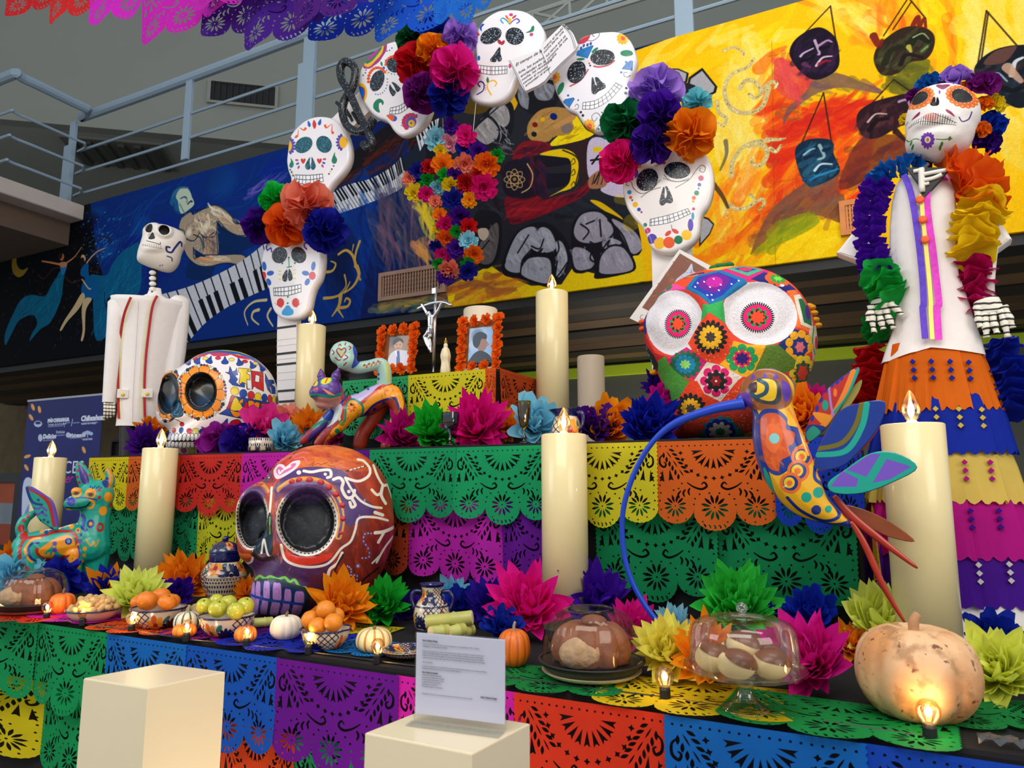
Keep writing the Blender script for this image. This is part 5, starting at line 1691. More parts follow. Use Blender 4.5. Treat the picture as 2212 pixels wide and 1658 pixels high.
# tissue flowers on the arch
VIEW=(EYE-at_y(1000,250,AY)).normalized()
g='ruffled tissue flowers on the arch'
def arch_pom(px,py,rpx,c,lab,off=0.13,dv=(0,0,0)):
 p=at_y(px,py,AY-off)
 pom(p,VIEW+Vector((_fr.uniform(-.25,.25)+dv[0],0,_fr.uniform(-.2,.2)+dv[2])),rpx*pxm(p)*1.12,c,lab,g)
for a in((598,431,34,(16,190,66),'bright green tissue flower on the left skulls'),(663,442,50,SAL,'salmon tissue flower between the two left skulls',0.19),(562,488,36,PUR,'purple tissue flower at the left edge of the left cluster'),(617,485,42,(236,94,10),'orange tissue flower crowning the lower left skull',0.17),(700,497,44,(24,30,160),'deep blue tissue flower at the right of the left cluster',0.15),(893,84,36,(10,86,44),'dark green tissue flower at the top of the arch'),(942,66,34,(20,50,170),'blue tissue flower touching the overhead paper banner'),(994,80,36,LAV,'lavender tissue flower beside the topmost skull'),(934,108,32,(240,140,10),'yellow orange tissue flower in the middle of the top cluster',0.2),(896,137,40,(196,10,30),'red tissue flower over the tilted skull',0.19),(983,152,50,(224,20,140),'magenta tissue flower left of the topmost skull',0.21),(910,200,38,(120,20,124),'plum purple tissue flower over the tilted skull jaw',0.19),(968,206,40,(16,30,150),'dark blue tissue flower hanging lowest in the top cluster',0.18),(1418,202,54,(166,126,218),'large lavender tissue flower on the right cluster'),(1505,224,30,(120,206,216),'pale cyan tissue flower at the right of the right cluster',0.10),(1350,266,46,(10,110,62),'green tissue flower left in the right cluster',0.17),(1424,248,44,(72,16,160),'violet tissue flower in the middle of the right cluster',0.20),(1408,309,42,(66,16,150),'violet tissue flower just above the right skull',0.18),(1491,290,50,(240,136,12),'orange tissue flower at the right of the right cluster',0.16),(1339,350,42,(222,14,116),'magenta tissue flower lowest left in the right cluster',0.18)):
 arch_pom(*a)
 # hanging garland of small blossoms
gar=thing('flower_garland','hanging bunch of many small coloured tissue blossoms in the middle of the arch','garland')
g1z,g2z=Zm(500,0,3.685),Zm(500,350,3.685)
LB,PPK,BLU,GOLD,LG=(140,206,224),(240,166,190),(20,26,140),(240,156,16),(20,160,50)
for zf,L in((g1z,((1630,1110,92,LB),(1740,1130,78,PPK),(1750,1000,62,PUR),(1870,1080,82,MAG),(1860,1175,72,BLU),(1660,1200,52,YEL),(1960,1210,72,PUR),(2110,1240,60,LG),(1685,1320,92,ORG),(1860,1300,85,SAL),(2040,1300,102,(240,112,16)),(1570,1340,66,(190,14,22)),(1485,1370,74,BLU),(1412,1420,54,SAL),(1555,1430,62,LG),(1640,1490,62,LB),(1750,1470,72,YEL),(1870,1460,78,(180,14,24)),(2010,1480,104,(216,16,120)),(1455,1530,72,YEL),(1550,1540,64,MAG),(1620,1605,52,SAL),(1770,1590,92,BLU),(1895,1590,62,GOLD),(1690,1400,60,LG),(1780,1390,60,PUR),(1960,1390,60,(200,30,30)))),(g2z,((1820,430,84,PUR),(1660,425,58,ORG),(1700,490,68,MAG),(1640,525,44,YEL),(1890,515,70,(204,18,26)),(1790,550,52,LG),(1715,605,84,(238,104,20)),(1890,625,76,LB),(1630,660,54,BLU),(1790,690,76,PUR),(1680,735,62,MAG),(1930,725,80,(236,110,20)),(1740,845,86,SAL),(1880,800,54,LG),(1650,805,50,LG),(1880,865,74,BLU),(1705,905,70,PUR)))):
 for x,y,r,c in L:
  p=at_y(*zf(x,y)[0],AY-0.06-_fr.uniform(0,0.05))
  rosette(p,VIEW+Vector((_fr.uniform(-.35,.35),0,_fr.uniform(-.35,.35))),r/3.685*pxm(p)*1.12,c,'leaf_tuft' if c==LG else 'blossom',gar,c==LG)
for a,b in(((956,244),(957,275)),((1028,222),(1022,285))):
 put('string',tube([at_y(*a,AY-0.07),at_y(*b,AY-0.07)],0.0016,5),mat('white_string',(220,216,210),0.7),gar)
 # the three large skulls
def sm(x):
 x=np.clip(x,0,1)
 return x*x*(3-2*x)
def ell_mask(A,fr,z,cx,cy,rx,ry,ang,edge=0.25):
 """1 inside a rotated ellipse (photo coordinates via z), falling to 0 over edge"""
 c=fr.uv(*z(cx,cy)[0])
 e=fr.uv(*z(cx+1,cy)[0])
 k=math.hypot(e[0]-c[0],e[1]-c[1])
 a=math.radians(-ang)
 du,dv=(A[:,0]-c[0])/k,(A[:,1]-c[1])/k
 x=(du*math.cos(a)+dv*math.sin(a))/rx
 y=(-du*math.sin(a)+dv*math.cos(a))/ry
 return sm((1+edge/2-np.hypot(x,y))/edge)
def big_skull(name,label,group,ctr,Y,z,out,depth_f,depth_b,dents,paint,res,bg,rough,bump,bscale,power=0.5,zmin=0,coat=0.0):
 fr=Frame(ctr[0],ctr[1],Y=Y)
 U=[fr.uv(*q)for q in spline(z(*out),True,4)]
 sk=thing(name,label,'skull',group,m=fr.m)
 sk['group']=group
 P=z(*out)
 xs,ys=[q[0]for q in P],[q[1]for q in P]
 cv=Canvas(fr,(min(xs)-6,min(ys)-6,max(xs)+6,max(ys)+6),res,bg)
 paint(cv,z)
 def feat(A):
  w0=A[:,2].copy()
  front=w0>0
  for cx,cy,rx,ry,an,dp,ed in dents:
   A[:,2]-=np.where(front,dp*ell_mask(A,fr,z,cx,cy,rx,ry,an,ed),0)
  return clampz(A,fr,zmin)
 V,Fc=inflate(U,(0,0),depth_f,depth_b,220,100,power,feat)
 me=mesh('head',(V,Fc),True)
 planar_uv(me,lambda x,y,w:cv.uvof(x,y))
 put('head',me,cv.material(name+'_paint',rough,bump,coat,bscale),sk)
 return sk,fr,cv
def surf_w(fr,sk,u,v):
 """front surface height of a skull head at (u, v)"""
 from mathutils.bvhtree import BVHTree
 me=sk.children[0].data
 if 'bvh' not in fr.__dict__:
  fr.bvh=BVHTree.FromPolygons([q.co[:]for q in me.vertices],[tuple(p.vertices)for p in me.polygons])
 loc=fr.bvh.ray_cast(Vector((u,v,2.0)),Vector((0,0,-1)))[0]
 return loc.z if loc else 0.0
 # red skull on the front table
zA=Zm(500,950,4.145)
def PA(c,z):
 st=lambda p,cols,n,ln,an,w,al=0.5,j=25:strokes(z(*p),cols,n,ln,an,w,al,j,c)
 W=(232,222,208)
 st((560,60,900,40,1250,190,1430,500,1440,800,1300,1250,1100,1560,860,1560,900,1000,1100,700,1000,400,700,250,420,300),[(168,50,20),(140,36,20),(186,66,26),(120,30,22)],240,50,70,14)
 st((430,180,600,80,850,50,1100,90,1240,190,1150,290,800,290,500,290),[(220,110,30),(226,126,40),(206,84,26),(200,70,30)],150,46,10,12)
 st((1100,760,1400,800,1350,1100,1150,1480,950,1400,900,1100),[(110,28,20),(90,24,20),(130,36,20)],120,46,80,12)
 st((340,330,430,190,560,170,660,220,620,300,470,360,400,420),[(206,50,36),(220,70,50),(190,40,40)],50,30,-40,8)
 c.poly(z(470,380,620,290,830,285,1000,330,1130,520,1260,640,1110,740,1000,760,940,480,780,380,600,370,400,560,380,480),(74,44,110),smooth=True)
 c.poly(z(140,1090,220,1030,480,1000,880,1030,860,1150,860,1340,700,1560,400,1620,200,1590,165,1400,215,1190),(70,34,86),smooth=True)
 st((160,1090,480,1010,860,1060,850,1300,700,1500,230,1560,220,1200),[(84,44,104),(56,26,70),(96,40,80),(60,36,90)],110,40,5,9,0.5,40)
 st((700,1180,860,1180,860,1400,700,1500),[(110,30,40),(90,24,40)],30,40,70,9,0.4)
 st((290,330,340,290,400,380,350,420,280,380),[(60,50,120),(50,44,100)],20,20,30,6,0.7)
 st((240,380,380,420,350,560,400,500,330,420),[(200,80,30),(220,100,40)],20,26,40,8)
 st((390,500,470,420,440,620,470,900,480,1000,400,1010,390,760),[(206,90,24),(190,70,20),(84,50,116)],50,46,86,8,0.55,10)
 c.line(z(100,520,180,440,280,410,350,480),9,(214,140,50))
 for y,w,k in((0,13,(220,150,60)),(26,5,(90,56,120))):
  c.line(z(455,470+y,560,405+y,720,395+y,840,440+y,930,560+y*0.4,965,720,940,860),w,k)
 c.poly(z(60,930,90,1000,200,1010,225,1040,140,1090,85,1050),(220,110,30),smooth=True)
 c.poly(z(75,1010,140,1045,215,1040,150,1085,90,1060),(190,50,30),smooth=True)
 c.poly(z(480,980,620,1025,760,1020,880,1000,860,1050,740,1090,600,1090,520,1060),(214,46,20),smooth=True)
 c.line(z(470,930,500,1040,580,1090,700,1110,820,1095,890,1050,960,960,1040,900,1080,800,1110,710,1240,700,1370,725),5,W)
 c.line(z(80,1060,140,1095,210,1070,240,960,310,830,370,680,385,450),4.5,W)
 for cx,cy,rx,ry in((205,715,150,250),(680,730,246,280)):
  c.ell(*z(cx,cy)[0],(rx+12)/4.145,(ry+12)/4.145,W)
  c.ell(*z(cx,cy+2)[0],(rx-16)/4.145,(ry-18)/4.145,(24,26,34))
  for i in range(46):
   a=2*PI*i/46
   q=z(cx+(rx-8)*math.cos(a),cy+(ry-9)*math.sin(a))[0]
   c.ell(q[0],q[1],2.2,1,(26,26,30),math.degrees(math.atan2(ry*math.cos(a),-rx*math.sin(a))))
  c.glow(*z(cx,cy-ry*0.85)[0],rx/4.6,ry/12,(80,50,120),1.0,power=0.4)
  q=z(cx,cy)[0]
  for i in range(60):
   a,r=rg.uniform(0,6.28),math.sqrt(rg.random())*0.8
   x,y=q[0]+r*rx/4.145*math.cos(a),q[1]+r*ry/4.145*math.sin(a)
   c.line([(x,y),(x+rg.uniform(-8,8),y+rg.uniform(-6,6))],3,rg.choice([(24,40,60),(16,18,24),(36,66,92),(14,14,18),(30,50,74)]),0.6)
 c.poly(z(375,660,395,800,395,1000,310,1000,225,1010,255,920,330,790),(20,46,66),smooth=True)
 c.line(z(298,1000,320,885,345,985,372,1030),4,W)
 c.line(z(230,1010,300,1050,400,1040),9,(36,22,26))
 c.line(z(378,700,372,840),2.4,(120,190,60))
 c.poly(z(180,1420,230,1230,300,1195,470,1190,600,1230,680,1290,690,1380,620,1520,420,1530,260,1510),(26,50,96),smooth=True)
 c.line(z(235,1230,280,1195,330,1210,380,1190,440,1210,500,1195,540,1230,580,1215,620,1270,670,1280),5,(110,190,60))
 c.line(z(240,1250,330,1225,430,1220,530,1250,600,1270,670,1300,690,1380,640,1500,540,1530),6,(20,44,50))
 for x0,x1,y0,y1,tl in((195,235,1260,1480,30),(245,290,1240,1390,0),(318,372,1230,1380,0),(400,468,1240,1390,0),(495,550,1290,1400,0),(580,655,1310,1420,0)):
  for yy0,yy1,dx in((y0,y1,0),(y1-10,min(1530,y1+140),-34)):
   c.poly(z(x0+dx*0.3+6,yy0+10,(x0+x1)/2+dx*0.3,yy0,x1+dx*0.3,yy0+14,x1+dx,yy1-10,(x0+x1)/2+dx,yy1,x0+dx,yy1-14),(186,140,214),smooth=True)
   st((x0+dx,yy0+10,x1+dx,yy0+10,x1+dx,yy1-10,x0+dx,yy1-10),[(190,120,200),(206,150,214),(150,100,190)],7,10,80,3,0.6)
 c.line(z(185,1360,350,1385,500,1405,650,1425),5,(24,70,170))
 for p,w in(((1115,205,1165,215,1215,280,1200,350,1110,400,1000,375),6),((1000,380,1050,470,1120,560,1220,610,1310,620),5),((1250,660,1320,680),7),((970,995,930,1080,860,1150,860,1340),6),((1255,245,1280,340,1330,420,1380,410),6),((1330,420,1310,510,1350,580),7),((1225,470,1270,510,1310,490),6),((1380,410,1420,520),5),((1250,830,1330,820,1440,780),7),((1330,830,1280,910),6),((1430,860,1340,960,1270,1080),5),((1300,1020,1230,1085),4),((655,315,720,325,800,310,870,310,880,360,850,375),6),((900,390,950,375,980,410,970,470,1010,540,1060,530,1075,480),6.5),((1035,580,1050,620,1080,600,1050,545),6)):
  c.line(z(*p),w,W)
 for x,y,r in((613,328,20),(833,345,14),(1027,490,15),(352,355,8),(335,330,6)):
  c.ell(*z(x,y)[0],r/4.145,r/4.145,W)
 c.line(z(1010,315,1100,290,1170,265),3,(24,22,24))
 for t in range(4):
  c.line(z(1040+t*34,306-t*11,1058+t*34,300-t*11),2.6,W)
 c.line(z(530,195,590,120,680,60,780,40),2,(50,26,20))
 c.line(z(1060,1340,1150,1230,1290,1130),4,(40,18,18))
 c.line(z(890,1240,910,1140,980,1010),4,(36,18,20))
 for p in((1215,835,1160,840,1150,900,1190,960,1200,1030,1140,1040),(1015,1105,1045,1130,1040,1180,990,1240),(1050,1180,1100,1190,1090,1250)):
  c.line(z(*p),5,(100,70,130),0.8)
  for q in spline(z(*p),False,2):
   c.ell(q[0],q[1],1.4,1.4,(220,200,220))
 c.ell(*z(1105,1105)[0],5,5,(130,100,160))
 c.ell(*z(1105,1105)[0],2,2,W)
 c.poly(z(430,380,390,300,430,240,480,250,500,270,560,225,620,220,610,270,540,330),(232,214,224),smooth=True)
 c.poly(z(445,345,415,300,440,262,480,285,500,290,560,245,590,250,560,290,500,325),(214,110,150),smooth=True)
 c.line(z(440,300,450,330,480,300,540,270),4,(238,220,230))
 for p in((560,180,640,140,690,150),(580,200,650,190,680,240),(480,200,520,170,600,160),(420,230,470,190)):
  c.line(z(*p),4,(230,100,110),0.85)
 c.line(z(700,265,740,240,720,270,770,250,800,260,850,240),0.9,(90,30,20))
 c.line(z(855,265,920,280),0.9,(90,30,20))
 c.grain(0.05,8,2)
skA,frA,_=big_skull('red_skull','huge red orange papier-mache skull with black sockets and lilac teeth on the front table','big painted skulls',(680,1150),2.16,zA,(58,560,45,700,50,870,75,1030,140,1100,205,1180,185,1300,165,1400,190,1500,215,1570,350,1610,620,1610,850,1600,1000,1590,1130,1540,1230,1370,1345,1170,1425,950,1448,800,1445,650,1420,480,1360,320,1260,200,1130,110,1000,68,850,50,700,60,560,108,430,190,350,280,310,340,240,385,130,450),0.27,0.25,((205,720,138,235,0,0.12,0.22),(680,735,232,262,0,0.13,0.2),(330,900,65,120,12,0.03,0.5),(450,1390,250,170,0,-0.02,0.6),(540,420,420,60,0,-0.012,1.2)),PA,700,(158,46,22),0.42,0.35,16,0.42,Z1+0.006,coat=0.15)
for i,(x,y,r)in enumerate(((558,410,26),(617,397,28),(703,397,30),(795,417,30),(860,458,28),(918,515,30),(970,605,28),(975,715,26),(957,830,18),(250,412,14),(272,414,15),(297,420,16))):
 u,v=frA.uv(*zA(x,y)[0])
 w_=surf_w(frA,skA,u,v)
 put('bead',mesh('bead',ball(r/4.145*frA.k,12,8,1,0.85,0.5),True),mat('red_bead',(190,40,56),0.25,var=0.15,scale=40),skA,T(u,v,w_))
 # white skull with colour fields on the middle step
zB=Zm(330,745,6.503)
cR,cB,cY,cO,cK=(200,24,44),(14,66,160),(236,206,30),(238,140,20),(22,22,26)
def outl(c,pts,col,w=1.0,smooth=True):
 c.poly(pts,col,smooth=smooth)
 c.line(pts,w,cK,closed=True,smooth=smooth)
def PB(c,z):
 E=lambda x,y,rx,ry,k,a=0,o=True:(c.ell(*z(x,y)[0],(rx+4)/6.503,(ry+4)/6.503,cK,a)if o else None,c.ell(*z(x,y)[0],rx/6.503,ry/6.503,k,a))
 c.poly(z(560,180,760,130,950,120,1200,160,1400,220,1560,310,1660,440,1500,250,1280,100,930,60,700,100),(230,220,60))
 c.poly(z(580,190,700,120,930,84,1180,110,1400,180,1540,290,1600,380,1450,260,1200,150,930,130,740,150),(20,90,180))
 c.poly(z(560,195,660,145,800,125,950,122,1150,150,1350,200,1520,290,1600,380,1470,290,1360,210,1340,225,1190,205,1090,155,1040,175,940,185,850,178,800,140,730,180),(206,40,80))
 for x,y,a in((515,240,35),(645,235,30),(805,230,20),(1010,240,0),(1205,260,-14),(1380,295,-28),(1515,330,-38)):
  ca,sa=math.cos(math.radians(a)),math.sin(math.radians(a))
  R=lambda px,py:(x+px*ca-py*sa,y+px*sa+py*ca)
  p=[R(0,-58),R(22,-10),R(48,22),R(30,52),R(-30,52),R(-48,22),R(-22,-10)]
  outl(c,z(*[v for q in p for v in q]),cB,0.8)
 for x,y,k in((603,206,cR),(745,210,(230,220,90)),(917,208,(206,40,80)),(1100,228,(230,220,90)),(1282,252,(206,40,60)),(1430,275,(230,210,90))):
  E(x,y,36,22,k)
 for cx,cy,rx,ry,n in((690,665,315,345,12),(225,690,190,355,11)):
  for i in range(n):
   a=2*PI*(i+0.3)/n
   E(cx+rx*0.80*math.cos(a),cy+ry*0.82*math.sin(a),rx*0.27,rx*0.24 if n==12 else rx*0.34,cO,math.degrees(a))
  for i in range(n):
   a=2*PI*(i+0.3)/n
   E(cx+rx*0.72*math.cos(a),cy+ry*0.74*math.sin(a),rx*0.27,rx*0.26 if n==12 else rx*0.36,cO,math.degrees(a),False)
  for i in range(n):
   a=2*PI*(i+0.8)/n
   c.line(z(cx+rx*0.6*math.cos(a),cy+ry*0.6*math.sin(a),cx+rx*0.93*math.cos(a),cy+ry*0.93*math.sin(a)),1,cK)
  m=52
  for i in range(m):
   a=2*PI*i/m
   if cx<300 and math.cos(a)<0.2 and abs(math.sin(a))<0.8:
    continue
   k=[cB,cR,(230,220,110),(240,240,240),cK][i%5]
   r=22 if i%5==4 and i%2==0 else 13
   E(cx+rx*1.04*math.cos(a),cy+ry*1.05*math.sin(a),r,r,k,0,True)
 for cx,cy,rx,ry,a in((235,690,150,285,8),(690,665,205,262,-4)):
  c.ell(*z(cx,cy)[0],(rx+6)/6.503,(ry+6)/6.503,cK,a)
  c.ell(*z(cx,cy)[0],rx/6.503,ry/6.503,(22,22,24),a)
  c.glow(*z(cx+30,cy+ry*0.45)[0],rx*0.7/6.5,ry*0.5/6.5,(20,70,110),0.9)
  c.glow(*z(cx-20,cy-60)[0],rx*0.4/6.5,ry*0.4/6.5,(100,70,36),0.6)
 c.poly(z(385,720,330,800,275,960,300,1010,390,1010,455,970,430,860),cK,smooth=True)
 c.poly(z(385,735,335,810,285,960,310,1000,390,1000,445,965,420,860),(22,74,104),smooth=True)
 outl(c,z(1075,325,1110,400,1150,380,1165,345,1180,440,1140,450,1180,500,1150,540,1200,580,1240,540,1270,540,1270,610,1110,580,1060,530,1080,490,1075,440,1015,405,1060,410),cB,1,False)
 outl(c,z(1190,345,1360,360,1360,390,1330,400,1320,370,1300,420,1345,440,1345,510,1300,500,1310,640,1350,630,1300,630,1290,560,1240,540,1220,560,1195,555,1215,420,1190,400),cY,1,False)
 outl(c,z(1360,380,1530,400,1530,460,1480,450,1420,430,1410,530,1470,540,1480,450,1530,460,1530,560,1530,660,1440,620,1400,590,1370,640),cR,1,False)
 outl(c,z(1560,415,1600,500,1690,500,1700,540,1640,560,1700,600,1700,690,1650,690,1640,610,1610,560,1640,690,1590,640,1555,520),cB,1,False)
 for x,y,k,rx in((1138,660,cY,54),(1252,692,cB,50),(1357,715,cR,46),(1450,735,cY,44),(1542,750,cB,38),(1618,762,cR,32),(1680,772,cY,24),(1727,775,(120,100,150),16)):
  E(x,y,rx,56,k)
 outl(c,z(930,960,1040,890,1090,720,1740,830,1740,950,1650,1060,1300,1040),cB,1,False)
 for p,k in(((1090,725,1140,740,1150,830,1090,890,1030,890,1060,830),cR),((1150,740,1250,900,1180,920,1080,900),cY),((1080,910,1170,935,1260,920,1190,1000,1120,990),cO),((1190,800,1250,760,1240,820),cO),((1290,800,1350,850,1270,910,1260,860),cR),((1320,790,1400,800,1380,870,1330,900),cO),((1390,850,1380,960,1320,970,1350,880),cR),((1400,820,1480,820,1460,900,1480,1040,1400,1010),cO),((1250,960,1320,960,1330,1030,1260,1020),cR),((1480,820,1700,840,1640,890,1520,880),cR),((1490,830,1600,840,1560,870),cO),((1510,1000,1600,900,1640,930,1590,1030),cO),((1330,900,1450,990,1360,1010),cO)):
  outl(c,z(*p),k,0.9)
 outl(c,z(1040,1025,1030,1120,970,1190,870,1230,820,1220,840,1170,960,1100),cB,0.9)
 outl(c,z(1050,1160,1090,1060,1180,1035,1225,1080,1200,1140),cR,0.9)
 for x,y,rx,ry,k,a in((320,1190,24,34,cR,20),(425,1180,28,38,cB,15),(535,1190,34,34,(206,60,100),15),(620,1192,40,40,(232,226,130),0),(710,1198,42,40,cB,0),(435,1100,28,28,cR,0),(325,1460,28,26,(30,100,180),0),(452,1455,36,40,(206,80,130),20),(563,1462,40,44,(232,226,120),0),(672,1462,40,44,cB,0),(235,1455,20,20,cR,0)):
  E(x,y,rx,ry,k,a)
 c.line(z(340,1030,400,1060,430,1085),1.2,cK)
 c.line(z(215,1335,400,1325,560,1320,740,1335),4,cK)
 for i in range(10):
  x=250+i*53+(i>3)*4
  for yy,ry in((1272,50),(1378,44)):
   c.ell(*z(x,yy)[0],30/6.5,(ry+6)/6.5,cK,14 if i<6 else 0)
   c.ell(*z(x,yy)[0],24/6.5,ry/6.5,(226,232,240),14 if i<6 else 0)
skB,frB,_=big_skull('white_skull','large white skull with orange petal sockets on the left of the middle step','big painted skulls',(470,880),2.86,zB,(50,900,60,1000,90,1090,200,1165,235,1230,195,1340,185,1420,235,1500,400,1560,660,1580,900,1580,1200,1570,1500,1480,1690,1250,1755,950,1765,760,1740,600,1680,440,1580,310,1450,200,1280,118,1100,80,930,73,760,98,600,160,450,262,350,330,220,370,150,430,105,560,75,720),0.27,0.25,((235,690,140,275,-8,0.10,0.22),(690,665,198,252,4,0.11,0.2),(370,890,70,120,10,0.03,0.4),(480,1330,280,120,0,-0.015,0.6)),PB,640,(238,232,232),0.3,0.05,10,0.42,Z2+0.003,coat=0.3)
# crochet-covered skull on the middle step
zC=Zm(1370,560,4.145)
kO,kG,kM,kN,kC,kY2,kT,kBk,kPk=(236,66,22),(40,150,60),(206,20,110),(20,22,120),(226,212,196),(240,166,20),(10,110,160),(20,20,22),(240,10,110)
def flower(c,z,cx,cy,rings,s=4.145,sq=1.0,ang=0):
 """crochet flower: rings of (radius, colour, petals); petals 0 = plain disc"""
 for r,k,n in rings:
  if n==0:
   c.ell(*z(cx,cy)[0],r/s,r*sq/s,k,ang)
  elif n>0:
   for i in range(n):
    a=2*PI*i/n
    x,y=r*0.76*math.cos(a),r*0.76*math.sin(a)*sq
    c.ell(*z(cx+x,cy+y)[0],r*0.27/s,r*min(0.2,2.4/n)/s,k,math.degrees(a))
   c.ell(*z(cx,cy)[0],r*0.78/s,r*0.78*sq/s,k)
  else:
   for i in range(-n):
    a=2*PI*i/-n
    x,y=r*0.8*math.cos(a),r*0.8*math.sin(a)*sq
    c.ell(*z(cx+x,cy+y)[0],r*0.27/s,r*0.3/s,k,math.degrees(a))
def PC(c,z):
 PL=lambda p,k:c.poly(z(*p),k)
 st=lambda p,cols,n,ln,an,w,al=0.5,j=25:strokes(z(*p),cols,n,ln,an,w,al,j,c)
 PL((1100,60,1300,120,1480,280,1560,420,1420,300,1150,170),(228,70,40))
 PL((80,660,90,560,200,400,230,440,150,560,130,680),kN)
 PL((190,410,250,290,380,230,490,300,350,320,240,400),(230,70,150))
 for x,y in((330,275),(270,325),(215,350)):
  c.ell(*z(x,y)[0],8,5,(20,120,70),-35)
 PL((370,235,500,150,740,120,600,170,480,290),kO)
 c.line(z(470,190,560,160,630,150),4,kN)
 c.line(z(470,185,540,175,580,165),2,(150,190,50))
 PL((580,110,760,70,1000,55,900,90,760,130),kY2)
 PL((770,130,960,70,1200,110,1190,150,1020,240,970,220),kM)
 PL((830,115,980,80,1150,120,1010,190),(60,170,130))
 PL((890,115,980,92,1090,118,1000,155),(40,50,140))
 c.ell(*z(990,120)[0],14,5,(206,40,90))
 PL((1030,220,1150,145,1270,180,1430,290,1340,320,1150,250),kN)
 flower(c,z,1270,200,((110,(236,90,30),-8),(74,kG,8),(40,(110,220,60),6)),sq=0.55,ang=15)
 c.ell(*z(1300,265)[0],5,3,(230,220,230))
 PL((1340,310,1420,295,1560,500,1580,680,1410,620,1400,450),(236,110,40))
 PL((1400,350,1460,330,1560,500,1570,640,1450,600),kC)
 PL((1440,380,1480,370,1560,500,1560,610,1480,580),(20,100,60))
 c.ell(*z(1525,490)[0],6,16,(60,20,120))
 PL((1530,640,1660,560,1660,850,1550,930,1510,800),(220,190,170))
 c.line(z(1580,620,1560,740,1590,850),3,kG)
 c.ell(*z(1605,750)[0],4,14,(200,30,70))
 PL((1245,775,1390,635,1540,690,1500,860,1410,945,1330,850),(16,40,110))
 flower(c,z,1440,790,((125,kY2,-9),(70,(20,46,120),8),(46,(230,110,120),6)),sq=1.1)
 PL((1380,980,1480,860,1560,820,1580,1000,1440,1200,1370,1100),kO)
 flower(c,z,1475,1010,((120,(230,200,40),-10),(86,(20,90,50),8),(60,(210,60,30),6)),sq=1.3)
 PL((90,640,140,700,220,840,340,870,240,990,150,900,100,760),(190,14,24))
 PL((110,750,210,860,250,940,220,1010,140,880),kBk)
 for x,y in((120,800),(140,860),(160,910)):
  c.ell(*z(x,y)[0],5,4,(20,140,180))
 for cx,cy,rx,ry,an in((385,582,256,282,-20),(1110,508,316,268,8)):
  c.ell(*z(cx,cy)[0],rx/4.145,ry/4.145,(228,222,226),an)
  for i in range(1,13):
   f=0.48+i*0.042
   q=[(cx+rx*f*math.cos(t)*math.cos(math.radians(an))-ry*f*math.sin(t)*math.sin(math.radians(an)),cy+rx*f*math.cos(t)*math.sin(math.radians(an))+ry*f*math.sin(t)*math.cos(math.radians(an)))for t in(2*PI*j/40 for j in range(40))]
   c.line([z(*w)[0]for w in q],0.8,(196,190,196),0.7,closed=True,smooth=False)
 PL((480,295,560,180,770,125,990,225,1000,260,850,370,770,430,690,445,610,370),(8,106,160))
 PL((530,285,590,190,760,150,930,230,800,360,700,410,640,350),(20,50,160))
 c.poly(z(590,270,640,190,740,165,850,210,820,290,740,340,660,320),(104,10,140),smooth=True)
 c.ell(*z(725,243)[0],17,12,(190,14,150))
 for x,y in((585,250),(565,285),(870,265),(930,235),(715,405),(670,362),(705,360),(780,270),(690,290),(640,240),(720,215),(765,320)):
  c.ell(*z(x,y)[0],2.4,1.6,(226,220,236),40)
 PL((635,440,690,445,800,405,820,600,690,510,620,580),(44,164,76))
 PL((690,515,800,590,885,740,820,880,760,930,660,900,560,830,510,760,620,580),kO)
 flower(c,z,700,712,((136,kBk,18),(96,(240,176,20),14),(44,(60,50,50),8)))
 PL((330,890,500,790,560,830,670,910,660,960,590,1060,430,1010),kM)
 flower(c,z,490,932,((132,(10,100,70),14),(88,(10,130,180),12),(46,(150,220,110),8)),sq=0.82,ang=15)
 PL((670,910,760,930,960,1030,920,1060,780,1235,650,1170,565,1060),kC)
 flower(c,z,745,1065,((122,(214,10,100),-8),(90,kBk,8),(46,(150,14,26),6)))
 c.ell(*z(745,1065)[0],2.4,2.4,(230,226,226))
 PL((885,740,1000,770,1150,775,1110,870,1040,1035,960,1030,770,930,840,870),kY2)
 flower(c,z,955,885,((122,(20,150,80),-8),(80,(214,20,90),8),(54,(34,20,110),8)),sq=0.9)
 PL((250,900,320,865,350,940,430,1010,525,1070,500,1150,420,1230,370,1345,320,1200,235,1000),(70,150,50))
 PL((1155,775,1250,770,1405,900,1390,970,1300,1010,1100,1060,1030,1035,1110,870),(86,122,36))
 st((260,920,500,1090,380,1300,330,1180),[(40,120,40),(100,180,70)],60,6,20,2,0.5,80)
 st((1160,790,1390,920,1300,1000,1060,1030),[(60,90,20),(110,150,50)],60,6,20,2,0.5,80)
 PL((525,1070,590,1065,650,1170,780,1235,960,1050,1010,1040,950,1230,850,1300,700,1310,640,1390,560,1530,380,1420,370,1340,420,1230),kO)
 flower(c,z,535,1295,((128,kBk,16),(88,(240,176,20),14),(42,(70,54,46),8)))
 PL((330,1350,390,1425,570,1535,560,1590,330,1590),(196,14,30))
 PL((440,1440,640,1360,720,1370,570,1540),(230,70,40))
 PL((840,1330,1100,1400,1100,1490,990,1510),(230,66,30))
 PL((560,1590,700,1390,850,1360,1000,1540,990,1590),(20,140,90))
 flower(c,z,775,1505,((150,(20,130,190),12),(122,(20,30,140),-10),(100,(226,216,206),9),(44,(20,130,70),8)),sq=0.95)
 PL((980,1530,1110,1480,1110,1590,980,1590),kY2)
 for i in range(60):
  x,y=rg.choice([(rg.uniform(560,860),rg.uniform(780,900)),(rg.uniform(400,560),rg.uniform(1380,1500)),(rg.uniform(860,1080),rg.uniform(1340,1480)),(rg.uniform(800,930),rg.uniform(1120,1240))])
  c.ell(*z(x,y)[0],1.6,1.0,(236,190,180),rg.uniform(0,180))
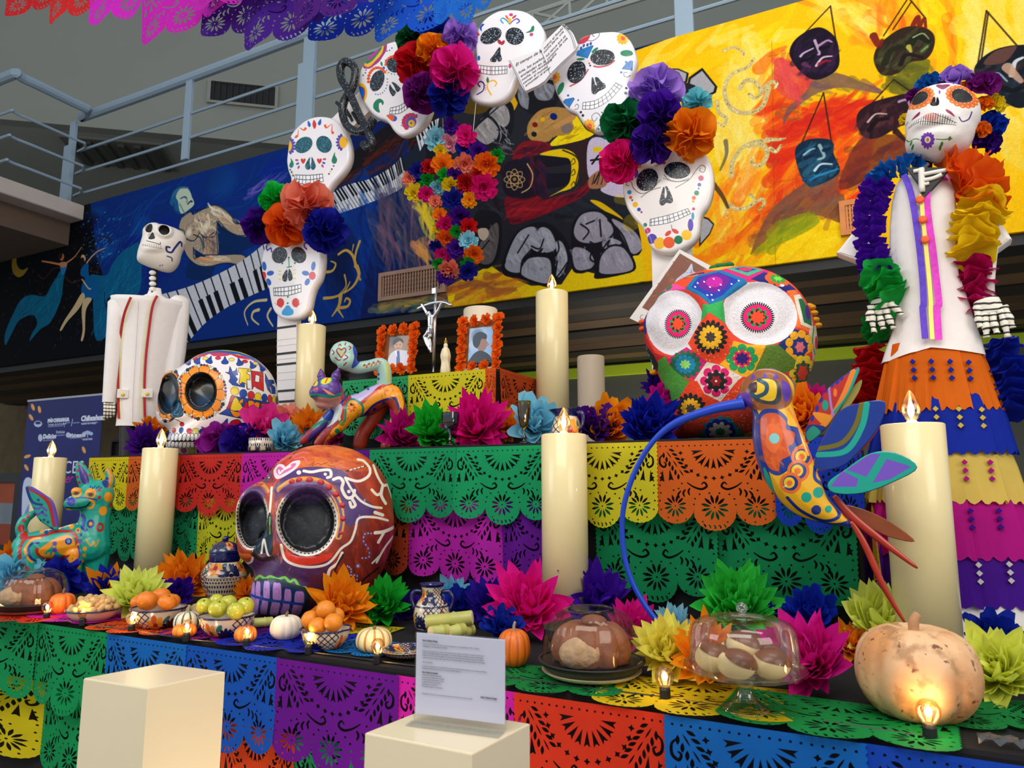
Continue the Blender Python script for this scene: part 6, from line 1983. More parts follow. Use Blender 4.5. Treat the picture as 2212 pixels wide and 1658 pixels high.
 for cx,cy,r,sq,an in((423,597,124,1.08,10),(1085,545,150,0.9,10)):
  flower(c,z,cx,cy,((r*0.93,kBk,44),(r*0.80,kPk,0),(r*0.60,(30,150,60),9),(r*0.50,kBk,8),(r*0.42,(240,70,30),9)),sq=sq)
 c.grain(0.10,4,2)
 H,Wd=c.Hd,c.Wd
 yy,xx=np.mgrid[0:H,0:Wd]
 st_=1+0.10*np.sin(yy*1.15+np.sin(xx*0.08)*2)*np.sin(xx*0.9)
 c.a*=st_[...,None].astype(np.float32)
skC,frC,cvC=big_skull('crochet_skull','huge skull covered in colourful crochet squares with round white eyes on the middle step','big painted skulls',(1575,765),2.95,zC,(97,650,92,560,130,470,190,395,260,290,380,205,500,142,640,100,800,72,950,66,1100,80,1250,130,1400,220,1510,340,1580,480,1622,620,1632,780,1592,950,1530,1090,1450,1200,1350,1420,1200,1580,900,1590,570,1590,345,1585,330,1400,275,1170,220,1030,160,920,110,780),0.30,0.28,((385,582,250,275,20,0.030,0.35),(1110,508,308,262,-8,0.035,0.35),(700,640,130,240,0,-0.03,1.0),(700,1250,380,300,0,-0.02,0.8)),PC,900,(214,60,40),0.85,0.35,110,0.42,Z2+0.003)
for nm,x,y,c in(('crochet_leaf',715,78,(16,110,60)),('crochet_leaf',760,62,(16,110,60)),('crochet_leaf',805,58,(16,110,60)),('crochet_leaf',850,50,(16,110,60)),('crochet_leaf',780,80,(16,110,60)),('tassel',1580,430,(236,160,20)),('tassel',1600,480,(236,160,20)),('tassel',1612,540,(236,160,20)),('tassel',1635,590,(236,160,20)),('tassel',1560,420,(236,160,20)),('tassel',180,1010,(236,160,20)),('crochet_edge',80,560,(240,80,40)),('crochet_edge',84,620,(240,80,40))):
 u,v=frC.uv(*zC(x,y)[0])
 put(nm,mesh(nm,ball(0.016,10,8,1.3,0.8,1.6),True),mat('yarn',c,0.9,var=0.3,scale=150,bump=0.5),skC,T(u,v,0.0))
 # dressed skeleton figures
def loft(fr,lev,ratio=0.6,n=72,pleat=None,scal=0.0,seed=0,close_top=False,wc=0.0):
 """tube of cloth through photo levels (py, x_left, x_right); pleat (k, amplitude grows downwards)"""
 rg_=random.Random(seed)
 ph=rg_.uniform(0,6)
 V,Fc=[],[]
 m=len(lev)
 for j,(y,a,b)in enumerate(lev):
  ua,v=fr.uv(a,y)
  ub,v2=fr.uv(b,y)
  c,r,v=(ua+ub)/2,(ub-ua)/2,(v+v2)/2
  t=j/(m-1)
  for i in range(n):
   an=2*PI*i/n
   k=1.0
   dv=0.0
   if pleat:
    s=(an*pleat[0]/(2*PI)+ph+0.3*math.sin(3*an))%1.0
    k+=pleat[1]*(0.35+t)*(s-0.5)*2
    if j==m-1:
     dv=-scal*abs(math.sin(an*pleat[0]*1.5+ph))**0.6
   V.append((c+r*k*math.cos(an),v+dv,wc-r*ratio*k*math.sin(an)))
 for j in range(m-1):
  for i in range(n):
   q=(i+1)%n
   Fc.append((j*n+i,j*n+q,(j+1)*n+q,(j+1)*n+i))
 if close_top:
  Fc.append(tuple(range(n)))
 return V,Fc
def lpt(fr,q,w=0.0):
 u,v=fr.uv(*q)
 return(u,v,w)
def head_part(fr,root,z,out,ctr,dents,paint,res,bg,df,db,name='head',rough=0.5,bump=0.15,bsc=30,off=0.0,pw=0.42,nt=120,nr=60):
 P=z(*out)
 U=[fr.uv(*q)for q in spline(P,True,4)]
 c=fr.uv(*z(*ctr)[0])
 xs,ys=[q[0]for q in P],[q[1]for q in P]
 cv=Canvas(fr,(min(xs)-5,min(ys)-5,max(xs)+5,max(ys)+5),res,bg)
 paint(cv,z)
 def feat(A):
  fro=A[:,2]>0
  for cx,cy,rx,ry,an,dp,ed in dents:
   A[:,2]-=np.where(fro,dp*ell_mask(A,fr,z,cx,cy,rx,ry,an,ed),0)
  A[:,2]+=off
  return A
 me=mesh(name,inflate(U,c,df,db,nt,nr,pw,feat),True)
 planar_uv(me,lambda x,y,w:cv.uvof(x,y))
 return put(name,me,cv.material(name+'_paint',rough,bump,0.0,bsc),root)
linen=mat('white_linen',(232,224,220),0.85,var=0.05,scale=30,bump=0.08)
black=mat('black_paint',(20,20,24),0.5)
bone=mat('white_bone',(232,226,216),0.6,var=0.06)
def bands_mat():
 m=bpy.data.materials.new('banded_bone')
 m.use_nodes=True
 nt=m.node_tree
 b=nt.nodes['Principled BSDF']
 tc=nt.nodes.new('ShaderNodeTexCoord')
 w=nt.nodes.new('ShaderNodeTexWave')
 w.bands_direction='Y'
 w.inputs['Scale'].default_value=15
 w.inputs['Distortion'].default_value=3.0
 cr=nt.nodes.new('ShaderNodeValToRGB')
 cr.color_ramp.elements[0].position=0.16
 cr.color_ramp.elements[0].color=(0.01,0.01,0.012,1)
 cr.color_ramp.elements[1].position=0.24
 cr.color_ramp.elements[1].color=lin((228,222,206))
 nt.links.new(tc.outputs['Object'],w.inputs['Vector'])
 nt.links.new(w.outputs['Fac'],cr.inputs[0])
 nt.links.new(cr.outputs[0],b.inputs['Base Color'])
 return m
BANDS=bands_mat()
K=Frame(2030,700,Y=2.78,upright=True)
cat_=thing('catrina','tall skeleton woman with flower crown, white blouse and tiered paper skirt at the right','figure',m=K.m)
q1,q2=Zm(1700,150,3.0137),Zm(1750,600,2.55)
kk=K.k
def PK_(c,z):
 W=(236,230,228)
 for cx,cy,rx,ry,s in((870,262,88,82,-10),(1140,260,100,84,0)):
  for i in range(16):
   a=2*PI*i/16
   c.ell(*z(cx+(rx-14)*math.cos(a),cy+(ry-14)*math.sin(a))[0],7,6,(216,96,20))
   c.ell(*z(cx+(rx-8)*math.cos(a),cy+(ry-8)*math.sin(a))[0],3,2.4,(240,150,50))
  c.ell(*z(cx,cy)[0],(rx-34)/3.01,(ry-32)/3.01,(18,16,16),s)
 c.poly(z(1018,228,975,195,985,175,1015,180,1050,175,1062,190),(120,20,80),smooth=True)
 c.line(z(925,175,950,155,985,165,1000,150),2.6,(20,80,150))
 c.line(z(1080,170,1100,150,1150,165,1200,180),2.6,(20,80,150))
 c.ell(*z(997,248)[0],1.8,5,(90,30,130))
 c.poly(z(965,280,940,320,945,338,985,342,995,320,985,285,972,310),(20,20,22),smooth=True)
 c.poly(z(818,405,870,368,868,390),(140,20,70),smooth=True)
 c.poly(z(1035,368,1058,372,1092,408,1045,392),(140,20,70),smooth=True)
 c.line(z(1200,355,1180,400,1140,425,1120,405),2.4,(90,40,120))
 c.line(z(780,410,795,405),2,(90,40,120))
 c.poly(z(890,415,940,390,1000,418,945,445),(230,160,150),smooth=True)
 for i in range(20):
  x=810+i*15
  f=math.sin(PI*i/19)
  c.line(z(x,436-40*f,x-8,446+14*f*(1 if 4<i<15 else 0.4)),1.1,(30,30,34))
 c.line(z(800,440,880,410,940,388,1000,415,1105,440),0.9,(40,40,44))
 c.line(z(810,446,890,440,940,448,1010,452,1100,452),0.9,(40,40,44))
 for i in range(12):
  a=2*PI*i/12
  c.ell(*z(922+32*math.cos(a),540+28*math.sin(a))[0],4.4,3,(110,50,170),math.degrees(a))
 c.ell(*z(922,540)[0],3,3,(206,130,40))
 c.line(z(780,500,800,525,840,525,868,535),1.6,(50,120,50))
 c.line(z(975,540,1020,540,1075,528),1.6,(50,120,50))
 for x,y in((815,540),(825,560),(1010,560),(1000,575),(1060,530)):
  c.ell(*z(x,y)[0],4,2.4,(60,130,50),-50)
head_part(K,cat_,q1,(770,400,785,310,840,200,930,150,1060,132,1180,165,1250,240,1262,330,1232,410,1210,470,1150,545,1000,608,900,600,810,575,772,520,780,460),(1000,360),((870,262,62,56,-10,0.010,0.5),(1140,260,74,58,0,0.011,0.5),(965,315,24,30,0,0.012,0.5),(950,425,130,40,0,-0.012,0.8),(950,540,140,60,0,-0.012,0.9)),PK_,330,(236,230,226),0.11,0.11,bump=0.25,off=0.02)
g=VIEW
for x,y,r,c in((930,105,78,(16,90,170)),(1090,72,95,LAV),(1275,108,92,(120,16,120)),(990,122,40,ORG),(1155,128,38,ORG),(1352,200,66,YEL),(1280,236,50,ORG),(1340,330,84,(16,60,180)),(1272,402,50,ORG),(1310,452,82,(60,14,130)),(825,178,46,(110,16,120)),(765,335,36,YEL)):
 pom(lpt(K,q1(x,y)[0],0.02 if x<1300 else-0.02),(_fr.uniform(-.3,.3)+(x-1040)/500,0.5+(300-y)/500,1),r/3.01*kk*1.15,c,None,None,cat_,'paper_flower')
put('neck',mesh('neck',tube([lpt(K,q1(905,590)[0],-0.01),lpt(K,q1(890,740)[0],-0.01)],0.021,10),True),black,cat_)
for y in(628,660,690):
 put('vertebra',mesh('vertebra',ball(0.017,12,8,1,0.6,0.7),True),bone,cat_,T(*lpt(K,q1(895,y)[0],0.008)))
put('chest',xf(prism([K.uv(*p)for p in q1(780,690,1070,690,1000,780,890,900,860,800)],-0.01,0.0,0.004),T(0,0,0.080)),black,cat_)
for p,w in(((880,700,885,850),0.010),((885,740,960,725,1040,712),0.007),((890,775,950,765,1010,740),0.007),((890,805,930,795),0.006),((830,720,870,712),0.007)):
 put('rib',mesh('rib',tube([lpt(K,s_,0.083)for s_ in spline(q1(*p),False,4)],w,6),True),bone,cat_)
BL_=[(378,1945,2030),(392,1935,2052),(430,1926,2066),(480,1922,2068),(540,1922,2068),(600,1932,2072),(660,1938,2094),(700,1932,2106),(745,1916,2122),(772,1906,2130)]
bo=loft(K,BL_,0.62,64,(5,0.03),0.0,3)
bv=[tuple(q)for q in bo[0]]
N_=64
for i in range(N_):
 an=2*PI*i/N_
 x,y,w=bv[(len(BL_)-1)*N_+i]
 bv[(len(BL_)-1)*N_+i]=(x,y-0.030*abs(math.cos(an))+0.02,w)
V0=[tuple(q)for q in bv]
put('blouse',mesh('blouse',(V0,bo[1]),True),linen,cat_)
def front_w(px,py):
 for(y0,a0,b0),(y1,a1,b1)in zip(BL_,BL_[1:]):
  if y0<=py<=y1 or y1==772:
   t=(py-y0)/(y1-y0)
   a,b=a0+(a1-a0)*t,b0+(b1-b0)*t
   c,r=(a+b)/2,(b-a)/2
   return 0.64*r*kk*math.sqrt(max(0.05,1-((px-c)/r)**2))+0.008
 return 0.05
def strip(name,pts,w,m,parent,fr,fw,th=0.002):
 P=spline(pts,False,5)
 V,Fc=[],[]
 for i,p in enumerate(P):
  a,b=P[max(i-1,0)],P[min(i+1,len(P)-1)]
  dx,dy=b[0]-a[0],b[1]-a[1]
  l=math.hypot(dx,dy)
  nx,ny=-dy/l*w/2,dx/l*w/2
  z_=fw(*p)
  u0,v0=fr.uv(p[0]+nx,p[1]+ny)
  u1,v1=fr.uv(p[0]-nx,p[1]-ny)
  V+=[(u0,v0,z_),(u1,v1,z_),(u1,v1,z_-th),(u0,v0,z_-th)]
 for i in range(len(P)-1):
  for k in range(4):
   a,b=i*4+k,i*4+(k+1)%4
   Fc.append((a,b,b+4,a+4))
 Fc+=[(3,2,1,0),tuple(len(V)-4+k for k in range(4))]
 return put(name,(V,Fc),m,parent)
tie=lambda c:mat('tie_dye',c,0.8,var=0.5,scale=60)
strip('purple_trim',q1(765,715,808,830,838,980,868,1200,888,1400,896,1560)+q2(625,200,640,365),14,tie((94,60,190)),cat_,K,front_w)
strip('pink_trim',q1(1062,700,945,790,915,890,930,1050,952,1200,975,1400,992,1560)+q2(702,200,712,372),15,tie((226,60,190)),cat_,K,front_w)
strip('yellow_trim',q1(880,860,890,1000,910,1200,930,1400,942,1560)+q2(668,200,678,368),9,mat('yellow_trim',(240,226,120),0.8),cat_,K,front_w)
for x,y in((872,900),(890,1028),(905,1155)):
 p=q1(x,y)[0]
 put('button',mesh('button',lathe([(0.004,0.004),(0.012,0.005),(0.014,0.0),(0.012,-0.004)],14),True),mat('orange_button',(230,90,20),0.5),cat_,T(*lpt(K,p,front_w(*p)+0.006)))
for p in(((1805,545),(1866,468),(1885,520),(1862,566)),((2128,462),(2150,458),(2187,514),(2140,548))):
 put('sleeve',xf(prism([K.uv(*s_)for s_ in p],-0.05,0.02,0.015),T(0,0,-0.02)),linen,cat_)
def garland(pts,r,c,n,w=0.0,two=False,name='tissue_garland'):
 o=bpy.data.objects.new(name,None)
 COL.objects.link(o)
 o.parent=cat_
 P=spline(pts,False,10)
 for i in range(n):
  f=i/max(1,n-1)*(len(P)-1)
  a,b=P[max(0,int(f)-1)],P[min(len(P)-1,int(f)+1)]
  p=P[int(round(f))]
  d=Vector((b[0]-a[0],-(b[1]-a[1]),_fr.uniform(-2,2))).normalized()
  for s in((-1,1)if two else(0,)):
   loc=Vector(lpt(K,(p[0]+s*r*0.85,p[1]),w+_fr.uniform(-0.01,0.01)))
   k=r*kk*_fr.uniform(1.0,1.15)*(0.95 if two else 1)
   put('tissue_disc',_fr.choice(DISC),paper(c),o,Matrix.Translation(loc)@tilt(d+Vector((_fr.uniform(-.25,.25),0,0.35)))@Matrix.Scale(k,4))
garland(q1(870,640,760,640,650,680,590,740),22,(16,96,180),9,0.03)
garland(q1(600,770,560,880,540,1000,545,1130,570,1260,580,1330),19,(76,16,170),15,0.04,True)
garland(q1(600,1350,640,1440,690,1520),36,(24,170,66),6,0.05)
garland(q2(330,240,370,310),26,(16,140,56),4,0.0)
garland(q2(330,360,320,500,300,620,290,700),30,(186,14,26),12,-0.03)
garland(q1(1040,690,1120,660,1220,690,1280,770,1270,850),42,(236,100,16),9,0.02)
garland(q1(1290,880,1240,980,1210,1080,1200,1200),42,(240,208,24),10,0.03)
garland(q1(1220,1250,1215,1350,1225,1450,1210,1540),34,(190,12,96),9,0.0)
garland(q2(1030,330,1070,460,1100,600,1120,720),36,(16,40,170),12,-0.03)
put('arm',mesh('arm',tube([lpt(K,s_,0.0)for s_ in q1(1345,1160,1335,1300,1320,1400,1305,1520)],[0.013,0.011,0.014,0.022],8),True),bone,cat_)
def hand(zf,palm,fingers,k):
 parts=[tube([lpt(K,s_,0.045)for s_ in spline(zf(*palm),False,4)],[k*0.75]+[k]*7+[k*0.8]*1,10,True,(1,0.6))]
 hd=put('hand',remesh(parts[0],0.006,2,'palm'),BANDS,cat_)
 for f in fingers:
  P=spline3([lpt(K,s_,0.055+0.01*math.sin(i))for i,s_ in enumerate(zf(*f))],4)
  put('finger',mesh('finger',tube(P,[0.0125-0.004*i/len(P)+0.002*math.cos(i*1.5)for i in range(len(P))],8),True),BANDS,hd)
 return hd
hand(q2,(375,125,400,165,425,205),((345,170,350,240,362,320),(385,200,400,260,412,300),(425,200,445,250,468,296),(450,165,480,190,515,225),(355,180,335,220,330,260)),0.030)
hand(q2,(960,130,980,180,1000,220),((920,180,925,250,935,290),(960,220,965,290,968,346),(1000,220,1010,280,1025,325),(1045,200,1065,270,1082,345),(1060,180,1090,240,1108,295)),0.040)
for i,(c,lev)in enumerate((((236,112,16),[(740,1918,2112),(800,1905,2135),(880,1888,2166)]),((16,44,170),[(840,1908,2140),(900,1890,2172),(972,1872,2196)]),((236,206,100),[(945,1896,2170),(1010,1880,2196),(1072,1868,2218)]),((196,16,140),[(1045,1890,2196),(1110,1872,2220),(1186,1866,2246)]),((76,16,150),[(1150,1880,2220),(1220,1870,2246),(1282,1866,2268)]),((226,220,220),[(1250,1880,2250),(1450,1880,2290),(1900,1890,2330)]))):
 put('skirt_tier',mesh('skirt_tier',loft(K,lev,0.62,144,(13,0.035),0.022 if i<5 else 0,i),False),paper(c)if i<5 else linen,cat_)
 if i<5:
  y0,a,b=lev[1]
  for k_ in range(4):
   for r_ in range(3):
    x=a+(b-a)*(0.30+0.17*k_)+r_*2
    u,v=K.uv(x,y0-10+r_*17)
    c_,hw=(K.uv(a,y0)[0]+K.uv(b,y0)[0])/2,(K.uv(b,y0)[0]-K.uv(a,y0)[0])/2
    w_=0.62*hw*math.sqrt(max(0.1,1-((u-c_)/hw)**2))+0.016
    put('diamond_cut',prism([(u-0.008,v),(u,v+0.009),(u+0.009,v),(u,v-0.009)],w_-0.012,w_),paper([(16,44,170),(226,196,90),(190,20,140),(70,16,150),(226,220,220)][i]),cat_)
    # skeleton man at the left
M=Frame(330,760,Y=2.98,upright=True)
man=thing('skeleton_man','skeleton man in white jacket with red stripes standing behind the white painted skull','figure',m=M.m)
p1=Zm(0,400,3.685)
def PM(c,z):
 for x,y,rx,ry,a in((1185,380,26,40,15),(1302,410,42,46,0)):
  c.ell(*z(x,y)[0],rx/3.685,ry/3.685,(18,16,18),a)
 c.poly(z(1212,425,1180,470,1230,475),(22,22,24),smooth=True)
 c.line(z(1165,490,1190,503,1240,520,1270,530,1272,515),1.6,(50,46,40))
 for i in range(9):
  x=1140+i*17
  c.line(z(x,512+i*3,x-3,530+i*4),1.1,(150,140,130))
 c.line(z(1130,515,1200,545,1285,560),1,(150,140,130))
 c.line(z(1440,500,1425,495,1385,545,1360,580,1325,575,1320,545,1345,545),4,(26,40,110))
 c.line(z(1440,500,1440,520),3,(26,40,110))
 c.line(z(1325,610,1360,620,1365,640),2.4,(20,60,90))
 for x in(1270,1300,1330):
  c.ell(*z(x,345)[0],5,3,(30,60,170))
 for x in(1272,1290):
  c.ell(*z(x,668)[0],1.2,1.2,(60,60,60))
head_part(M,man,p1,(1140,360,1200,318,1290,330,1400,365,1465,410,1480,480,1445,560,1420,645,1350,700,1200,660,1100,612,1092,560,1108,500,1132,420),(1290,500),((1185,380,28,42,-15,0.04,0.4),(1302,410,40,44,0,0.045,0.4),(1205,452,26,30,0,0.015,0.5),(1302,410,70,70,0,-0.02,0.5),(1200,530,110,50,0,-0.015,0.8)),PM,260,(232,224,214),0.12,0.12,bump=0.1,off=0.03)
put('neck',mesh('neck',tube([lpt(M,q,0.0)for q in p1(1235,650,1225,760,1215,870)],0.020,10),True),black,man)
for y in(700,745,788,830):
 put('vertebra',mesh('vertebra',ball(0.022,12,8,1,0.75,0.8),True),bone,man,T(*lpt(M,p1(1215,y)[0],0.012)))
J=[(622,324,348),(636,318,350),(645,300,366),(648,238,405),(658,240,404),(700,258,390),(780,258,366),(870,256,352),(921,250,344)]
put('jacket',mesh('jacket',loft(M,J,0.5,56,(4,0.02),0,2,False),True),linen,man)
put('sleeve',mesh('sleeve',loft(M,[(646,240,268),(654,232,276),(700,230,270),(780,225,262),(869,220,252)],0.9,28,(3,0.04),0,1,True),True),linen,man)
put('sleeve',mesh('sleeve',loft(M,[(640,376,402),(648,366,411),(700,366,408),(760,358,402),(810,352,394),(869,346,386)],0.9,28,(3,0.04),0,4,True),True),linen,man)
def fwm(px,py):
 for(y0,a0,b0),(y1,a1,b1)in zip(J,J[1:]):
  if y0<=py<=y1 or y1==921:
   t=(py-y0)/(y1-y0)
   a,b=a0+(a1-a0)*t,b0+(b1-b0)*t
   return 0.52*(b-a)/2*M.k*math.sqrt(max(0.04,1-((px-(a+b)/2)/((b-a)/2))**2))+0.008
redm=mat('red_stripe',(170,20,34),0.7)
yl=mat('yellow_piping',(226,222,130),0.7)
for pts,dx in((p1(1045,925,990,1050,960,1200,942,1400,940,1620)+[(257,905)],4),(p1(1255,905,1212,1000,1182,1200,1160,1400,1150,1620)+[(313,905)],-6)):
 strip('red_stripe',pts,5.5,redm,man,M,fwm)
 strip('piping',[(x+dx*1.1,y)for x,y in pts],1.6,yl,man,M,fwm)
strip('placket',[(300,660),(294,760),(288,860),(287,918)],1.2,mat('seam',(190,182,180),0.8),man,M,fwm)
for x in(266,318):
 f_=fwm(x,852)
 u,v=M.uv(x,852)
 put('pocket_flap',bevel_box(u-0.032,v-0.028,f_-0.01,u+0.032,v+0.028,f_+0.004,0.003,1),linen,man)
 put('button',mesh('button',lathe([(0.010,-0.004),(0.012,0.002),(0.008,0.006),(0.001,0.006)],12),True),mat('yellow_button',(226,196,40),0.4),man,T(u,v-0.006,f_+0.004))
for i in range(4):
 put('finger',mesh('finger',tube([lpt(M,(228+i*6,862),0.01),lpt(M,(227+i*6.5,885),0.018),lpt(M,(225+i*7,908-3*i),0.02)],[0.011,0.009,0.006],7),True),BANDS,man)
for x in(276,316):
 put('trouser_leg',mesh('trouser_leg',loft(M,[(918,x-18,x+18),(1000,x-20,x+20),(1350,x-18,x+18)],0.9,20),True),black,man)
 # painted animals
def animal(name,label,catg,px,py,Y,z,tubes_,balls,vox,paint,box,res,bg,body='body',smooth_n=6,rough=0.35,fat=1.0,zmin=0):
 """one continuous body fused from tubes and balls (photo coordinates + depth w in metres), painted all over"""
 fr=Frame(px,py,Y=Y)
 root=thing(name,label,catg,m=fr.m)
 s=z(1,0)[0][0]-z(0,0)[0][0]
 parts=[]
 for pts in tubes_:
  P=spline3([(*fr.uv(*z(a,b)[0]),w,r*s*fr.k*fat)for a,b,w,r in pts],5)
  parts.append(tube([q[:3]for q in P],[q[3]for q in P],14))
  for q in(P[0],P[-1]):
   parts.append(ball(float(q[3]),14,8,at=tuple(q[:3])))
 for a,b,w,rx,ry,rz in balls:
  u,v=fr.uv(*z(a,b)[0])
  parts.append(ball(1,18,12,rx*s*fr.k,ry*s*fr.k,rz*s*fr.k,(u,v,w)))
 cv=Canvas(fr,box,res,bg)
 paint(cv,z)
 me=remesh(join(*parts),vox,smooth_n,body)
 co=np.empty(len(me.vertices)*3)
 me.vertices.foreach_get('co',co)
 me.vertices.foreach_set('co',clampz(co.reshape(-1,3),fr,zmin).ravel())
 planar_uv(me,lambda x,y,w:cv.uvof(x,y))
 mt=cv.material(name+'_paint',rough,0.05,0.2,40)
 me.materials.clear()
 put(body,me,mt,root)
 return root,fr,cv,mt
def plate(fr,z,pts,w,th,parent,m,cv=None,name='wing',bend=0.0):
 U=[fr.uv(*q)for q in spline(z(*pts),True,4)]
 V,Fc=prism(U,-th/2,th/2,th*0.3,1)
 V=[(x,y,k+w(x,y)if callable(w)else k+w)for x,y,k in V]
 me=mesh(name,(V,Fc))
 if cv is not None:
  planar_uv(me,lambda x,y,w_:cv.uvof(x,y))
 return put(name,me,m,parent)
R2,B2,O2,T2,P2_,Y2_=(176,30,24),(16,50,140),(240,150,20),(20,160,140),(104,70,180),(240,196,40)
# winged dog
zd=Zm(20,980,2.977)
def PD(c,z):
 L=lambda p,w,k,**q:c.line(z(*p),w,k,**q)
 E=lambda x,y,rx,ry,k,a=0:c.ell(*z(x,y)[0],rx/2.977,ry/2.977,k,a)
 strokes([(20,980),(280,980),(280,1300),(20,1300)],[(24,170,148),(16,140,122),(30,180,160),(14,124,108)],200,30,40,8,0.4,60,c)
 L((125,735,80,690,75,600,110,545,200,530,300,500,390,500,430,540,420,620,330,670,260,680,190,640,180,610),6.5,R2)
 L((200,540,150,550,110,600,115,650,150,690),5,O2)
 L((190,570,150,575,130,610,140,660,175,685),4.5,B2)
 c.poly(z(190,620,250,570,330,530,300,580,280,660,220,660),O2,smooth=True)
 c.poly(z(225,640,285,580,275,650),T2)
 E(362,585,58,66,O2,20)
 E(380,560,22,22,B2)
 E(380,560,12,12,(110,150,200))
 for x,y in((293,575),(290,615),(300,655)):
  E(x,y,14,14,P2_)
 E(255,637,9,9,O2)
 c.poly(z(375,670,440,570,450,640,420,715,390,690),O2,smooth=True)
 L((440,590,450,650,420,710),3.5,P2_)
 for i in range(6):
  E(225+i*32,722-4*i,14,14,O2)
  E(225+i*32,722-4*i,8,8,B2)
 for x,y,r,k in((520,450,24,B2),(520,450,11,O2),(580,472,26,R2),(580,472,12,T2),(440,492,16,O2),(400,465,16,O2),(440,492,7,P2_),(210,495,14,O2),(240,505,12,B2),(270,485,13,B2),(340,470,10,B2),(435,785,22,B2),(400,820,12,B2),(483,608,13,O2),(480,648,11,O2),(470,685,10,O2),(445,720,12,O2),(460,520,9,B2),(452,560,12,P2_),(75,478,22,R2),(95,525,26,R2),(95,430,12,R2),(120,400,12,R2),(632,280,28,O2),(600,368,26,O2),(655,330,14,R2),(575,235,10,R2),(575,285,11,R2)):
  E(x,y,r,r*1.15,k,20)
 L((410,440,440,390,480,410,470,470,490,490),7,B2)
 c.poly(z(362,360,385,350,410,420,370,435,360,400),Y2_,smooth=True)
 L((490,545,520,590,540,560,550,595,570,550),3,(206,150,20))
 for cx,cy in((430,250),(520,258)):
  E(cx,cy,36,34,O2,-20)
  E(cx,cy+8,20,14,T2)
  E(cx,cy+6,12,10,R2)
 E(395,310,30,28,(60,60,170))
 E(385,305,9,8,B2)
 E(410,318,8,8,B2)
 L((365,348,430,352,490,340,515,315),3,(20,30,40))
 L((515,300,540,315,530,345,505,350),5,O2)
 L((430,290,480,285,560,300),3,B2)
 for i in range(6):
  E(520+i*13,215+(i%2)*8,5,8,B2,20)
 c.poly(z(450,70,500,130,510,190,470,190,450,130),(60,40,130),smooth=True)
 for x,y in((440,110),(438,150),(450,185),(505,90),(515,140),(445,70),(480,65)):
  E(x,y,8,10,R2)
 c.poly(z(610,90,660,110,670,170,640,230,630,180,640,140),(196,130,30),smooth=True)
 c.poly(z(595,180,635,150,635,210,610,220),B2,smooth=True)
 L((125,225,200,265,260,330,290,460),7,R2)
 L((150,225,240,270,280,310,310,460),8,P2_)
 L((115,220,150,310,210,330),5,B2)
 for y in(350,385):
  L((160,y,190,y+5,210,y-5,240,y+15),4,P2_)
 for x,y in((200,430),(225,425),(215,375),(250,440),(190,300)):
  E(x,y,8,8,B2)
dog,frd,cvd,md=animal('winged_dog_figure','turquoise painted winged dog figurine sitting behind the left glass-covered cake','figurine',130,1140,2.08,zd,[[(110,590,0,62),(200,590,0,78),(330,580,0,84),(450,560,0,92),(540,560,-0.02,78)],[(520,590,0,96),(540,480,0,78),(555,390,0,70),(560,300,0,78)],[(560,270,0,85),(480,300,0.03,55),(400,322,0.05,36)],[(415,640,0.05,42),(415,780,0.05,32),(410,940,0.05,30)],[(550,640,-0.01,72),(550,760,-0.01,55),(510,930,-0.01,40)],[(115,640,0.04,60),(110,740,0.05,48),(120,900,0.05,40)],[(150,640,-0.06,50),(170,760,-0.06,40),(170,900,-0.06,36)],[(95,540,-0.02,28),(75,480,-0.02,26),(100,420,-0.02,24),(160,380,-0.02,16)],[(500,210,0,34),(480,140,0,36),(455,75,0,22)],[(620,230,-0.02,26),(650,170,-0.02,26),(635,105,-0.02,14)]],[(560,290,-0.01,92,88,85),(430,245,0.055,32,30,22),(520,255,0.065,32,30,22)],0.0045,PD,(20,960,290,1320),420,(22,160,138),fat=1.28,zmin=Z1+0.005)
plate(frd,zd,(110,215,150,215,240,270,290,320,320,465,290,490,240,460,190,420,150,340,120,270),lambda x,y:0.05+0.1*(y+0.02),0.018,dog,md,cvd)
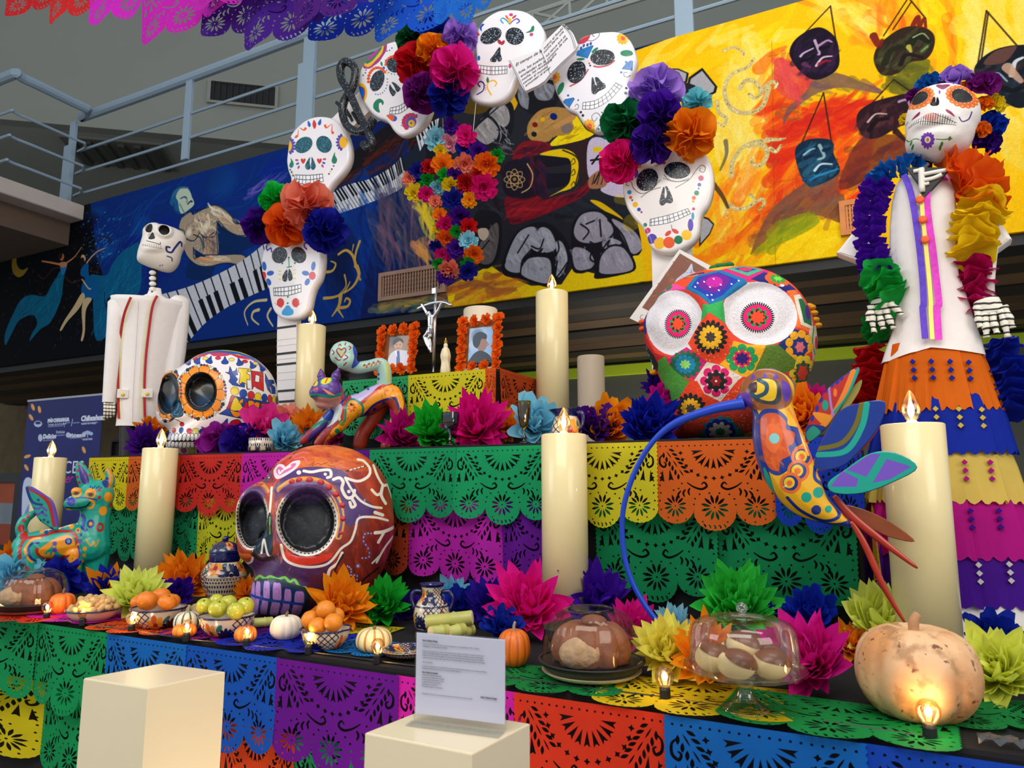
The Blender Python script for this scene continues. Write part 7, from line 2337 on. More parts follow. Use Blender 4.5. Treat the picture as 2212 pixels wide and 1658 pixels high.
# stretching cat
zc2=Zm(620,720,3.662)
def PCt(c,z):
 L=lambda p,w,k,**q:c.line(z(*p),w,k,**q)
 E=lambda x,y,rx,ry,k,a=0:c.ell(*z(x,y)[0],rx/3.662,ry/3.662,k,a)
 PL=lambda p,k:c.poly(z(*p),k,smooth=True)
 PL((440,520,500,480,760,380,900,420,920,600,860,900,500,900,200,900,380,720),(150,46,24))
 strokes(z(600,600,900,480,900,640,830,900,520,900),[(166,56,26),(130,36,20),(150,50,30)],60,20,80,6,0.5,30,c)
 PL((440,540,520,480,640,400,760,380,840,400,700,470,600,540,500,520),(190,180,226))
 PL((300,880,280,810,420,700,470,560,520,520,590,560,720,440,830,400,890,450,910,560,880,640,870,560,850,500,720,540,600,650,480,760,350,850),(236,150,24))
 L((300,880,400,800,560,700,680,570,790,520,850,520,880,600),5,(24,34,110))
 L((590,540,680,470,740,420,830,395),5,(190,40,24))
 for i in range(7):
  x,y=600+i*30,525-i*18
  c.poly(z(x,y,x+14,y-22,x+26,y-14),(190,40,24))
 PL((470,620,500,530,580,560,600,610,560,700,480,660),(236,156,30))
 L((460,690,470,560,510,520,580,550,600,610,570,690),4.5,(14,130,110))
 L((440,690,450,560,500,505),5,(190,40,30))
 L((420,690,430,560,470,500),6,(20,50,170))
 for i in range(7):
  a=2*PI*i/7
  E(510+24*math.cos(a),585+26*math.sin(a),12,8,(200,80,30),math.degrees(a))
 E(508,562,10,9,(30,30,110))
 for x,y,r,k in((400,765,20,(20,120,70)),(435,705,22,(120,130,30)),(550,685,20,(60,110,50)),(800,630,18,(24,34,130)),(860,690,18,(24,34,130)),(830,740,16,(24,34,130)),(830,780,16,(24,34,130)),(690,600,14,(24,34,130)),(760,550,12,(24,34,130)),(640,640,12,(24,34,130)),(700,385,50,(200,90,40)),(700,385,30,(226,150,60)),(640,440,10,(30,60,170)),(600,450,9,(230,200,60)),(560,470,9,(60,120,180))):
  E(x,y,r,r*(0.4 if y<390 else 1.0),k)
 for i in range(26):
  x,y=rg.choice([(rg.uniform(380,560),rg.uniform(640,760)),(rg.uniform(640,840),rg.uniform(420,520)),(rg.uniform(300,420),rg.uniform(780,850))])
  L((x,y,x+rg.uniform(-12,12),y+10,x+rg.uniform(-4,14),y+20),1.6,(190,90,20))
 L((890,470,905,560,880,630),6,(236,166,40))
 L((800,880,815,700,800,620),4,(214,160,60))
 PL((210,720,260,610,330,560,430,560,430,640,380,700,300,740),(186,196,206))
 for i in range(16):
  E(rg.uniform(230,420),rg.uniform(590,720),14,7,rg.choice([(230,160,180),(220,200,110),(150,190,220),(230,170,110)]),rg.uniform(0,180))
 PL((275,600,360,600,370,640,340,690,290,680),(20,60,170))
 L((210,740,280,700,315,700),8,(20,130,110))
 PL((95,860,120,790,200,760,220,800,160,880),(150,40,40))
 PL((170,880,180,800,300,700,320,720,250,820,200,890),(70,40,130))
 PL((220,890,230,800,330,750,380,720,300,850,280,890),(150,44,34))
 for x,y in((140,800),(200,770),(270,800),(310,770),(340,740),(190,800)):
  E(x,y,9,7,(40,50,150))
 PL((190,440,240,360,330,320,420,270,450,470,420,540,300,520,200,520),(90,50,140))
 PL((195,510,300,500,420,490,430,540,370,590,290,600,220,560),(206,140,130))
 L((195,490,260,490,350,500,430,480),6,(20,140,120))
 for cx,cy,a in((225,395,-55),(315,378,-20)):
  E(cx,cy,50 if cx>300 else 30,30,(20,150,140),a)
  E(cx,cy,42 if cx>300 else 24,24,(240,206,40),a)
  L((cx-6,cy+14,cx+8,cy-16),2.6,(200,70,30))
 E(235,440,18,9,(206,60,50),-10)
 L((200,460,240,470,300,460),2.4,(80,30,110))
 for i in range(6):
  L((290+i*8,440+i*8,350+i*6,470+i*4),1.6,(226,150,110))
 for i in range(10):
  L((360+i*6,300+i*14,420,300+i*18),1.2,(40,30,90))
 L((430,280,450,400,440,520),5,(190,40,40))
 L((295,280,310,330),5,(200,40,40))
 PL((240,350,270,270,300,340),(84,44,130))
 PL((330,335,415,260,420,360),(84,44,130))
 PL((345,150,380,90,560,50,600,200,700,190,800,220,830,390,690,390,690,300,560,320,420,280,350,220),(160,200,186))
 PL((560,60,590,180,560,250,510,280,530,200,520,120,540,60),(20,70,180))
 L((430,200,395,150,410,125,430,140,455,125,465,150,430,200),2.6,(140,30,40))
 L((430,180,415,150,430,160,445,145,430,180),2.2,(220,190,80))
 for p in((385,200,410,220,425,215),(460,180,480,200,450,220),(430,110,420,95,410,110),(460,100,465,85),(360,140,375,160,365,175),(490,110,505,120,495,135),(450,260,470,240)):
  L(p,2.6,(150,50,50))
 for i in range(8):
  E(610+i*18,255-i*5+(i%2)*14,9,12,(150,60,50),30)
  E(600+i*20,270-i*5,6,6,(220,200,110))
 for y in(325,360):
  E(722,y,8,12,(20,60,170))
 L((790,240,800,380),5,(206,200,70))
 L((500,60,560,60),4,(20,70,180))
animal('painted_cat_figure','colourful painted stretching cat figurine with raised tail on the middle step','figurine',755,860,2.62,zc2,[[(400,560,0.01,62),(480,580,0,78),(600,560,0,84),(740,490,0,82),(840,490,0,72)],[(470,620,0.04,78),(400,730,0.055,52),(310,800,0.06,38),(250,862,0.06,30)],[(390,620,-0.03,60),(290,720,-0.03,44),(200,790,-0.02,36),(130,850,-0.02,30)],[(850,520,0.03,66),(880,620,0.05,48),(830,760,0.05,44),(790,885,0.05,50)],[(760,540,-0.05,70),(680,680,-0.05,56),(600,800,-0.05,54),(580,885,-0.05,52)],[(770,430,0,52),(770,300,0,50),(740,240,0,44),(640,260,0.01,42),(540,270,0.03,46),(470,220,0.05,70)],[(275,340,0.05,30),(270,285,0.05,8)],[(390,340,0.05,34),(412,275,0.05,8)],[(420,560,0.02,60),(340,470,0.05,90)]],[(320,460,0.06,126,110,105),(225,470,0.09,42,48,50),(300,550,0.06,70,50,60),(450,165,0.05,105,102,60),(400,170,0.05,60,78,55)],0.0048,PCt,(620,715,890,980),520,(150,46,24),fat=1.16,zmin=Z2+0.003)
# hummingbird on its tail stick
zh=Zm(1590,780,2.38)
def PH(c,z):
 L=lambda p,w,k,**q:c.line(z(*p),w,k,**q)
 E=lambda x,y,rx,ry,k,a=0:c.ell(*z(x,y)[0],rx/2.38,ry/2.38,k,a)
 PL=lambda p,k:c.poly(z(*p),k,smooth=True)
 PL((20,150,60,60,200,50,290,110,310,220,360,330,380,430,480,700,560,800,600,840,480,850,300,800,200,700,150,560,110,300),(240,180,30))
 L((20,200,90,250,115,330,135,470,165,600,210,720,330,810,500,845,600,825),14,B2)
 PL((20,150,50,70,160,50,250,80,290,170,260,240,150,260,60,230),(150,84,40))
 PL((235,110,275,130,280,190,250,210),(96,56,170))
 PL((20,180,70,170,90,240,30,230),(96,56,170))
 for x in(90,150,205):
  c.poly(z(x-14,105,x,66,x+18,96),(96,60,170))
 PL((70,130,130,95,210,110,235,170,215,225,130,220,80,180),(54,60,70))
 PL((80,130,130,100,200,110,212,170,190,210,120,195),Y2_)
 L((120,105,160,130,155,170,110,190,90,180),9,(40,80,110))
 PL((75,130,110,115,110,165,85,165),(70,36,40))
 PL((120,280,200,250,260,290,270,330,330,350,340,420,300,450,310,510,230,580,170,560,130,470),B2)
 PL((130,300,200,270,255,310,260,350,300,370,295,420,270,440,280,480,230,510,220,560,170,540,140,460),(206,80,30))
 strokes(z(140,310,250,300,290,400,220,540,160,520),[(226,100,40),(190,66,26),(240,120,40)],40,26,60,9,0.5,40,c)
 PL((170,330,220,340,240,400,200,470,160,430),(230,104,40))
 E(200,398,26,26,(130,200,200))
 for x,y,r in((340,490,40),(320,560,40),(280,620,38)):
  E(x,y,r+16,r+16,(230,110,40))
  E(x,y,r,r,B2)
  E(x-6,y-2,r-10,r-10,Y2_)
  E(x-4,y,r-24,r-24,(230,110,40))
 for x,y,r,k in((360,692,26,T2),(420,670,27,T2),(410,758,25,B2),(472,755,18,T2)):
  E(x,y,r,r,k)
 L((405,540,405,600,450,640,475,700,520,760,520,800,440,815,330,760,265,695),7,B2)
 PL((145,540,180,600,200,680,170,660,150,600),T2)
 L((270,250,320,330,350,430,370,480),6,(236,140,40))
 PL((420,560,460,560,480,610,430,600),R2)
 PL((480,670,540,730,600,830,540,780),R2)
 PL((360,420,370,320,440,180,480,110,600,50,640,20,600,130,500,280,440,360),(190,40,30))
 L((610,45,560,170,500,280,440,340),12,(236,130,40))
 L((635,35,580,170,510,260),6,T2)
 PL((395,260,480,270,500,300,460,330),(240,150,30))
 PL((365,330,450,330,460,360,370,410),B2)
 PL((362,370,400,330,440,370,380,410),T2)
 L((480,100,490,200,505,280),5,(170,130,210))
 for x,y,rx in((525,95,12),(548,75,11),(500,110,10),(465,140,12),(440,190,11),(420,240,9),(395,290,9)):
  E(x,y,rx,18,(40,40,170),15)
 E(463,222,17,28,T2)
 E(515,155,10,22,(236,120,40))
 PL((410,550,420,450,520,270,620,220,750,215,730,330,640,450,540,540),B2)
 L((420,450,540,420,610,330,640,220),10,(110,100,20))
 L((420,480,560,460,640,340,665,225),12,T2)
 PL((470,620,560,550,680,470,800,470,910,540,800,610,640,670,500,670),T2)
 c.poly(z(480,640,540,560,620,600,610,640),(116,80,190))
 c.poly(z(560,555,680,475,730,475,660,590),(116,80,190))
 c.poly(z(690,620,760,500,860,530,880,540,780,600),(116,80,190))
bird,frh,cvh,mh=animal('hummingbird_figure','big painted hummingbird figure with long curved blue beak, in front of the crochet skull','figurine',1715,960,2.08,zh,[[(160,150,0,108),(190,260,0,92),(215,400,0,112),(270,560,0,116),(360,700,0,92),(470,780,0,52),(580,835,0,16)],[(110,170,0.01,80),(30,195,0.02,26)]],[(160,150,0,140,112,110)],0.0045,PH,(1585,770,2010,1180),700,(24,60,150),fat=1.13)
P=spline([(1610,872),(1540,885),(1450,920),(1390,985),(1350,1085),(1346,1180),(1368,1265),(1420,1345),(1480,1388)],False,8)
put('beak',mesh('beak',tube([lpt(frh,q,0.03-0.05*i/len(P))for i,q in enumerate(P)],[0.017-0.009*min(1,i/20)for i in range(len(P))],10),True),mat('blue_paint',(22,66,190),0.4),bird)
for pts,w0,sl in(((355,430,365,330,440,180,520,95,640,20,600,140,510,280,440,370),-0.05,0.3),((405,555,420,450,520,270,620,220,755,212,730,330,640,450,540,540),0.03,0.25),((470,620,560,550,680,472,800,468,912,540,800,612,640,672,500,672),0.05,0.2)):
 plate(frh,zh,pts,(lambda w0,sl:lambda x,y:w0+sl*(x-0.15)*0.5)(w0,sl),0.008,bird,mh,cvh)
plate(frh,zh,(540,260,580,160,655,85,640,150,580,240),-0.06,0.006,bird,mat('olive_paint',(150,140,60),0.4),None,'wing')
plate(frh,zh,(560,520,640,460,740,290,735,350,660,450),-0.02,0.006,bird,mat('red_paint',(160,36,30),0.4),None,'wing')
rf=mat('tail_red',(170,44,26),0.3,var=0.3,scale=20,coat=0.3)
for pts,r in(((500,690,600,800,760,930,930,1060),0.0075),((590,820,660,940,760,1160,870,1345),0.006)):
 P=spline(zh(*pts),False,6)
 put('tail_feather',mesh('tail_feather',tube([lpt(frh,q,0.01)for q in P],[r*(0.6+0.8*math.sin(PI*min(1,(i+2)/len(P))))for i in range(len(P)-1)]+[0.002],8,True,(1,0.5)),True),rf,bird)
plate(frh,zh,(560,740,680,770,800,830,920,925,780,900,650,830),0.0,0.006,bird,mat('tail_brown',(140,70,36),0.3,var=0.35,scale=20),None,'tail_feather')
# candles, bulbs, stands
ivory=mat('ivory_tube',(240,220,164),0.32,var=0.03,coat=0.25)
gl_clear=glass_mat()
warm=(255,206,130)
hot=emit_mat('filament',(255,214,150),22.0)
blackp=mat('black_plastic',(22,22,24),0.45)
def point(name,loc,p,r=0.01,c=(1.0,0.72,0.4)):
 l=bpy.data.lights.new(name,'POINT')
 l.energy,l.shadow_soft_size,l.color=p,r,c
 o=bpy.data.objects.new(name,l)
 COL.objects.link(o)
 o.location=loc
FLAME=smooth_prof([(0.008,0.0),(0.017,0.012),(0.024,0.032),(0.018,0.058),(0.007,0.08),(0.0005,0.087)],4)
FIL=smooth_prof([(0.001,0.010),(0.007,0.022),(0.008,0.038),(0.001,0.056)],3)
GLOBE=smooth_prof([(0.008,0.0),(0.016,0.012),(0.019,0.026),(0.012,0.040),(0.0005,0.044)],4)
me_fl,me_fi,me_gb=mesh('bulb',lathe(FLAME,20),True),mesh('filament',lathe(FIL,8),True),mesh('glass',lathe(GLOBE,18),True)
me_gf=mesh('filament',lathe(smooth_prof([(0.001,0.014),(0.005,0.018),(0.0055,0.025),(0.001,0.031)],3),8),True)
me_so=mesh('socket',lathe([(0.011,-0.022),(0.011,-0.002),(0.0085,0.004)],12))
for px,py,Y,z0,lab in((110,988,2.45,Z1,'ivory candle lamp behind the winged dog, in front of the blue roll-up banner'),(347,968,2.36,Z1,'ivory candle lamp left of the red skull on the front table'),(1218,938,2.36,Z1,'ivory candle lamp in the middle, in front of the small jug'),(1970,916,2.30,Z1,'large ivory candle lamp at right in front of the skeleton woman'),(674,704,3.15,Z2,'ivory candle lamp beside the striped leg of the arch'),(1192,632,3.20,Z2,'tall ivory candle lamp standing between the photographs and the crochet skull')):
 p=at_y(px,py,Y)
 h=p.z-z0
 o=thing('candle_lamp',lab,'candle',loc=(p.x,p.y,z0),group='tall candle lamps')
 r=0.081
 put('tube',mesh('tube',lathe([(r,0),(r,h-0.003),(r-0.004,h),(r-0.006,h-0.001),(0.012,h-0.012)],40),True),ivory,o)
 put('holder',mesh('holder',lathe([(0.014,h-0.02),(0.014,h+0.008),(0.010,h+0.012)],16)),ivory,o)
 b=put('bulb',me_fl,glass_mat('bulb_glass',(255,236,200),0.03,0.6,0.08),o,T(0,0,h+0.006,s=1.05))
 put('filament',me_fi,hot,b)
 point('candle_glow',(p.x,p.y-0.03,p.z+0.04),1.0,0.02)
wire=[]
for px,py,lab in((6,1322,'at the left frame edge'),(100,1338,'in front of the small orange pumpkin'),(178,1350,'in front of the peanut bowl'),(283,1365,'below the mandarin bowl, on its left'),(402,1384,'in front of the orange mini pumpkin by the apples'),(532,1397,'in front of the pumpkin left of the white one'),(666,1412,'in front of the orange bowl'),(815,1432,'in front of the striped pumpkin'),(1437,1512,'left of the glass cake stand'),(2010,1598,'in front of the large tan pumpkin')):
 p=at_z(px,py,Z1)
 k=1.0 if px<1200 else 1.15
 o=thing('string_bulb','lit clear globe bulb '+lab,'bulb',loc=(p.x,p.y,Z1+0.0225*k),group='string of lit globe bulbs')
 o.scale=(k,)*3
 put('socket',me_so,blackp,o)
 g_=put('glass',me_gb,glass_mat('globe_glass',(255,232,190),0.03,0.5,0.06),o)
 put('filament',me_gf,hot,g_)
 point('bulb_glow',(p.x,p.y-0.004,Z1+0.06),0.16,0.012)
 wire+=[(p.x-0.02,p.y+0.006,Z1+0.004),(p.x+0.02,p.y+0.008,Z1+0.003)]
tag(put('bulb_cable',tube(spline3(wire,4),0.0028,5),blackp),'thin black cable of the bulb string along the front table edge','cable')
lac=mat('cream_lacquer',(232,216,182),0.28,var=0.04,scale=4,coat=0.3)
def pedestal(c,z,lab):
 P=[at_z(x,y,z)for x,y in c]
 if len(P)==3:
  P.insert(1,P[0]+P[2]-P[1])if False else P.append(P[0]+P[2]-P[1])
 o=thing('pedestal',lab,'pedestal',loc=(0,0,0),group='white display pedestals')
 me=mesh('body',prism([(q.x,q.y)for q in P],0.0,z-0.012,0.0))
 put('body',me,lac,o)
 put('top',mesh('top',prism([(q.x,q.y)for q in P],z-0.012,z,0.003,2)),lac,o)
pedestal([(181,1464),(319,1486),(486,1450),(349,1432)],0.95,'cream white pedestal in front of the green and blue paper sheets')
PZ=0.92
pedestal([(789,1582),(1020,1627),(1144,1562)],PZ,'cream white pedestal carrying the printed sign')
bl,br=at_z(895,1556,PZ),at_z(1093,1582,PZ)
ax=(br-bl)
wS=ax.length
ax.normalize()
nS=Vector((ax.y,-ax.x,0))
hS=(at_y(899,1363,bl.y).z-PZ)
sm_=Matrix(((ax.x,0,nS.x,bl.x),(ax.y,0,nS.y,bl.y),(0,1,0,PZ),(0,0,0,1)))
sg=thing('sign_holder','clear acrylic stand with a white printed text sheet on the pedestal','sign',m=sm_)
acr=glass_mat('acrylic',(250,250,255),0.05,0.35,0.03)
put('sheet',box(0.002,0.014,-0.001,wS-0.002,hS-0.002,0.001),mat('sheet_paper',(222,222,232),0.5,var=0.0),sg)
put('panel',bevel_box(0,0,-0.003,wS,hS,0.003,0.001,1),acr,sg)
put('foot',bevel_box(0,0.0005,0.003,wS,0.004,0.035,0.001,1),acr,sg)
ink=mat('grey_ink',(96,96,104),0.7,var=0.0)
L0='Semblanza de la trayectoria, que vive en los recuerdos; desde la infancia hasta'
for i,(y,s_,x,al,b)in enumerate(((0.905,'Ramón Ramos Uranga',0.09,'LEFT',1),(0.865,'Pionero de la enseñanza, nació aquí en la Comarca Lagunera, el 1 de septiembre de 1934 — Delicias,',0.09,'LEFT',0),(0.84,'Chihuahua, 2 de noviembre de 2020.',0.09,'LEFT',0),(0.79,'Maestro, pintor, organizador y músico, formó el movimiento artístico de la ciudad y sus alumnos colaboraron',0.09,'LEFT',0),(0.765,'siempre en actividades culturales del municipio. Con sus obras se llegó a presentar la cultura en los pueblos',0.09,'LEFT',0),(0.74,'vecinos, así como en el aula, en el taller de la música, para enseñar la lectura musical y la pintura. Fue además',0.09,'LEFT',0),(0.715,'un padre, un esposo, un buen amigo, quien dio a todos una gran alegría y con ello logró el aprecio de su pueblo.',0.09,'LEFT',0),(0.665,'Obra publicada:',0.09,'LEFT',0),(0.62,'En trabajos de agrupación con la Rondalla tradicional, en la antología Jugar del tiempo y en los cuentos del sábado;',0.09,'LEFT',0),(0.595,'Estampas; la pared roja de la tarde y otros poemas (1994); El viajero.',0.09,'LEFT',0),(0.55,'Una décima al poniente',0.09,'LEFT',1),(0.52,'Detrás de la fina luna grande',0.09,'LEFT',0),(0.495,'encontré mi soledad en un jardín',0.09,'LEFT',0),(0.47,'busca el calor del viento al cielo',0.09,'LEFT',0),(0.445,'y queda la mano de colores',0.09,'LEFT',0),(0.42,'pintada por mi maestro',0.09,'LEFT',0),(0.395,'Para poder llegar a la memoria.',0.09,'LEFT',0),(0.345,'Ramón Ramos Uranga',0.91,'RIGHT',1),(0.315,'Investigación del autor por los alumnos de la escuela, con textos de los maestros del taller',0.09,'LEFT',0))):
 text_obj('text_line',s_,hS*0.0215,T(wS*x,hS*y,0.0036)@Matrix.Diagonal((0.82 if len(s_)>60 else 1.0,1,1,1)),ink,sg,al,0.0003 if b else 0,extrude=0.0001)
 # crockery
def lathe_uv(prof,n=40,wob=None):
 V,Fc,UV=[],[],[]
 m=len(prof)
 for j,(r,z)in enumerate(prof):
  for i in range(n+1):
   a=2*PI*i/n
   k=wob(a,j/(m-1))if wob else 1
   V.append((r*k*math.cos(a),r*k*math.sin(a),z))
   UV.append((i/n,j/(m-1)))
 for j in range(m-1):
  for i in range(n):
   q=j*(n+1)+i
   Fc.append((q,q+1,q+n+2,q+n+1))
 return V,Fc,UV
def glazed(name,prof,material,parent,n=40,wob=None):
 V,Fc,UV=lathe_uv(prof,n,wob)
 me=mesh(name,(V,Fc),True)
 U=np.array(UV)
 planar_uv(me,lambda x,y,z:(U[:,0],U[:,1]))
 return put(name,me,material,parent)
def talavera(seed,kind,w=600,h=100,bg=(214,196,166)):
 """glazed pottery decoration: kind is a list of (band from, band to, motif)"""
 c=flat_canvas(w,h,w,bg)
 r_=random.Random(seed)
 nv,og,tl_=(24,28,66),(206,96,40),(50,110,90)
 for y0,y1,mo in kind:
  H=(y1-y0)*h
  yt,yb=h-y1*h,h-y0*h
  yc=(yt+yb)/2
  if mo=='blue':
   c.poly([(0,yt),(w,yt),(w,yb),(0,yb)],(16,24,84))
  elif mo=='dots':
   for i in range(int(w/9)):
    for j in range(int(H/9)):
     c.ell(i*9+4+(j%2)*4.5,yt+4+j*9,2.6,2.6,nv)
  elif mo=='mix':
   n=max(3,int(w/(H*0.68)))
   for i in range(n):
    x=(i+0.5)*w/n
    t=(i+seed)%3
    if t==0:
     for k in range(9):
      a=PI+PI*k/8
      c.ell(x+H*0.3*math.cos(a),yb-H*0.16+H*0.36*math.sin(a),H*0.21,H*0.09,nv,math.degrees(a))
     c.ell(x,yb-H*0.16,H*0.10,H*0.09,nv)
    elif t==1:
     for k in range(-3,4):
      c.line([(x-H*0.45,yc+k*H*0.2-H*0.3),(x+H*0.45,yc+k*H*0.2+H*0.3)],2.6,nv,smooth=False)
      c.line([(x-H*0.45,yc+k*H*0.2+H*0.3),(x+H*0.45,yc+k*H*0.2-H*0.3)],2.6,nv,smooth=False)
     for k in range(12):
      c.ell(x+r_.uniform(-.4,.4)*H,yc+r_.uniform(-.4,.4)*H,2,2,(150,50,50))
    else:
     for k in range(7):
      a=2*PI*k/7
      c.ell(x+H*0.22*math.cos(a),yc+H*0.22*math.sin(a),H*0.15,H*0.11,og if k%2 else(226,150,40),math.degrees(a))
     c.ell(x,yc,H*0.11,H*0.11,(150,40,40))
     c.ell(x-H*0.42,yc+H*0.2,H*0.16,H*0.08,tl_,-40)
     c.ell(x+H*0.42,yc-H*0.2,H*0.16,H*0.08,tl_,-40)
   c.line([(0,yt+1),(w,yt+1)],2,nv,smooth=False)
   c.line([(0,yb-1),(w,yb-1)],2,nv,smooth=False)
 return c.material('talavera_glaze',0.15,coat=0.5)
glaze_b=mat('cobalt_glaze',(16,24,84),0.15,var=0.15,coat=0.5)
def on_table(px,py):
 return at_z(px,py,Z1+0.004)
def bowl(px,py,wpx,hpx,lab,mt,scal=0.0,name='painted_bowl',rim=True):
 p=on_table(px,py)
 k=pxm(p)
 R,H=wpx*k/2,hpx*k
 o=thing(name,lab,'bowl',loc=p,rz=0.3)
 wob=(lambda a,t:1+scal*t*t*math.cos(9*a))if scal else None
 glazed('body',smooth_prof([(R*0.45,0),(R*0.6,H*0.06),(R*0.86,H*0.45),(R,H)],5),mt,o,54,wob)
 glazed('inside',smooth_prof([(R*0.985,H),(R*0.82,H*0.5),(R*0.5,H*0.14),(0.001,H*0.12)],5),mat('bowl_inside',(206,190,164),0.2),o,54,(lambda a,t:1+scal*(1-t)**2*math.cos(9*a))if scal else None)
 if rim:
  put('rim',mesh('rim',tube([(R*(1+scal*math.cos(9*a))*math.cos(a),R*(1+scal*math.cos(9*a))*math.sin(a),H)for a in(2*PI*i/54 for i in range(55))],R*0.035,6),True),glaze_b,o)
 return o,p,R,H
bm1=talavera(1,[(0,1,'mix')],560,90)
bm2=talavera(2,[(0,1,'mix')],560,90,(218,196,172))
b1=bowl(340,1353,112,40,'painted bowl with black flowers holding mandarins, left on the front table',bm1)
b2=bowl(488,1371,116,42,'painted bowl with white lattice and black petals holding green apples',bm2)
b3=bowl(703,1398,106,40,'painted bowl with scalloped blue rim holding oranges',talavera(0,[(0,1,'mix')],560,90),0.05)
b4=bowl(200,1339,106,24,'shallow pinkish pottery bowl full of peanuts',mat('pink_clay',(214,160,140),0.3,var=0.1),0.03,'peanut_bowl')
def fruit(name,px,py,rpx,Y,c,lab,catg,grp,sq=0.93,dim=True,stem=(70,110,40)):
 p=at_y(px,py,Y)
 r=rpx*pxm(p)
 o=thing(name,lab,catg,loc=p,group=grp)
 o.rotation_euler=(_fr.uniform(-.4,.4),_fr.uniform(-.5,.5),_fr.uniform(0,6))
 pr=[(0.002,-sq*r),(r*0.45,-sq*r*0.93),(r*0.9,-sq*r*0.45),(r,0.03*r),(r*0.86,sq*r*0.55),(r*0.42,sq*r*0.93),(r*0.14,sq*r*(0.84 if dim else 0.98)),(0.002,sq*r*(0.76 if dim else 1.0))]
 sput('flesh',lathe(smooth_prof(pr,3),26),c,o)
 put('stem',mesh('stem',lathe([(r*0.07,sq*r*0.74),(r*0.05,sq*r*1.02)],7)),mat('fruit_stem',stem,0.7),o)
 return o
mand=mat('mandarin_peel',(224,122,20),0.4,var=0.12,scale=60,bump=0.15)
orgm=mat('orange_peel',(226,132,24),0.42,var=0.1,scale=70,bump=0.15)
appl=mat('apple_skin',(186,184,52),0.25,var=0.18,scale=14,coat=0.3)
gm,ga,go='mandarins in the painted bowl','apples in the painted bowl','oranges in the scalloped bowl'
Yb=b1[1].y
for px,py,r,dy,lab in((318,1297,23,-0.03,'mandarin at the front left of the bowl'),(300,1302,18,0.04,'mandarin at the left edge of the bowl'),(348,1287,20,0.03,'mandarin at the back, highest in the bowl'),(361,1300,19,-0.03,'mandarin at the front right of the bowl'),(372,1297,17,0.04,'mandarin at the right rim of the bowl')):
 fruit('mandarin',px,py,r,Yb+dy,mand,lab,'fruit',gm,0.85)
Yb=b2[1].y
for px,py,r,dy,lab in((441,1308,17,-0.01,'yellow green apple at the left rim of the apple bowl'),(471,1314,20,-0.04,'yellow green apple in front in the apple bowl'),(510,1319,19,-0.035,'yellow green apple low at front right of the apple bowl'),(530,1308,19,0.0,'yellow green apple with its hollow showing at the right rim'),(468,1298,16,0.04,'yellow green apple at the back left of the apple bowl'),(493,1302,18,0.03,'yellow green apple at the back centre of the apple bowl')):
 fruit('apple',px,py,r,Yb+dy,appl,lab,'fruit',ga,0.95)
Yb=b3[1].y
for px,py,r,dy,lab in((704,1317,21,0.0,'orange on top of the pile of oranges'),(671,1338,20,-0.01,'orange at the left of the pile of oranges'),(720,1344,20,-0.03,'orange at the right front of the pile of oranges'),(686,1352,19,-0.045,'orange sunk at the front of the scalloped bowl'),(726,1330,18,0.04,'orange behind at the right of the pile')):
 fruit('orange',px,py,r,Yb+dy,orgm,lab,'fruit',go,0.96,False)
pn=None
pb=b4
shell=mat('peanut_shell',(206,164,106),0.8,var=0.25,scale=90,bump=0.4)
pme=mesh('shell',lathe(smooth_prof([(0.001,-0.021),(0.0085,-0.015),(0.0095,-0.007),(0.007,0.0),(0.009,0.008),(0.0075,0.017),(0.001,0.021)],3),10,wob=lambda a,r,z:1+0.06*math.cos(5*a)),True)
for i in range(46):
 a,rr=i*2.4,pb[2]*0.86*math.sqrt((i%23+0.5)/23)
 lift=0.0 if i<23 else 0.017
 rr*=1 if i<23 else 0.62
 o=put('peanut',pme,shell,None,Matrix.Translation((pb[1].x+rr*math.cos(a),pb[1].y+rr*math.sin(a),pb[1].z+pb[3]*0.95+lift+0.02*(1-rr/pb[2])))@Matrix.Rotation(_fr.uniform(0,6),4,'Z')@Matrix.Rotation(1.3+_fr.uniform(-.4,.4),4,'X')@Matrix.Scale(1.25,4))
 tag(o,'unshelled tan peanut in the shallow pinkish bowl','peanut','peanuts in the bowl')
def pumpkin(px,py,wpx,hpx,c,c2,lab,nr=10,dp=0.09,stem=(120,96,60),sl=0.25,tilt_x=0.0,flat=0.0,name='pumpkin',mt=None):
 p=on_table(px,py-0.07*wpx)
 R=wpx*pxm(p)/2
 H=hpx*pxm(p)
 o=thing(name,lab,'pumpkin',loc=p,group='pumpkins on the front table',rz=_fr.uniform(0,1))
 pr=smooth_prof([(0.02*R,0.04*H),(R*0.55,0.0),(R*0.92,0.22*H),(R,0.52*H),(R*0.84,0.84*H),(R*0.45,0.99*H),(R*0.12,0.93*H),(0.002,0.90*H)],4)
 n=nr*8
 V,Fc=lathe(pr,n,wob=lambda a,r,z:1-dp*(1-abs(math.sin(a*nr/2))**0.7))
 me=mesh('rind',(V,Fc),True)
 m1=mt or mat('pumpkin_rind',c,0.4,var=0.12,scale=30,bump=0.08)
 me.materials.append(m1)
 if c2:
  me.materials.append(mat('pumpkin_stripe',c2,0.4,var=0.2,scale=40))
  for f in me.polygons:
   a=math.atan2(f.center.y,f.center.x)%(2*PI/nr)/(2*PI/nr)
   if a<0.15 or a>0.85:
    f.material_index=1
 b=put('rind',me,m1,o)
 b.rotation_euler=(tilt_x,0,0)
 put('stem',mesh('stem',tube(spline3([(0,0,0.88*H),(0.01*R,0,H*(1.0+sl*0.5)),(0.10*R,0.02*R,H*(1.0+sl))],3),[R*0.13]+[R*0.09]*3+[R*0.08]*3,8),True),mat('pumpkin_stem',stem,0.8,var=0.3,scale=40),o)
 return o
pumpkin(133,1328,54,42,(232,110,20),None,'small orange pumpkin with dry stem beside the left glass-covered cake')
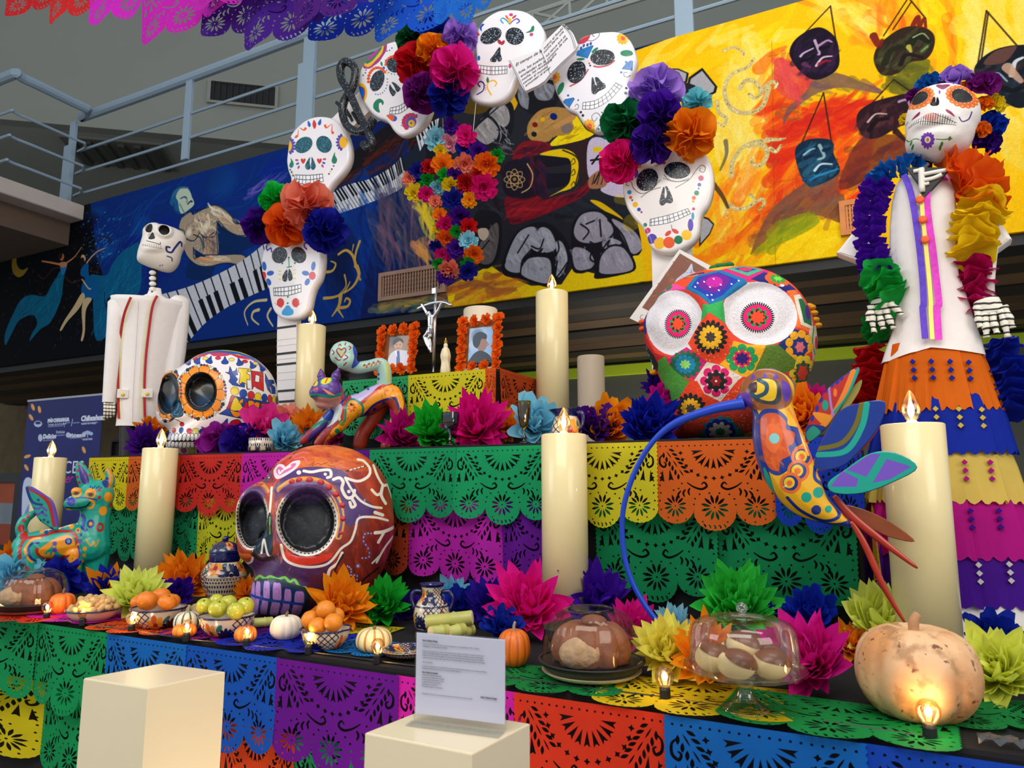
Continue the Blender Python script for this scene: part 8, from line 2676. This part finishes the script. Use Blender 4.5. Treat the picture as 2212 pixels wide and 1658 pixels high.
pumpkin(404,1366,58,40,(224,216,190),(70,90,50),'small whitish pumpkin with green stripes between the mandarins and apples',stem=(150,150,120),sl=0.3)
pumpkin(398,1378,52,26,(236,130,30),None,'flat orange mini pumpkin in front of the whitish striped one',8,0.14,sl=0.1)
pumpkin(530,1389,48,32,(232,130,36),None,'orange mini pumpkin between the apple bowl and the white pumpkin',9,0.12,sl=0.08)
pumpkin(617,1383,68,48,(236,222,200),None,'small cream white pumpkin left of the orange bowl',12,0.06,sl=0.15)
pumpkin(807,1411,78,48,(232,214,160),(196,134,50),'small cream pumpkin with orange brown stripes',11,0.08,sl=0.05)
pumpkin(1110,1441,72,74,(226,110,22),(190,90,20),'round orange pumpkin right of the printed sign',12,0.04,(150,140,110),0.22)
def rind():
 m=bpy.data.materials.new('old_rind')
 m.use_nodes=True
 nt=m.node_tree
 b=nt.nodes['Principled BSDF']
 b.inputs['Roughness'].default_value=0.5
 tc=nt.nodes.new('ShaderNodeTexCoord')
 prev=None
 for sc,lo,hi,c in((9,0.42,0.62,(206,140,84)),(24,0.52,0.64,(176,128,84)),(60,0.63,0.68,(120,70,40))):
  nz=nt.nodes.new('ShaderNodeTexNoise')
  nz.inputs['Scale'].default_value=sc
  nz.inputs['Detail'].default_value=6
  mr=nt.nodes.new('ShaderNodeMapRange')
  mr.inputs['From Min'].default_value,mr.inputs['From Max'].default_value=lo,hi
  mx=nt.nodes.new('ShaderNodeMix')
  mx.data_type='RGBA'
  mx.inputs['A'].default_value=lin((226,180,134))
  mx.inputs['B'].default_value=lin(c)
  if prev:
   nt.links.new(prev.outputs['Result'],mx.inputs['A'])
  nt.links.new(tc.outputs['Object'],nz.inputs['Vector'])
  nt.links.new(nz.outputs['Fac'],mr.inputs['Value'])
  nt.links.new(mr.outputs[0],mx.inputs['Factor'])
  prev=mx
 nt.links.new(prev.outputs['Result'],b.inputs['Base Color'])
 return m
pumpkin(1988,1562,250,186,(220,170,120),None,'very large tan weathered pumpkin at the right end of the front table',9,0.07,(176,128,90),0.12,0.0,0,'pumpkin',rind())
point('pumpkin_bulb_glow',at_z(2010,1598,Z1)+Vector((0,-0.01,0.06)),0.14,0.012)
for i,(x0,y0,x1,y1,lab)in enumerate(((402,1310,404,1326,'knobbly tan ginger root, left piece, behind the whitish pumpkin'),(418,1308,424,1326,'knobbly tan ginger root, right piece, beside the apple bowl'))):
 Yg=1.98
 a,b=at_y(x0,y0,Yg),at_y(x1,y1,Yg)
 me=mesh('root',tube(spline3([a,(a+b)/2+Vector((0.006,0,0)),b+Vector((0,0,-0.01))],4),[0.012,0.017,0.019,0.015,0.019,0.020,0.018,0.016,0.013],10),True)
 tag(put('ginger_root',me,mat('ginger',(176,150,110),0.8,var=0.3,scale=50,bump=0.4)),lab,'root')
V_=on_table(480,1296)
k=pxm(V_)*1.12
jar=thing('lidded_jar','painted blue and white ginger jar with domed lid left of the red skull','jar',loc=V_)
glazed('body',smooth_prof([(26*k,0),(30*k,8*k),(41*k,36*k),(42*k,52*k),(32*k,68*k),(26*k,74*k)],5),talavera(5,[(0,0.12,'blue'),(0.14,0.5,'dots'),(0.5,1,'mix')],420,150),jar)
glazed('neck',smooth_prof([(27*k,73*k),(28*k,76*k),(28*k,88*k),(26*k,91*k)],3),glaze_b,jar)
ld=glazed('lid',smooth_prof([(29*k,90*k),(27*k,97*k),(18*k,108*k),(6*k,112*k)],4),talavera(6,[(0,0.2,'blue'),(0.2,1,'mix')],300,60,(60,70,110)),jar)
put('knob',mesh('knob',ball(6*k,12,8,at=(0,0,116*k)),True),glaze_b,ld)
def jug(base,k,prof,lab,mt,hpts,hr,catg='jug',name='painted_jug',spout=None,rz=0.0):
 o=thing(name,lab,catg,loc=base,rz=rz)
 wob=None
 if spout:
  wob=lambda a,t:1+spout*max(0,(t-0.8)*5)*max(0,math.cos(a-PI))**3
 glazed('body',smooth_prof([(r*k,z*k)for r,z in prof],5),mt,o,44,wob)
 r0,z0=prof[-1]
 glazed('rim',[(r0*k,z0*k),(r0*1.08*k,(z0+1.5)*k),(r0*0.9*k,(z0+1)*k),(r0*0.75*k,(z0-12)*k),(0.001,(z0-30)*k)],glaze_b,o,44,(lambda a,t:1+spout*(1-t)*max(0,math.cos(a-PI))**3)if spout else None)
 for P in hpts:
  put('handle',mesh('handle',tube(spline3([(x*k,y*k,z*k)for x,y,z in P],4),hr*k,8),True),glaze_b,o)
 return o
b=on_table(932,1364)
jug(b,pxm(b),[(28,0),(36,14),(40,34),(34,58),(22,76),(22,90),(26,100)],'painted jug with blue rim and two handles behind the sugar cane',talavera(3,[(0,0.1,'blue'),(0.1,0.48,'mix'),(0.48,0.92,'mix'),(0.92,1,'blue')],420,170),[[(20,8,84),(36,14,84),(44,17,66),(37,14,46)],[(-20,-8,84),(-36,-14,84),(-42,-16,68),(-35,-14,48)]],4.5)
Yj=2.55
b=at_y(1224,945,Yj)
b.z=Z2+0.002
jug(b,pxm(b),[(22,0),(30,10),(33,26),(28,46),(24,56),(28,70)],'small painted jug with wavy spout behind the middle candle lamp',talavera(8,[(0,0.8,'mix'),(0.8,1,'blue')],300,120),[[(26,0,64),(42,0,60),(42,0,36),(30,0,22)]],4,spout=0.5,rz=-0.2)
b=at_y(562,978,2.55)
b.z=Z2+0.002
k=pxm(b)
cup=thing('painted_cup','small painted pottery cup with dark blue rim on the middle step','cup',loc=b)
glazed('body',[(23*k,0),(25*k,2*k),(25*k,28*k),(22*k,29*k),(21*k,6*k),(0.001,5*k)],talavera(4,[(0,0.2,'mix'),(0.2,0.42,'dots'),(0.42,1,'blue')],300,100),cup)
def goblet(px,base_y,Y,k_,tint,lab,prof):
 p=at_y(px,base_y,Y)
 p.z=Z2+0.002
 k=pxm(p)*k_
 o=thing('goblet',lab,'glass',loc=p)
 gm_=glass_mat('tinted_glass',tint,0.08,0.6,0.12)
 sput('foot',lathe(smooth_prof([(r*k,z*k)for r,z in prof[0]],4),24),gm_,o)
 sput('bowl',lathe(smooth_prof([(r*k,z*k)for r,z in prof[1]],5),30,False,False,lambda a,r,z:1+0.03*math.cos(10*a)),gm_,o)
goblet(972,964,2.54,1.0,(74,100,110),'smoky blue cut-glass goblet on the middle step',([(12,0),(12,2),(3,6),(4,12),(2.5,18),(3,28)],[(3,28),(13,36),(18,50),(18.5,72)]))
goblet(1132,957,2.54,1.0,(150,120,30),'amber cut-glass flute on the middle step beside pale blue flower',([(11,0),(11,2),(3,6),(4,14),(2.5,22),(3,30)],[(3,30),(9,40),(13,64),(15,92)]))
b=on_table(878,1416)
k=pxm(b)
dish=thing('painted_dish','dark blue and white boat-shaped pottery dish behind the sign','dish',loc=b,rz=-0.5)
glazed('body',smooth_prof([(0.3*60*k,0),(0.7*60*k,3*k),(60*k,14*k),(62*k,16*k),(56*k,13*k),(0.6*60*k,6*k),(0.001,5*k)],3),talavera(7,[(0,0.35,'dots'),(0.35,0.6,'blue'),(0.6,1,'mix')],420,100),dish)
b=at_y(668,962,2.66)
b.z=Z2+0.002
k=pxm(b)
pot=thing('dark_pot','tiny dark metallic pot behind the front paws of the painted cat','pot',loc=b)
sput('body',lathe(smooth_prof([(9*k,0),(15*k,14*k),(13*k,34*k),(11*k,42*k),(14*k,50*k)],4),24,True,False),mat('dark_metal',(60,62,70),0.25,metal=0.7),pot)
cane_m=mat('cane_rind',(178,176,92),0.4,var=0.25,scale=16)
cane_e=mat('cane_flesh',(222,206,150),0.7,var=0.2,scale=60)
for x0,y0,x1,y1,Yc,r,lab in((922,1343,1020,1333,1.86,0.021,'topmost piece of sugar cane on the stack'),(930,1366,968,1362,1.80,0.019,'sugar cane piece at the left of the stack'),(968,1367,1002,1358,1.84,0.019,'sugar cane piece in the middle of the stack'),(994,1366,1018,1358,1.88,0.018,'sugar cane piece at the right of the stack'),(548,1350,588,1344,1.84,0.016,'short sugar cane piece beside the apple bowl')):
 a,b=at_y(x0,y0,Yc),at_y(x1,y1,Yc+0.05)
 a.z=max(a.z,Z1+r+0.006)
 b.z=max(b.z,Z1+r+0.006)
 o=thing('sugar_cane',lab,'cane',loc=(0,0,0),group='sugar cane pieces')
 d=b-a
 put('stalk',mesh('stalk',tube([a,a+d*0.55,a+d*0.6,a+d*0.65,b],[r,r*0.96,r*1.12,r*0.98,r],14,False),True),cane_m,o)
 n_=d.normalized()
 put('cut_end',mesh('cut_end',tube([a-n_*0.001,a+n_*0.004],[r*0.93,r*0.97],14)),cane_e,o)
 put('cut_end',mesh('cut_end',tube([b-n_*0.004,b+n_*0.001],[r*0.97,r*0.93],14)),cane_e,o)
 # covered cakes
crust=mat('bread_crust',(134,76,40),0.6,var=0.45,scale=26,bump=0.9)
crumb=mat('sugared_crumb',(196,160,120),0.8,var=0.4,scale=50,bump=0.8)
def covered_cake(px,py,wpx,lab,tray,cake_lab,plate_c):
 p=on_table(px,py-0.06*wpx)
 k=pxm(p)*wpx/230
 o=thing('covered_cake_tray',lab,'cake tray',loc=p)
 put('plate',mesh('plate',lathe(smooth_prof([(70*k,0),(96*k,6*k),(104*k,13*k),(98*k,14*k),(0.001,10*k)],4),48),True),mat('tray_plate',plate_c,0.25,coat=0.4),o)
 put('base',mesh('base',lathe(smooth_prof([(94*k,11*k),(104*k,20*k),(116*k,34*k),(110*k,36*k),(100*k,30*k),(0.001,26*k)],4),48),True),blackp,o)
 put('dome',mesh('dome',lathe(smooth_prof([(106*k,33*k),(105*k,44*k),(100*k,86*k),(88*k,118*k),(62*k,137*k),(50*k,138*k),(48*k,142*k),(40*k,139*k),(0.001,139*k)],4),72,False,False,lambda a,r,z:1+0.012*math.cos(24*a)),True),glass_mat('clear_plastic',(255,255,255),0.04,0.4,0.025),o)
 c=thing('bread_cake',cake_lab,'cake',loc=p+Vector((0,0,31*k)),rz=0.4)
 V,Fc=lathe(smooth_prof([(80*k,0),(88*k,24*k),(80*k,56*k),(58*k,76*k),(34*k,78*k),(20*k,60*k),(0.001,52*k)],4),72,wob=lambda a,r,z:1-0.20*(1-abs(math.sin(4.5*a))**0.6))
 sput('crust',(V,Fc),crust,c)
 put('knob',mesh('knob',ball(24*k,16,10,1.2,1,0.6,(6*k,0,82*k)),True),crust,c)
 put('sugared_slice',mesh('sugared_slice',ball(40*k,16,10,1.1,0.8,0.8,(-26*k,-62*k,28*k)),True),crumb,c)
 return k
covered_cake(1278,1472,230,'clear domed cake tray with black base right of the orange pumpkin',0,'round brown ridged bread under the middle clear dome',(206,196,150))
covered_cake(68,1330,146,'clear domed cake tray at the left end of the front table',0,'brown ridged bread under the left clear dome',(150,70,46))
p=on_table(1612,1533)
k=pxm(p)
cs=thing('glass_cake_stand','footed clear glass cake stand with knobbed dome full of glazed buns','cake stand',loc=p)
gs_=glass_mat('pressed_glass',(246,248,244),0.05,0.6,0.10)
sput('foot',lathe(smooth_prof([(50*k,0),(50*k,4*k),(34*k,14*k),(22*k,28*k),(17*k,48*k),(22*k,66*k),(30*k,72*k)],4),40),gs_,cs)
put('plate',mesh('plate',lathe(smooth_prof([(30*k,72*k),(80*k,75*k),(118*k,80*k),(130*k,90*k),(124*k,90*k),(90*k,81*k),(0.001,79*k)],4),60,False,False,lambda a,r,z:1+(0.012*math.cos(14*a)if r>110*k else 0)),True),gs_,cs)
dm=sput('dome',lathe(smooth_prof([(114*k,84*k),(116*k,98*k),(114*k,150*k),(104*k,178*k),(78*k,192*k),(44*k,193*k),(38*k,197*k),(12*k,199*k)],4),60,False,False),glass_mat('dome_glass',(252,254,252),0.03,0.6,0.05),cs)
put('knob',mesh('knob',ball(13*k,16,12,at=(0,0,214*k)),True),gs_,dm)
sput('knob_neck',lathe([(12*k,198*k),(7*k,203*k)],14),gs_,dm)
bun_c,bun_g=mat('bun_dough',(230,200,146),0.7,var=0.12,scale=40),mat('bun_glaze',(120,66,34),0.4,var=0.3,scale=40,coat=0.2)
for dx,dy,dz,lab in((-62,-18,0,'glazed bun at the left under the glass cake dome'),(-6,-58,0,'glazed bun at the front under the glass cake dome'),(58,-22,0,'glazed bun at the right under the glass cake dome'),(-24,40,0,'glazed bun at the back left under the glass cake dome'),(38,42,0,'glazed bun at the back right under the glass cake dome'),(4,-4,30,'glazed bun on top of the others in the cake dome')):
 o=thing('glazed_bun',lab,'bun',loc=p+Vector((dx*k,dy*k,(82+dz)*k)),group='buns under the glass dome')
 sput('dough',ball(40*k,20,12,1,0.9,0.78,(0,0,24*k)),bun_c,o)
 cap=lathe([(41.5*k*math.sin(1.25*i/9),41.5*k*math.cos(1.25*i/9))for i in range(9,-1,-1)],26,False,False,lambda a,r,z:1+0.05*math.sin(3*a+dx)*r/(40*k))
 sput('glaze',xf(cap,T(0,0,24*k)@Matrix.Diagonal((1,0.9,0.78,1))@Matrix.Rotation(_fr.uniform(0.3,0.6),4,(_fr.uniform(-.4,.4),1,0))),bun_g,o)
w_=at_z(2172,1612,Z1)
V,Fc=[],[]
for i in range(8):
 for j in range(6):
  V.append((w_.x+(i-4)*0.011,w_.y+(j-3)*0.009,Z1+0.006+0.012*abs(math.sin(i*2.1+j*1.3))))
for i in range(7):
 for j in range(5):
  Fc.append((i*6+j,(i+1)*6+j,(i+1)*6+j+1,i*6+j+1))
tag(put('cling_wrap',(V,Fc),glass_mat('cling_film',(250,250,250),0.1,0.7,0.2)),'crumpled scrap of clear plastic wrap on the black cloth at the right','plastic wrap')
# tissue flowers on the steps
CY2=(132,206,230)
LIME,ORB,PNK=(226,236,90),(240,140,20),(236,60,160)
g2_,g1_='tissue flowers along the middle step','tissue flowers along the front table'
def bloom(px,py,r,c,lab,Y=None,kind='s',n=36,c2=None,up=0.55,zb=None):
 if Y is None:
  b=at_z(px,min(py+0.75*r,1640),Z1)
  Y=min(b.y,2.40)
  g_=g1_
 else:
  g_=g2_
 if g_==g2_:
  Y+=0.05
 p=at_y(px,py+0.25*r,Y)
 lo=(Z2 if g_==g2_ else Z1)+0.02
 p.z=max(p.z,lo)
 ax_=(EYE-p).normalized()+Vector((_fr.uniform(-.3,.3),0,up))
 R=r*pxm(p)*1.22
 n=int(n*1.5)
 if kind=='s':
  return spiky(p,ax_,R,c,lab,g_,n,False,c2)
 if kind=='w':
  return spiky(p,ax_,R,c,lab,g_,n,True,c2)
 return pom(p+Vector((0,0,0.3*R)),ax_,R,c,lab,g_)
for a in((318,956,44,(76,20,140),'spiky purple tissue flower left of the white skull',2.66,'s',36,None),(326,925,34,ORB,'orange tissue flower peeping out behind the spiky purple one',2.8),(475,958,40,(140,20,140),'ruffled red-purple tissue flower in front of the white skull',2.6,'r'),(524,962,40,(44,14,140),'ruffled dark violet tissue flower beside the small painted cup',2.6,'r'),(572,922,52,PNK,'pink tissue flower with broad petals behind the painted cup',2.74,'w',30),(626,908,40,(240,150,130),'salmon tissue flower behind the pink one',2.95,'w',26),(612,946,40,CY2,'pale cyan tissue flower left of the painted cat',2.64,'w',28),(672,930,56,ORB,'orange tissue flower under the front paws of the painted cat',2.78),(728,940,34,(200,16,130),'magenta tissue flower under the belly of the painted cat',2.84,'w',22),(868,935,56,(196,16,130),'magenta tissue flower behind the hind legs of the painted cat',2.68),(932,925,62,(30,186,50),'bright green tissue flower left of the smoky goblet',2.66),(1034,915,72,(226,14,140),'large magenta tissue flower between the two goblets',2.66,'s',44),(1086,918,46,ORB,'orange tissue flower between the magenta and pale blue ones',2.76),(1152,912,60,CY2,'pale blue tissue flower behind the amber flute',2.68,'w',34),(1278,916,50,(76,16,140),'violet tissue flower right of the small painted jug',2.66,'w',28),(1312,914,56,(244,150,16),'curly orange tissue flower in front of the beige column',2.72,'w',34),(1398,912,72,(16,34,170),'deep blue tissue flower left of the crochet skull',2.66,'s',50),(1440,866,46,(214,20,160),'magenta tissue flower behind the deep blue one',2.8,'w',26),(1424,830,34,(60,20,150),'violet tissue flower highest beside the crochet skull',2.9),(1735,892,66,ORB,'orange tissue flower behind the neck of the hummingbird',2.60,'w',30),(1758,866,44,(200,20,130),'magenta tissue flower right of the crochet skull',2.7)):
 bloom(*a)
for a in((36,1240,58,CY2,'pale blue tissue flower behind the left domed cake',None,'w',34),(28,1205,42,ORB,'orange tissue flower at the left frame edge behind the pale blue one',None),(132,1252,40,(20,30,160),'dark blue tissue flower between the legs of the winged dog',None,'r'),(236,1270,58,(20,34,170),'dark blue tissue flower with orange tips beside the winged dog',None,'s',44,ORB),(292,1280,62,(232,240,120),'pale lime tissue flower left of the mandarin bowl',None,'s',46),(396,1250,64,ORB,'large orange tissue flower in front of the left candle lamp',None,'s',44),(378,1280,42,(56,14,150),'violet tissue flower behind the mandarins',None,'w',24),(534,1275,36,ORB,'orange tissue flower between the lidded jar and the skull teeth',None,'s',28),(735,1300,70,(244,152,16),'orange tissue flower behind the oranges',None,'s',44),(830,1302,58,(24,166,44),'bright green tissue flower right of the red skull',None,'s',44),(878,1305,38,(60,20,150),'violet tissue flower left of the painted two-handled jug',None),(978,1280,42,(126,200,226),'pale blue tissue flower behind the painted two-handled jug',None,'s',28),(1000,1306,44,(20,40,160),'dark blue tissue flower right of the two-handled jug',None,'w',26),(1062,1300,62,(50,24,160),'violet blue tissue flower left of the large pink one',None),(1082,1352,44,(20,50,170),'royal blue tissue flower behind the orange pumpkin',None,'w',26),(1142,1305,88,(236,20,150),'large pink tissue flower in front of the middle candle lamp',None,'s',56),(1290,1290,84,(74,20,170),'large violet tissue flower right of the middle candle lamp',None,'s',50),(1366,1350,64,(220,16,140),'magenta tissue flower right of the middle clear dome',None,'s',36),(1455,1345,48,(150,206,226),'pale blue tissue flower touching the tip of the blue beak',None,'s',34),(1446,1400,78,(244,234,104),'yellow tissue flower left of the glass cake stand',None,'s',46),(1592,1300,88,(54,200,70),'large green tissue flower behind the glass cake stand',None,'s',56),(1530,1410,82,(246,154,22),'orange tissue flower behind the left side of the cake stand',None,'s',44),(1752,1418,92,(222,24,150),'large magenta tissue flower right of the cake stand',None,'s',50),(1748,1320,54,(16,46,180),'blue tissue flower below the hummingbird tail',None,'w',34),(1652,1325,34,(70,30,180),'small violet tissue flower above the cake dome knob',None),(1905,1345,96,(232,238,110),'lime yellow tissue flower left behind the big pumpkin',None,'s',56),(1838,1385,48,(240,136,20),'orange tissue flower at the left of the lime yellow one',None,'s',26),(1992,1335,70,CY2,'pale blue tissue flower directly behind the big pumpkin',None,'w',34),(2160,1440,92,(232,236,100),'lime yellow tissue flower right behind the big pumpkin',None,'s',56),(2140,1375,60,(16,40,160),'deep blue tissue flower at the right behind the lime one',None,'w',30)):
 bloom(*a)
 # photographs, crucifix and statuette on the top step
gold_o=(240,104,14)
def photo(x0,y0,x1,y1,ix0,iy0,ix1,iy1,Y,paint,lab):
 c=at_y((x0+x1)/2,(y0+y1)/2,Y)
 fr=PlaneFrame(Y,c.x,c.z)
 o=thing('photo_frame',lab,'photo frame',m=fr.m@Matrix.Rotation(-0.08,4,'X'))
 cv=Canvas(fr,(ix0-3,iy0-3,ix1+3,iy1+3),160,(150,130,110))
 paint(cv)
 a,b=fr.uv(ix0,iy0),fr.uv(ix1,iy1)
 me=mesh('photograph',box(min(a[0],b[0])-0.008,min(a[1],b[1])-0.008,-0.004,max(a[0],b[0])+0.008,max(a[1],b[1])+0.008,0.0))
 planar_uv(me,lambda x,y,z:cv.uvof(x,y))
 put('photograph',me,cv.material('photo_print',0.3),o)
 a,b=fr.uv(x0+11,y0+11),fr.uv(x1-11,y1-11)
 put('backing',box(a[0],b[1],-0.014,b[0],a[1],-0.005),mat('card_back',(150,80,30),0.8),o)
 u0,u1,v0,v1=a[0],b[0],b[1],a[1]
 nx,ny=4,5
 spots=[(u0+(u1-u0)*i/(nx-1),v)for i in range(nx)for v in(v0,v1)]+[(u,v0+(v1-v0)*j/ny)for j in range(1,ny)for u in(u0,u1)]
 for u,v in spots:
  ro=rosette((u,v,0.004),(_fr.uniform(-.3,.3),_fr.uniform(-.3,.3),1),14.5*fr.k,gold_o,'paper_marigold',o)
def ph1(c):
 c.poly([(838,722),(890,722),(890,806),(838,806)],(150,124,100))
 c.glow(850,730,16,20,(70,70,76),0.9)
 c.poly([(836,806),(840,772),(852,758),(870,756),(884,764),(890,806)],(206,204,216),smooth=True)
 c.ell(860,745,9.5,12,(196,146,116))
 c.poly([(849,745),(850,733),(860,729),(869,733),(870,741),(862,736)],(26,24,26),smooth=True)
 c.line([(856,752),(864,752)],1,(120,60,50))
 for x in(856,864):
  c.ell(x,744,1.4,0.9,(40,30,30))
 c.poly([(857,758),(863,758),(868,806),(858,806)],(60,80,150))
 c.poly([(852,758),(857,757),(859,772)],(240,240,244))
def ph2(c):
 c.poly([(1010,706),(1066,706),(1066,796),(1010,796)],(140,176,214))
 c.glow(1026,730,30,30,(190,206,226),0.8)
 c.glow(1030,724,16,16,(70,100,130),0.9)
 c.poly([(1026,742),(1028,726),(1038,722),(1048,728),(1052,742),(1048,756),(1036,758)],(150,110,96),smooth=True)
 c.poly([(1022,744),(1022,726),(1036,716),(1050,722),(1050,732),(1040,732),(1036,744),(1030,752)],(24,44,60),smooth=True)
 c.line([(1051,738),(1055,744),(1051,747)],2,(150,110,96))
 c.poly([(1012,796),(1020,770),(1034,758),(1048,760),(1062,772),(1066,796)],(20,34,48),smooth=True)
photo(815,704,905,806,843,730,884,798,Y3+0.10,ph1,'photograph of a man in a pale suit, framed with orange paper marigolds')
photo(989,684,1087,800,1016,712,1061,788,Y3+0.08,ph2,'photograph of a person in black seen in profile, framed with orange marigolds')
chrome=mat('chrome',(206,208,212),0.22,metal=1.0,var=0.05)
CYY=Y3+0.06
cf=PlaneFrame(CYY,at_y(938,805,CYY).x,Z3)
cz=thing('crucifix','silver standing crucifix with figure between the two photographs','crucifix',m=cf.m)
zk2=Zm(790,600,3.969)
C_=lambda w,*p:[(*cf.uv(*q),w)for q in zk2(*p)]
sput('base',xf(lathe([(0.024,0),(0.024,0.005),(0.008,0.010)],20),Matrix.Rotation(-PI/2,4,'X')),chrome,cz)
put('staff',mesh('staff',tube(C_(0.0,578,806,600,80),0.0075,10),True),chrome,cz)
put('cross_bar',mesh('cross_bar',tube(spline3(C_(0.004,445,268,520,235,600,212,680,212,740,238),4),0.008,8),True),chrome,cz)
put('title_plate',xf(bevel_box(-0.010,-0.014,-0.002,0.010,0.014,0.004,0.001,1),T(*C_(0.008,593,115)[0])),chrome,cz)
fig=[]
for w,pts,rr in((0.02,(580,345,578,400,572,450),(0.017,0.015,0.013)),(0.022,(572,440,545,490,525,510),(0.012,0.011,0.009)),(0.022,(525,510,545,570,572,625),(0.009,0.008,0.006)),(0.02,(575,450,572,510,560,520),(0.012,0.010,0.009)),(0.018,(560,520,572,580,576,640),(0.009,0.008,0.006)),(0.018,(560,340,528,285,497,235),(0.009,0.007,0.006)),(0.018,(600,340,640,280,662,228),(0.009,0.007,0.006)),(0.02,(576,440,572,470),(0.017,0.015))):
 P=C_(w,*pts)
 fig.append(tube(P,list(rr),10))
 fig+=[ball(rr[0],10,7,at=P[0]),ball(rr[-1],10,7,at=P[-1])]
fig.append(ball(0.014,12,9,0.9,1.15,0.9,C_(0.028,566,318)[0]))
put('figure',remesh(join(*fig),0.0022,3,'figure'),chrome,cz)
vs=at_y(962,802,Y3+0.05)
vs.z=Z3
k=pxm(vs)
st_=thing('virgin_statuette','small ivory statuette of a veiled crowned figure beside the crucifix','statuette',loc=vs)
iv=mat('ivory_resin',(226,210,170),0.4,var=0.1,scale=60)
put('figure',remesh(join(lathe(smooth_prof([(10*k,0),(11*k,8*k),(9.5*k,26*k),(11*k,40*k),(8*k,54*k),(4.5*k,59*k)],5),24,wob=lambda a,r,z:1+0.07*math.cos(7*a+z*40)),ball(5*k,14,10,1,0.95,1.25,(0,0,63*k)),ball(3*k,10,8,1.4,1,2,(0,-8*k,42*k))),0.0022,2,'figure'),iv,st_)
put('crown',mesh('crown',lathe([(3*k,68*k),(4*k,73*k),(1.5*k,75*k),(0.8*k,80*k)],10)),mat('gilt',(206,170,90),0.3,metal=0.8),st_)
# roll-up banner and pictures behind the altar
BY=3.9
bf_=PlaneFrame(BY,at_y(62,870,BY).x,0.0)
c0,c1=bf_.uv(66,868),bf_.uv(226,852)
ban=thing('rollup_banner','dark blue roll-up banner with white logos at the left behind the altar','banner',m=bf_.m)
cvb=Canvas(bf_,(50,845,235,1260),300,(14,22,96))
strokes([(60,860),(230,860),(230,1250),(60,1250)],[(16,26,110),(12,18,84)],60,80,80,30,0.4,20,cvb)
for x,y,a in((86,885,80),(68,902,60),(182,972,70),(60,986,-20),(58,1010,60),(72,880,70)):
 cvb.ell(x,y,8,3.6,(232,160,80),a)
cvb.poly([(50,1050),(70,1035),(84,1080),(70,1160),(50,1190)],(206,214,236),smooth=True)
cvb.ell(64,1110,10,30,(120,150,220),20)
for x,y,w_,h in((83,916,9,7),(88,946,5,8),(148,940,5,6)):
 cvb.ell(x,y,w_,h,(190,198,226))
cvb.ell(83,914,6,3,(14,22,96))
cvb.line([(138,912),(140,922)],1,(200,206,230))
cvb.line([(158,906),(155,920)],1.2,(200,206,230))
for x in(186,190,194,182,198):
 cvb.ell(x,934+abs(x-190)*0.4,4,4,(170,184,220))
cvb.line([(190,936),(190,944)],1.6,(170,184,220))
for x0,x1,y in((105,136,922),(94,116,952),(152,178,947),(178,200,949),(142,152,914),(159,172,914),(176,212,915),(123,140,941)):
 cvb.line([(x0,y),(x1,y-0.07*(x1-x0))],1.4,(150,164,206),0.8,smooth=False)
me=mesh('panel',box(0,0.05,0,c1[0],c1[1],0.004))
planar_uv(me,lambda x,y,z:cvb.uvof(x,y))
put('panel',me,cvb.material('banner_print',0.5),ban)
put('base',box(-0.02,0.0,-0.06,c1[0]+0.02,0.05,0.08),mat('alu',(190,190,196),0.35,metal=0.8),ban)
put('top_rail',box(-0.01,c1[1]-0.004,-0.006,c1[0]+0.01,c1[1]+0.014,0.008),mat('alu',(190,190,196),0.35,metal=0.8),ban)
wt=mat('white_print',(214,220,238),0.5,var=0.0)
for s_,x,y,sz,b_ in(('MÁS CHIHUAHUA',104,912,8.0,1),('Trabajo de la frontera',104,919,5.2,0),('Chihuahua',176,909,12,1),('capital de trabajo',177,917,5,0),('Delicias',94,947,10.5,1),('Delicias',122,936,7,0),('Matamoros',152,944,8,1),('SECRETARÍA',180,951,4,0),('CES',136,1022,30,0)):
 u,v=bf_.uv(x,y)
 text_obj('lettering',s_,sz*bf_.k*1.25,T(u,v,0.0045)@Matrix.Rotation(0.0,4,'Z')@Matrix.Diagonal((1.15 if s_!='MÁS CHIHUAHUA' else 0.95,1,1,1)),wt,ban,bold=0.004 if b_ else 0,extrude=0.0004)
u,v=bf_.uv(140,1042)
text_obj('lettering','er',22*bf_.k*1.3,T(u,v,0.0045),mat('pink_print',(206,40,150),0.5),ban,shear=0.5,extrude=0.0004)
for x0,y0,x1,y1,Y,lab,cs_ in((-60,1022,34,1200,4.2,'black framed orange and grey picture at the left frame edge',[(150,60,30),(120,130,140),(160,70,34)]),(244,950,292,988,4.4,'small dark framed picture behind the skeleton man',[(70,50,50),(60,44,44),(70,50,50)])):
 a,b=at_y(x0,y0,Y),at_y(x1,y1,Y)
 w_,h=b.x-a.x,a.z-b.z
 o=thing('framed_picture',lab,'picture',m=Matrix(((1,0,0,a.x),(0,0,-1,Y),(0,1,0,b.z),(0,0,0,1))))
 f=min(0.12,h*0.12)
 put('frame',join(box(0,0,-0.02,w_,f,0.02),box(0,h-f,-0.02,w_,h,0.02),box(0,f,-0.02,f,h-f,0.02),box(w_-f,f,-0.02,w_,h-f,0.02)),blackp,o)
 for i in range(3):
  put('picture',box(f,f+(h-2*f)*i/3,-0.01,w_-f,f+(h-2*f)*(i+1)/3,0.0),mat('picture_print',cs_[i],0.6,var=0.3,scale=4),o)
 put('leg',box(w_*0.4,-b.z,-0.06,w_*0.4+0.04,0.0,-0.02),blackp,o)
point('added_pedestal_fill',(-1.0,1.15,0.35),6.0,0.08,(1.0,0.78,0.5))  # warm fills added near the floor, standing in for light inside the pedestals
point('added_pedestal_fill',(-1.9,1.0,0.3),4.0,0.08,(1.0,0.78,0.5))
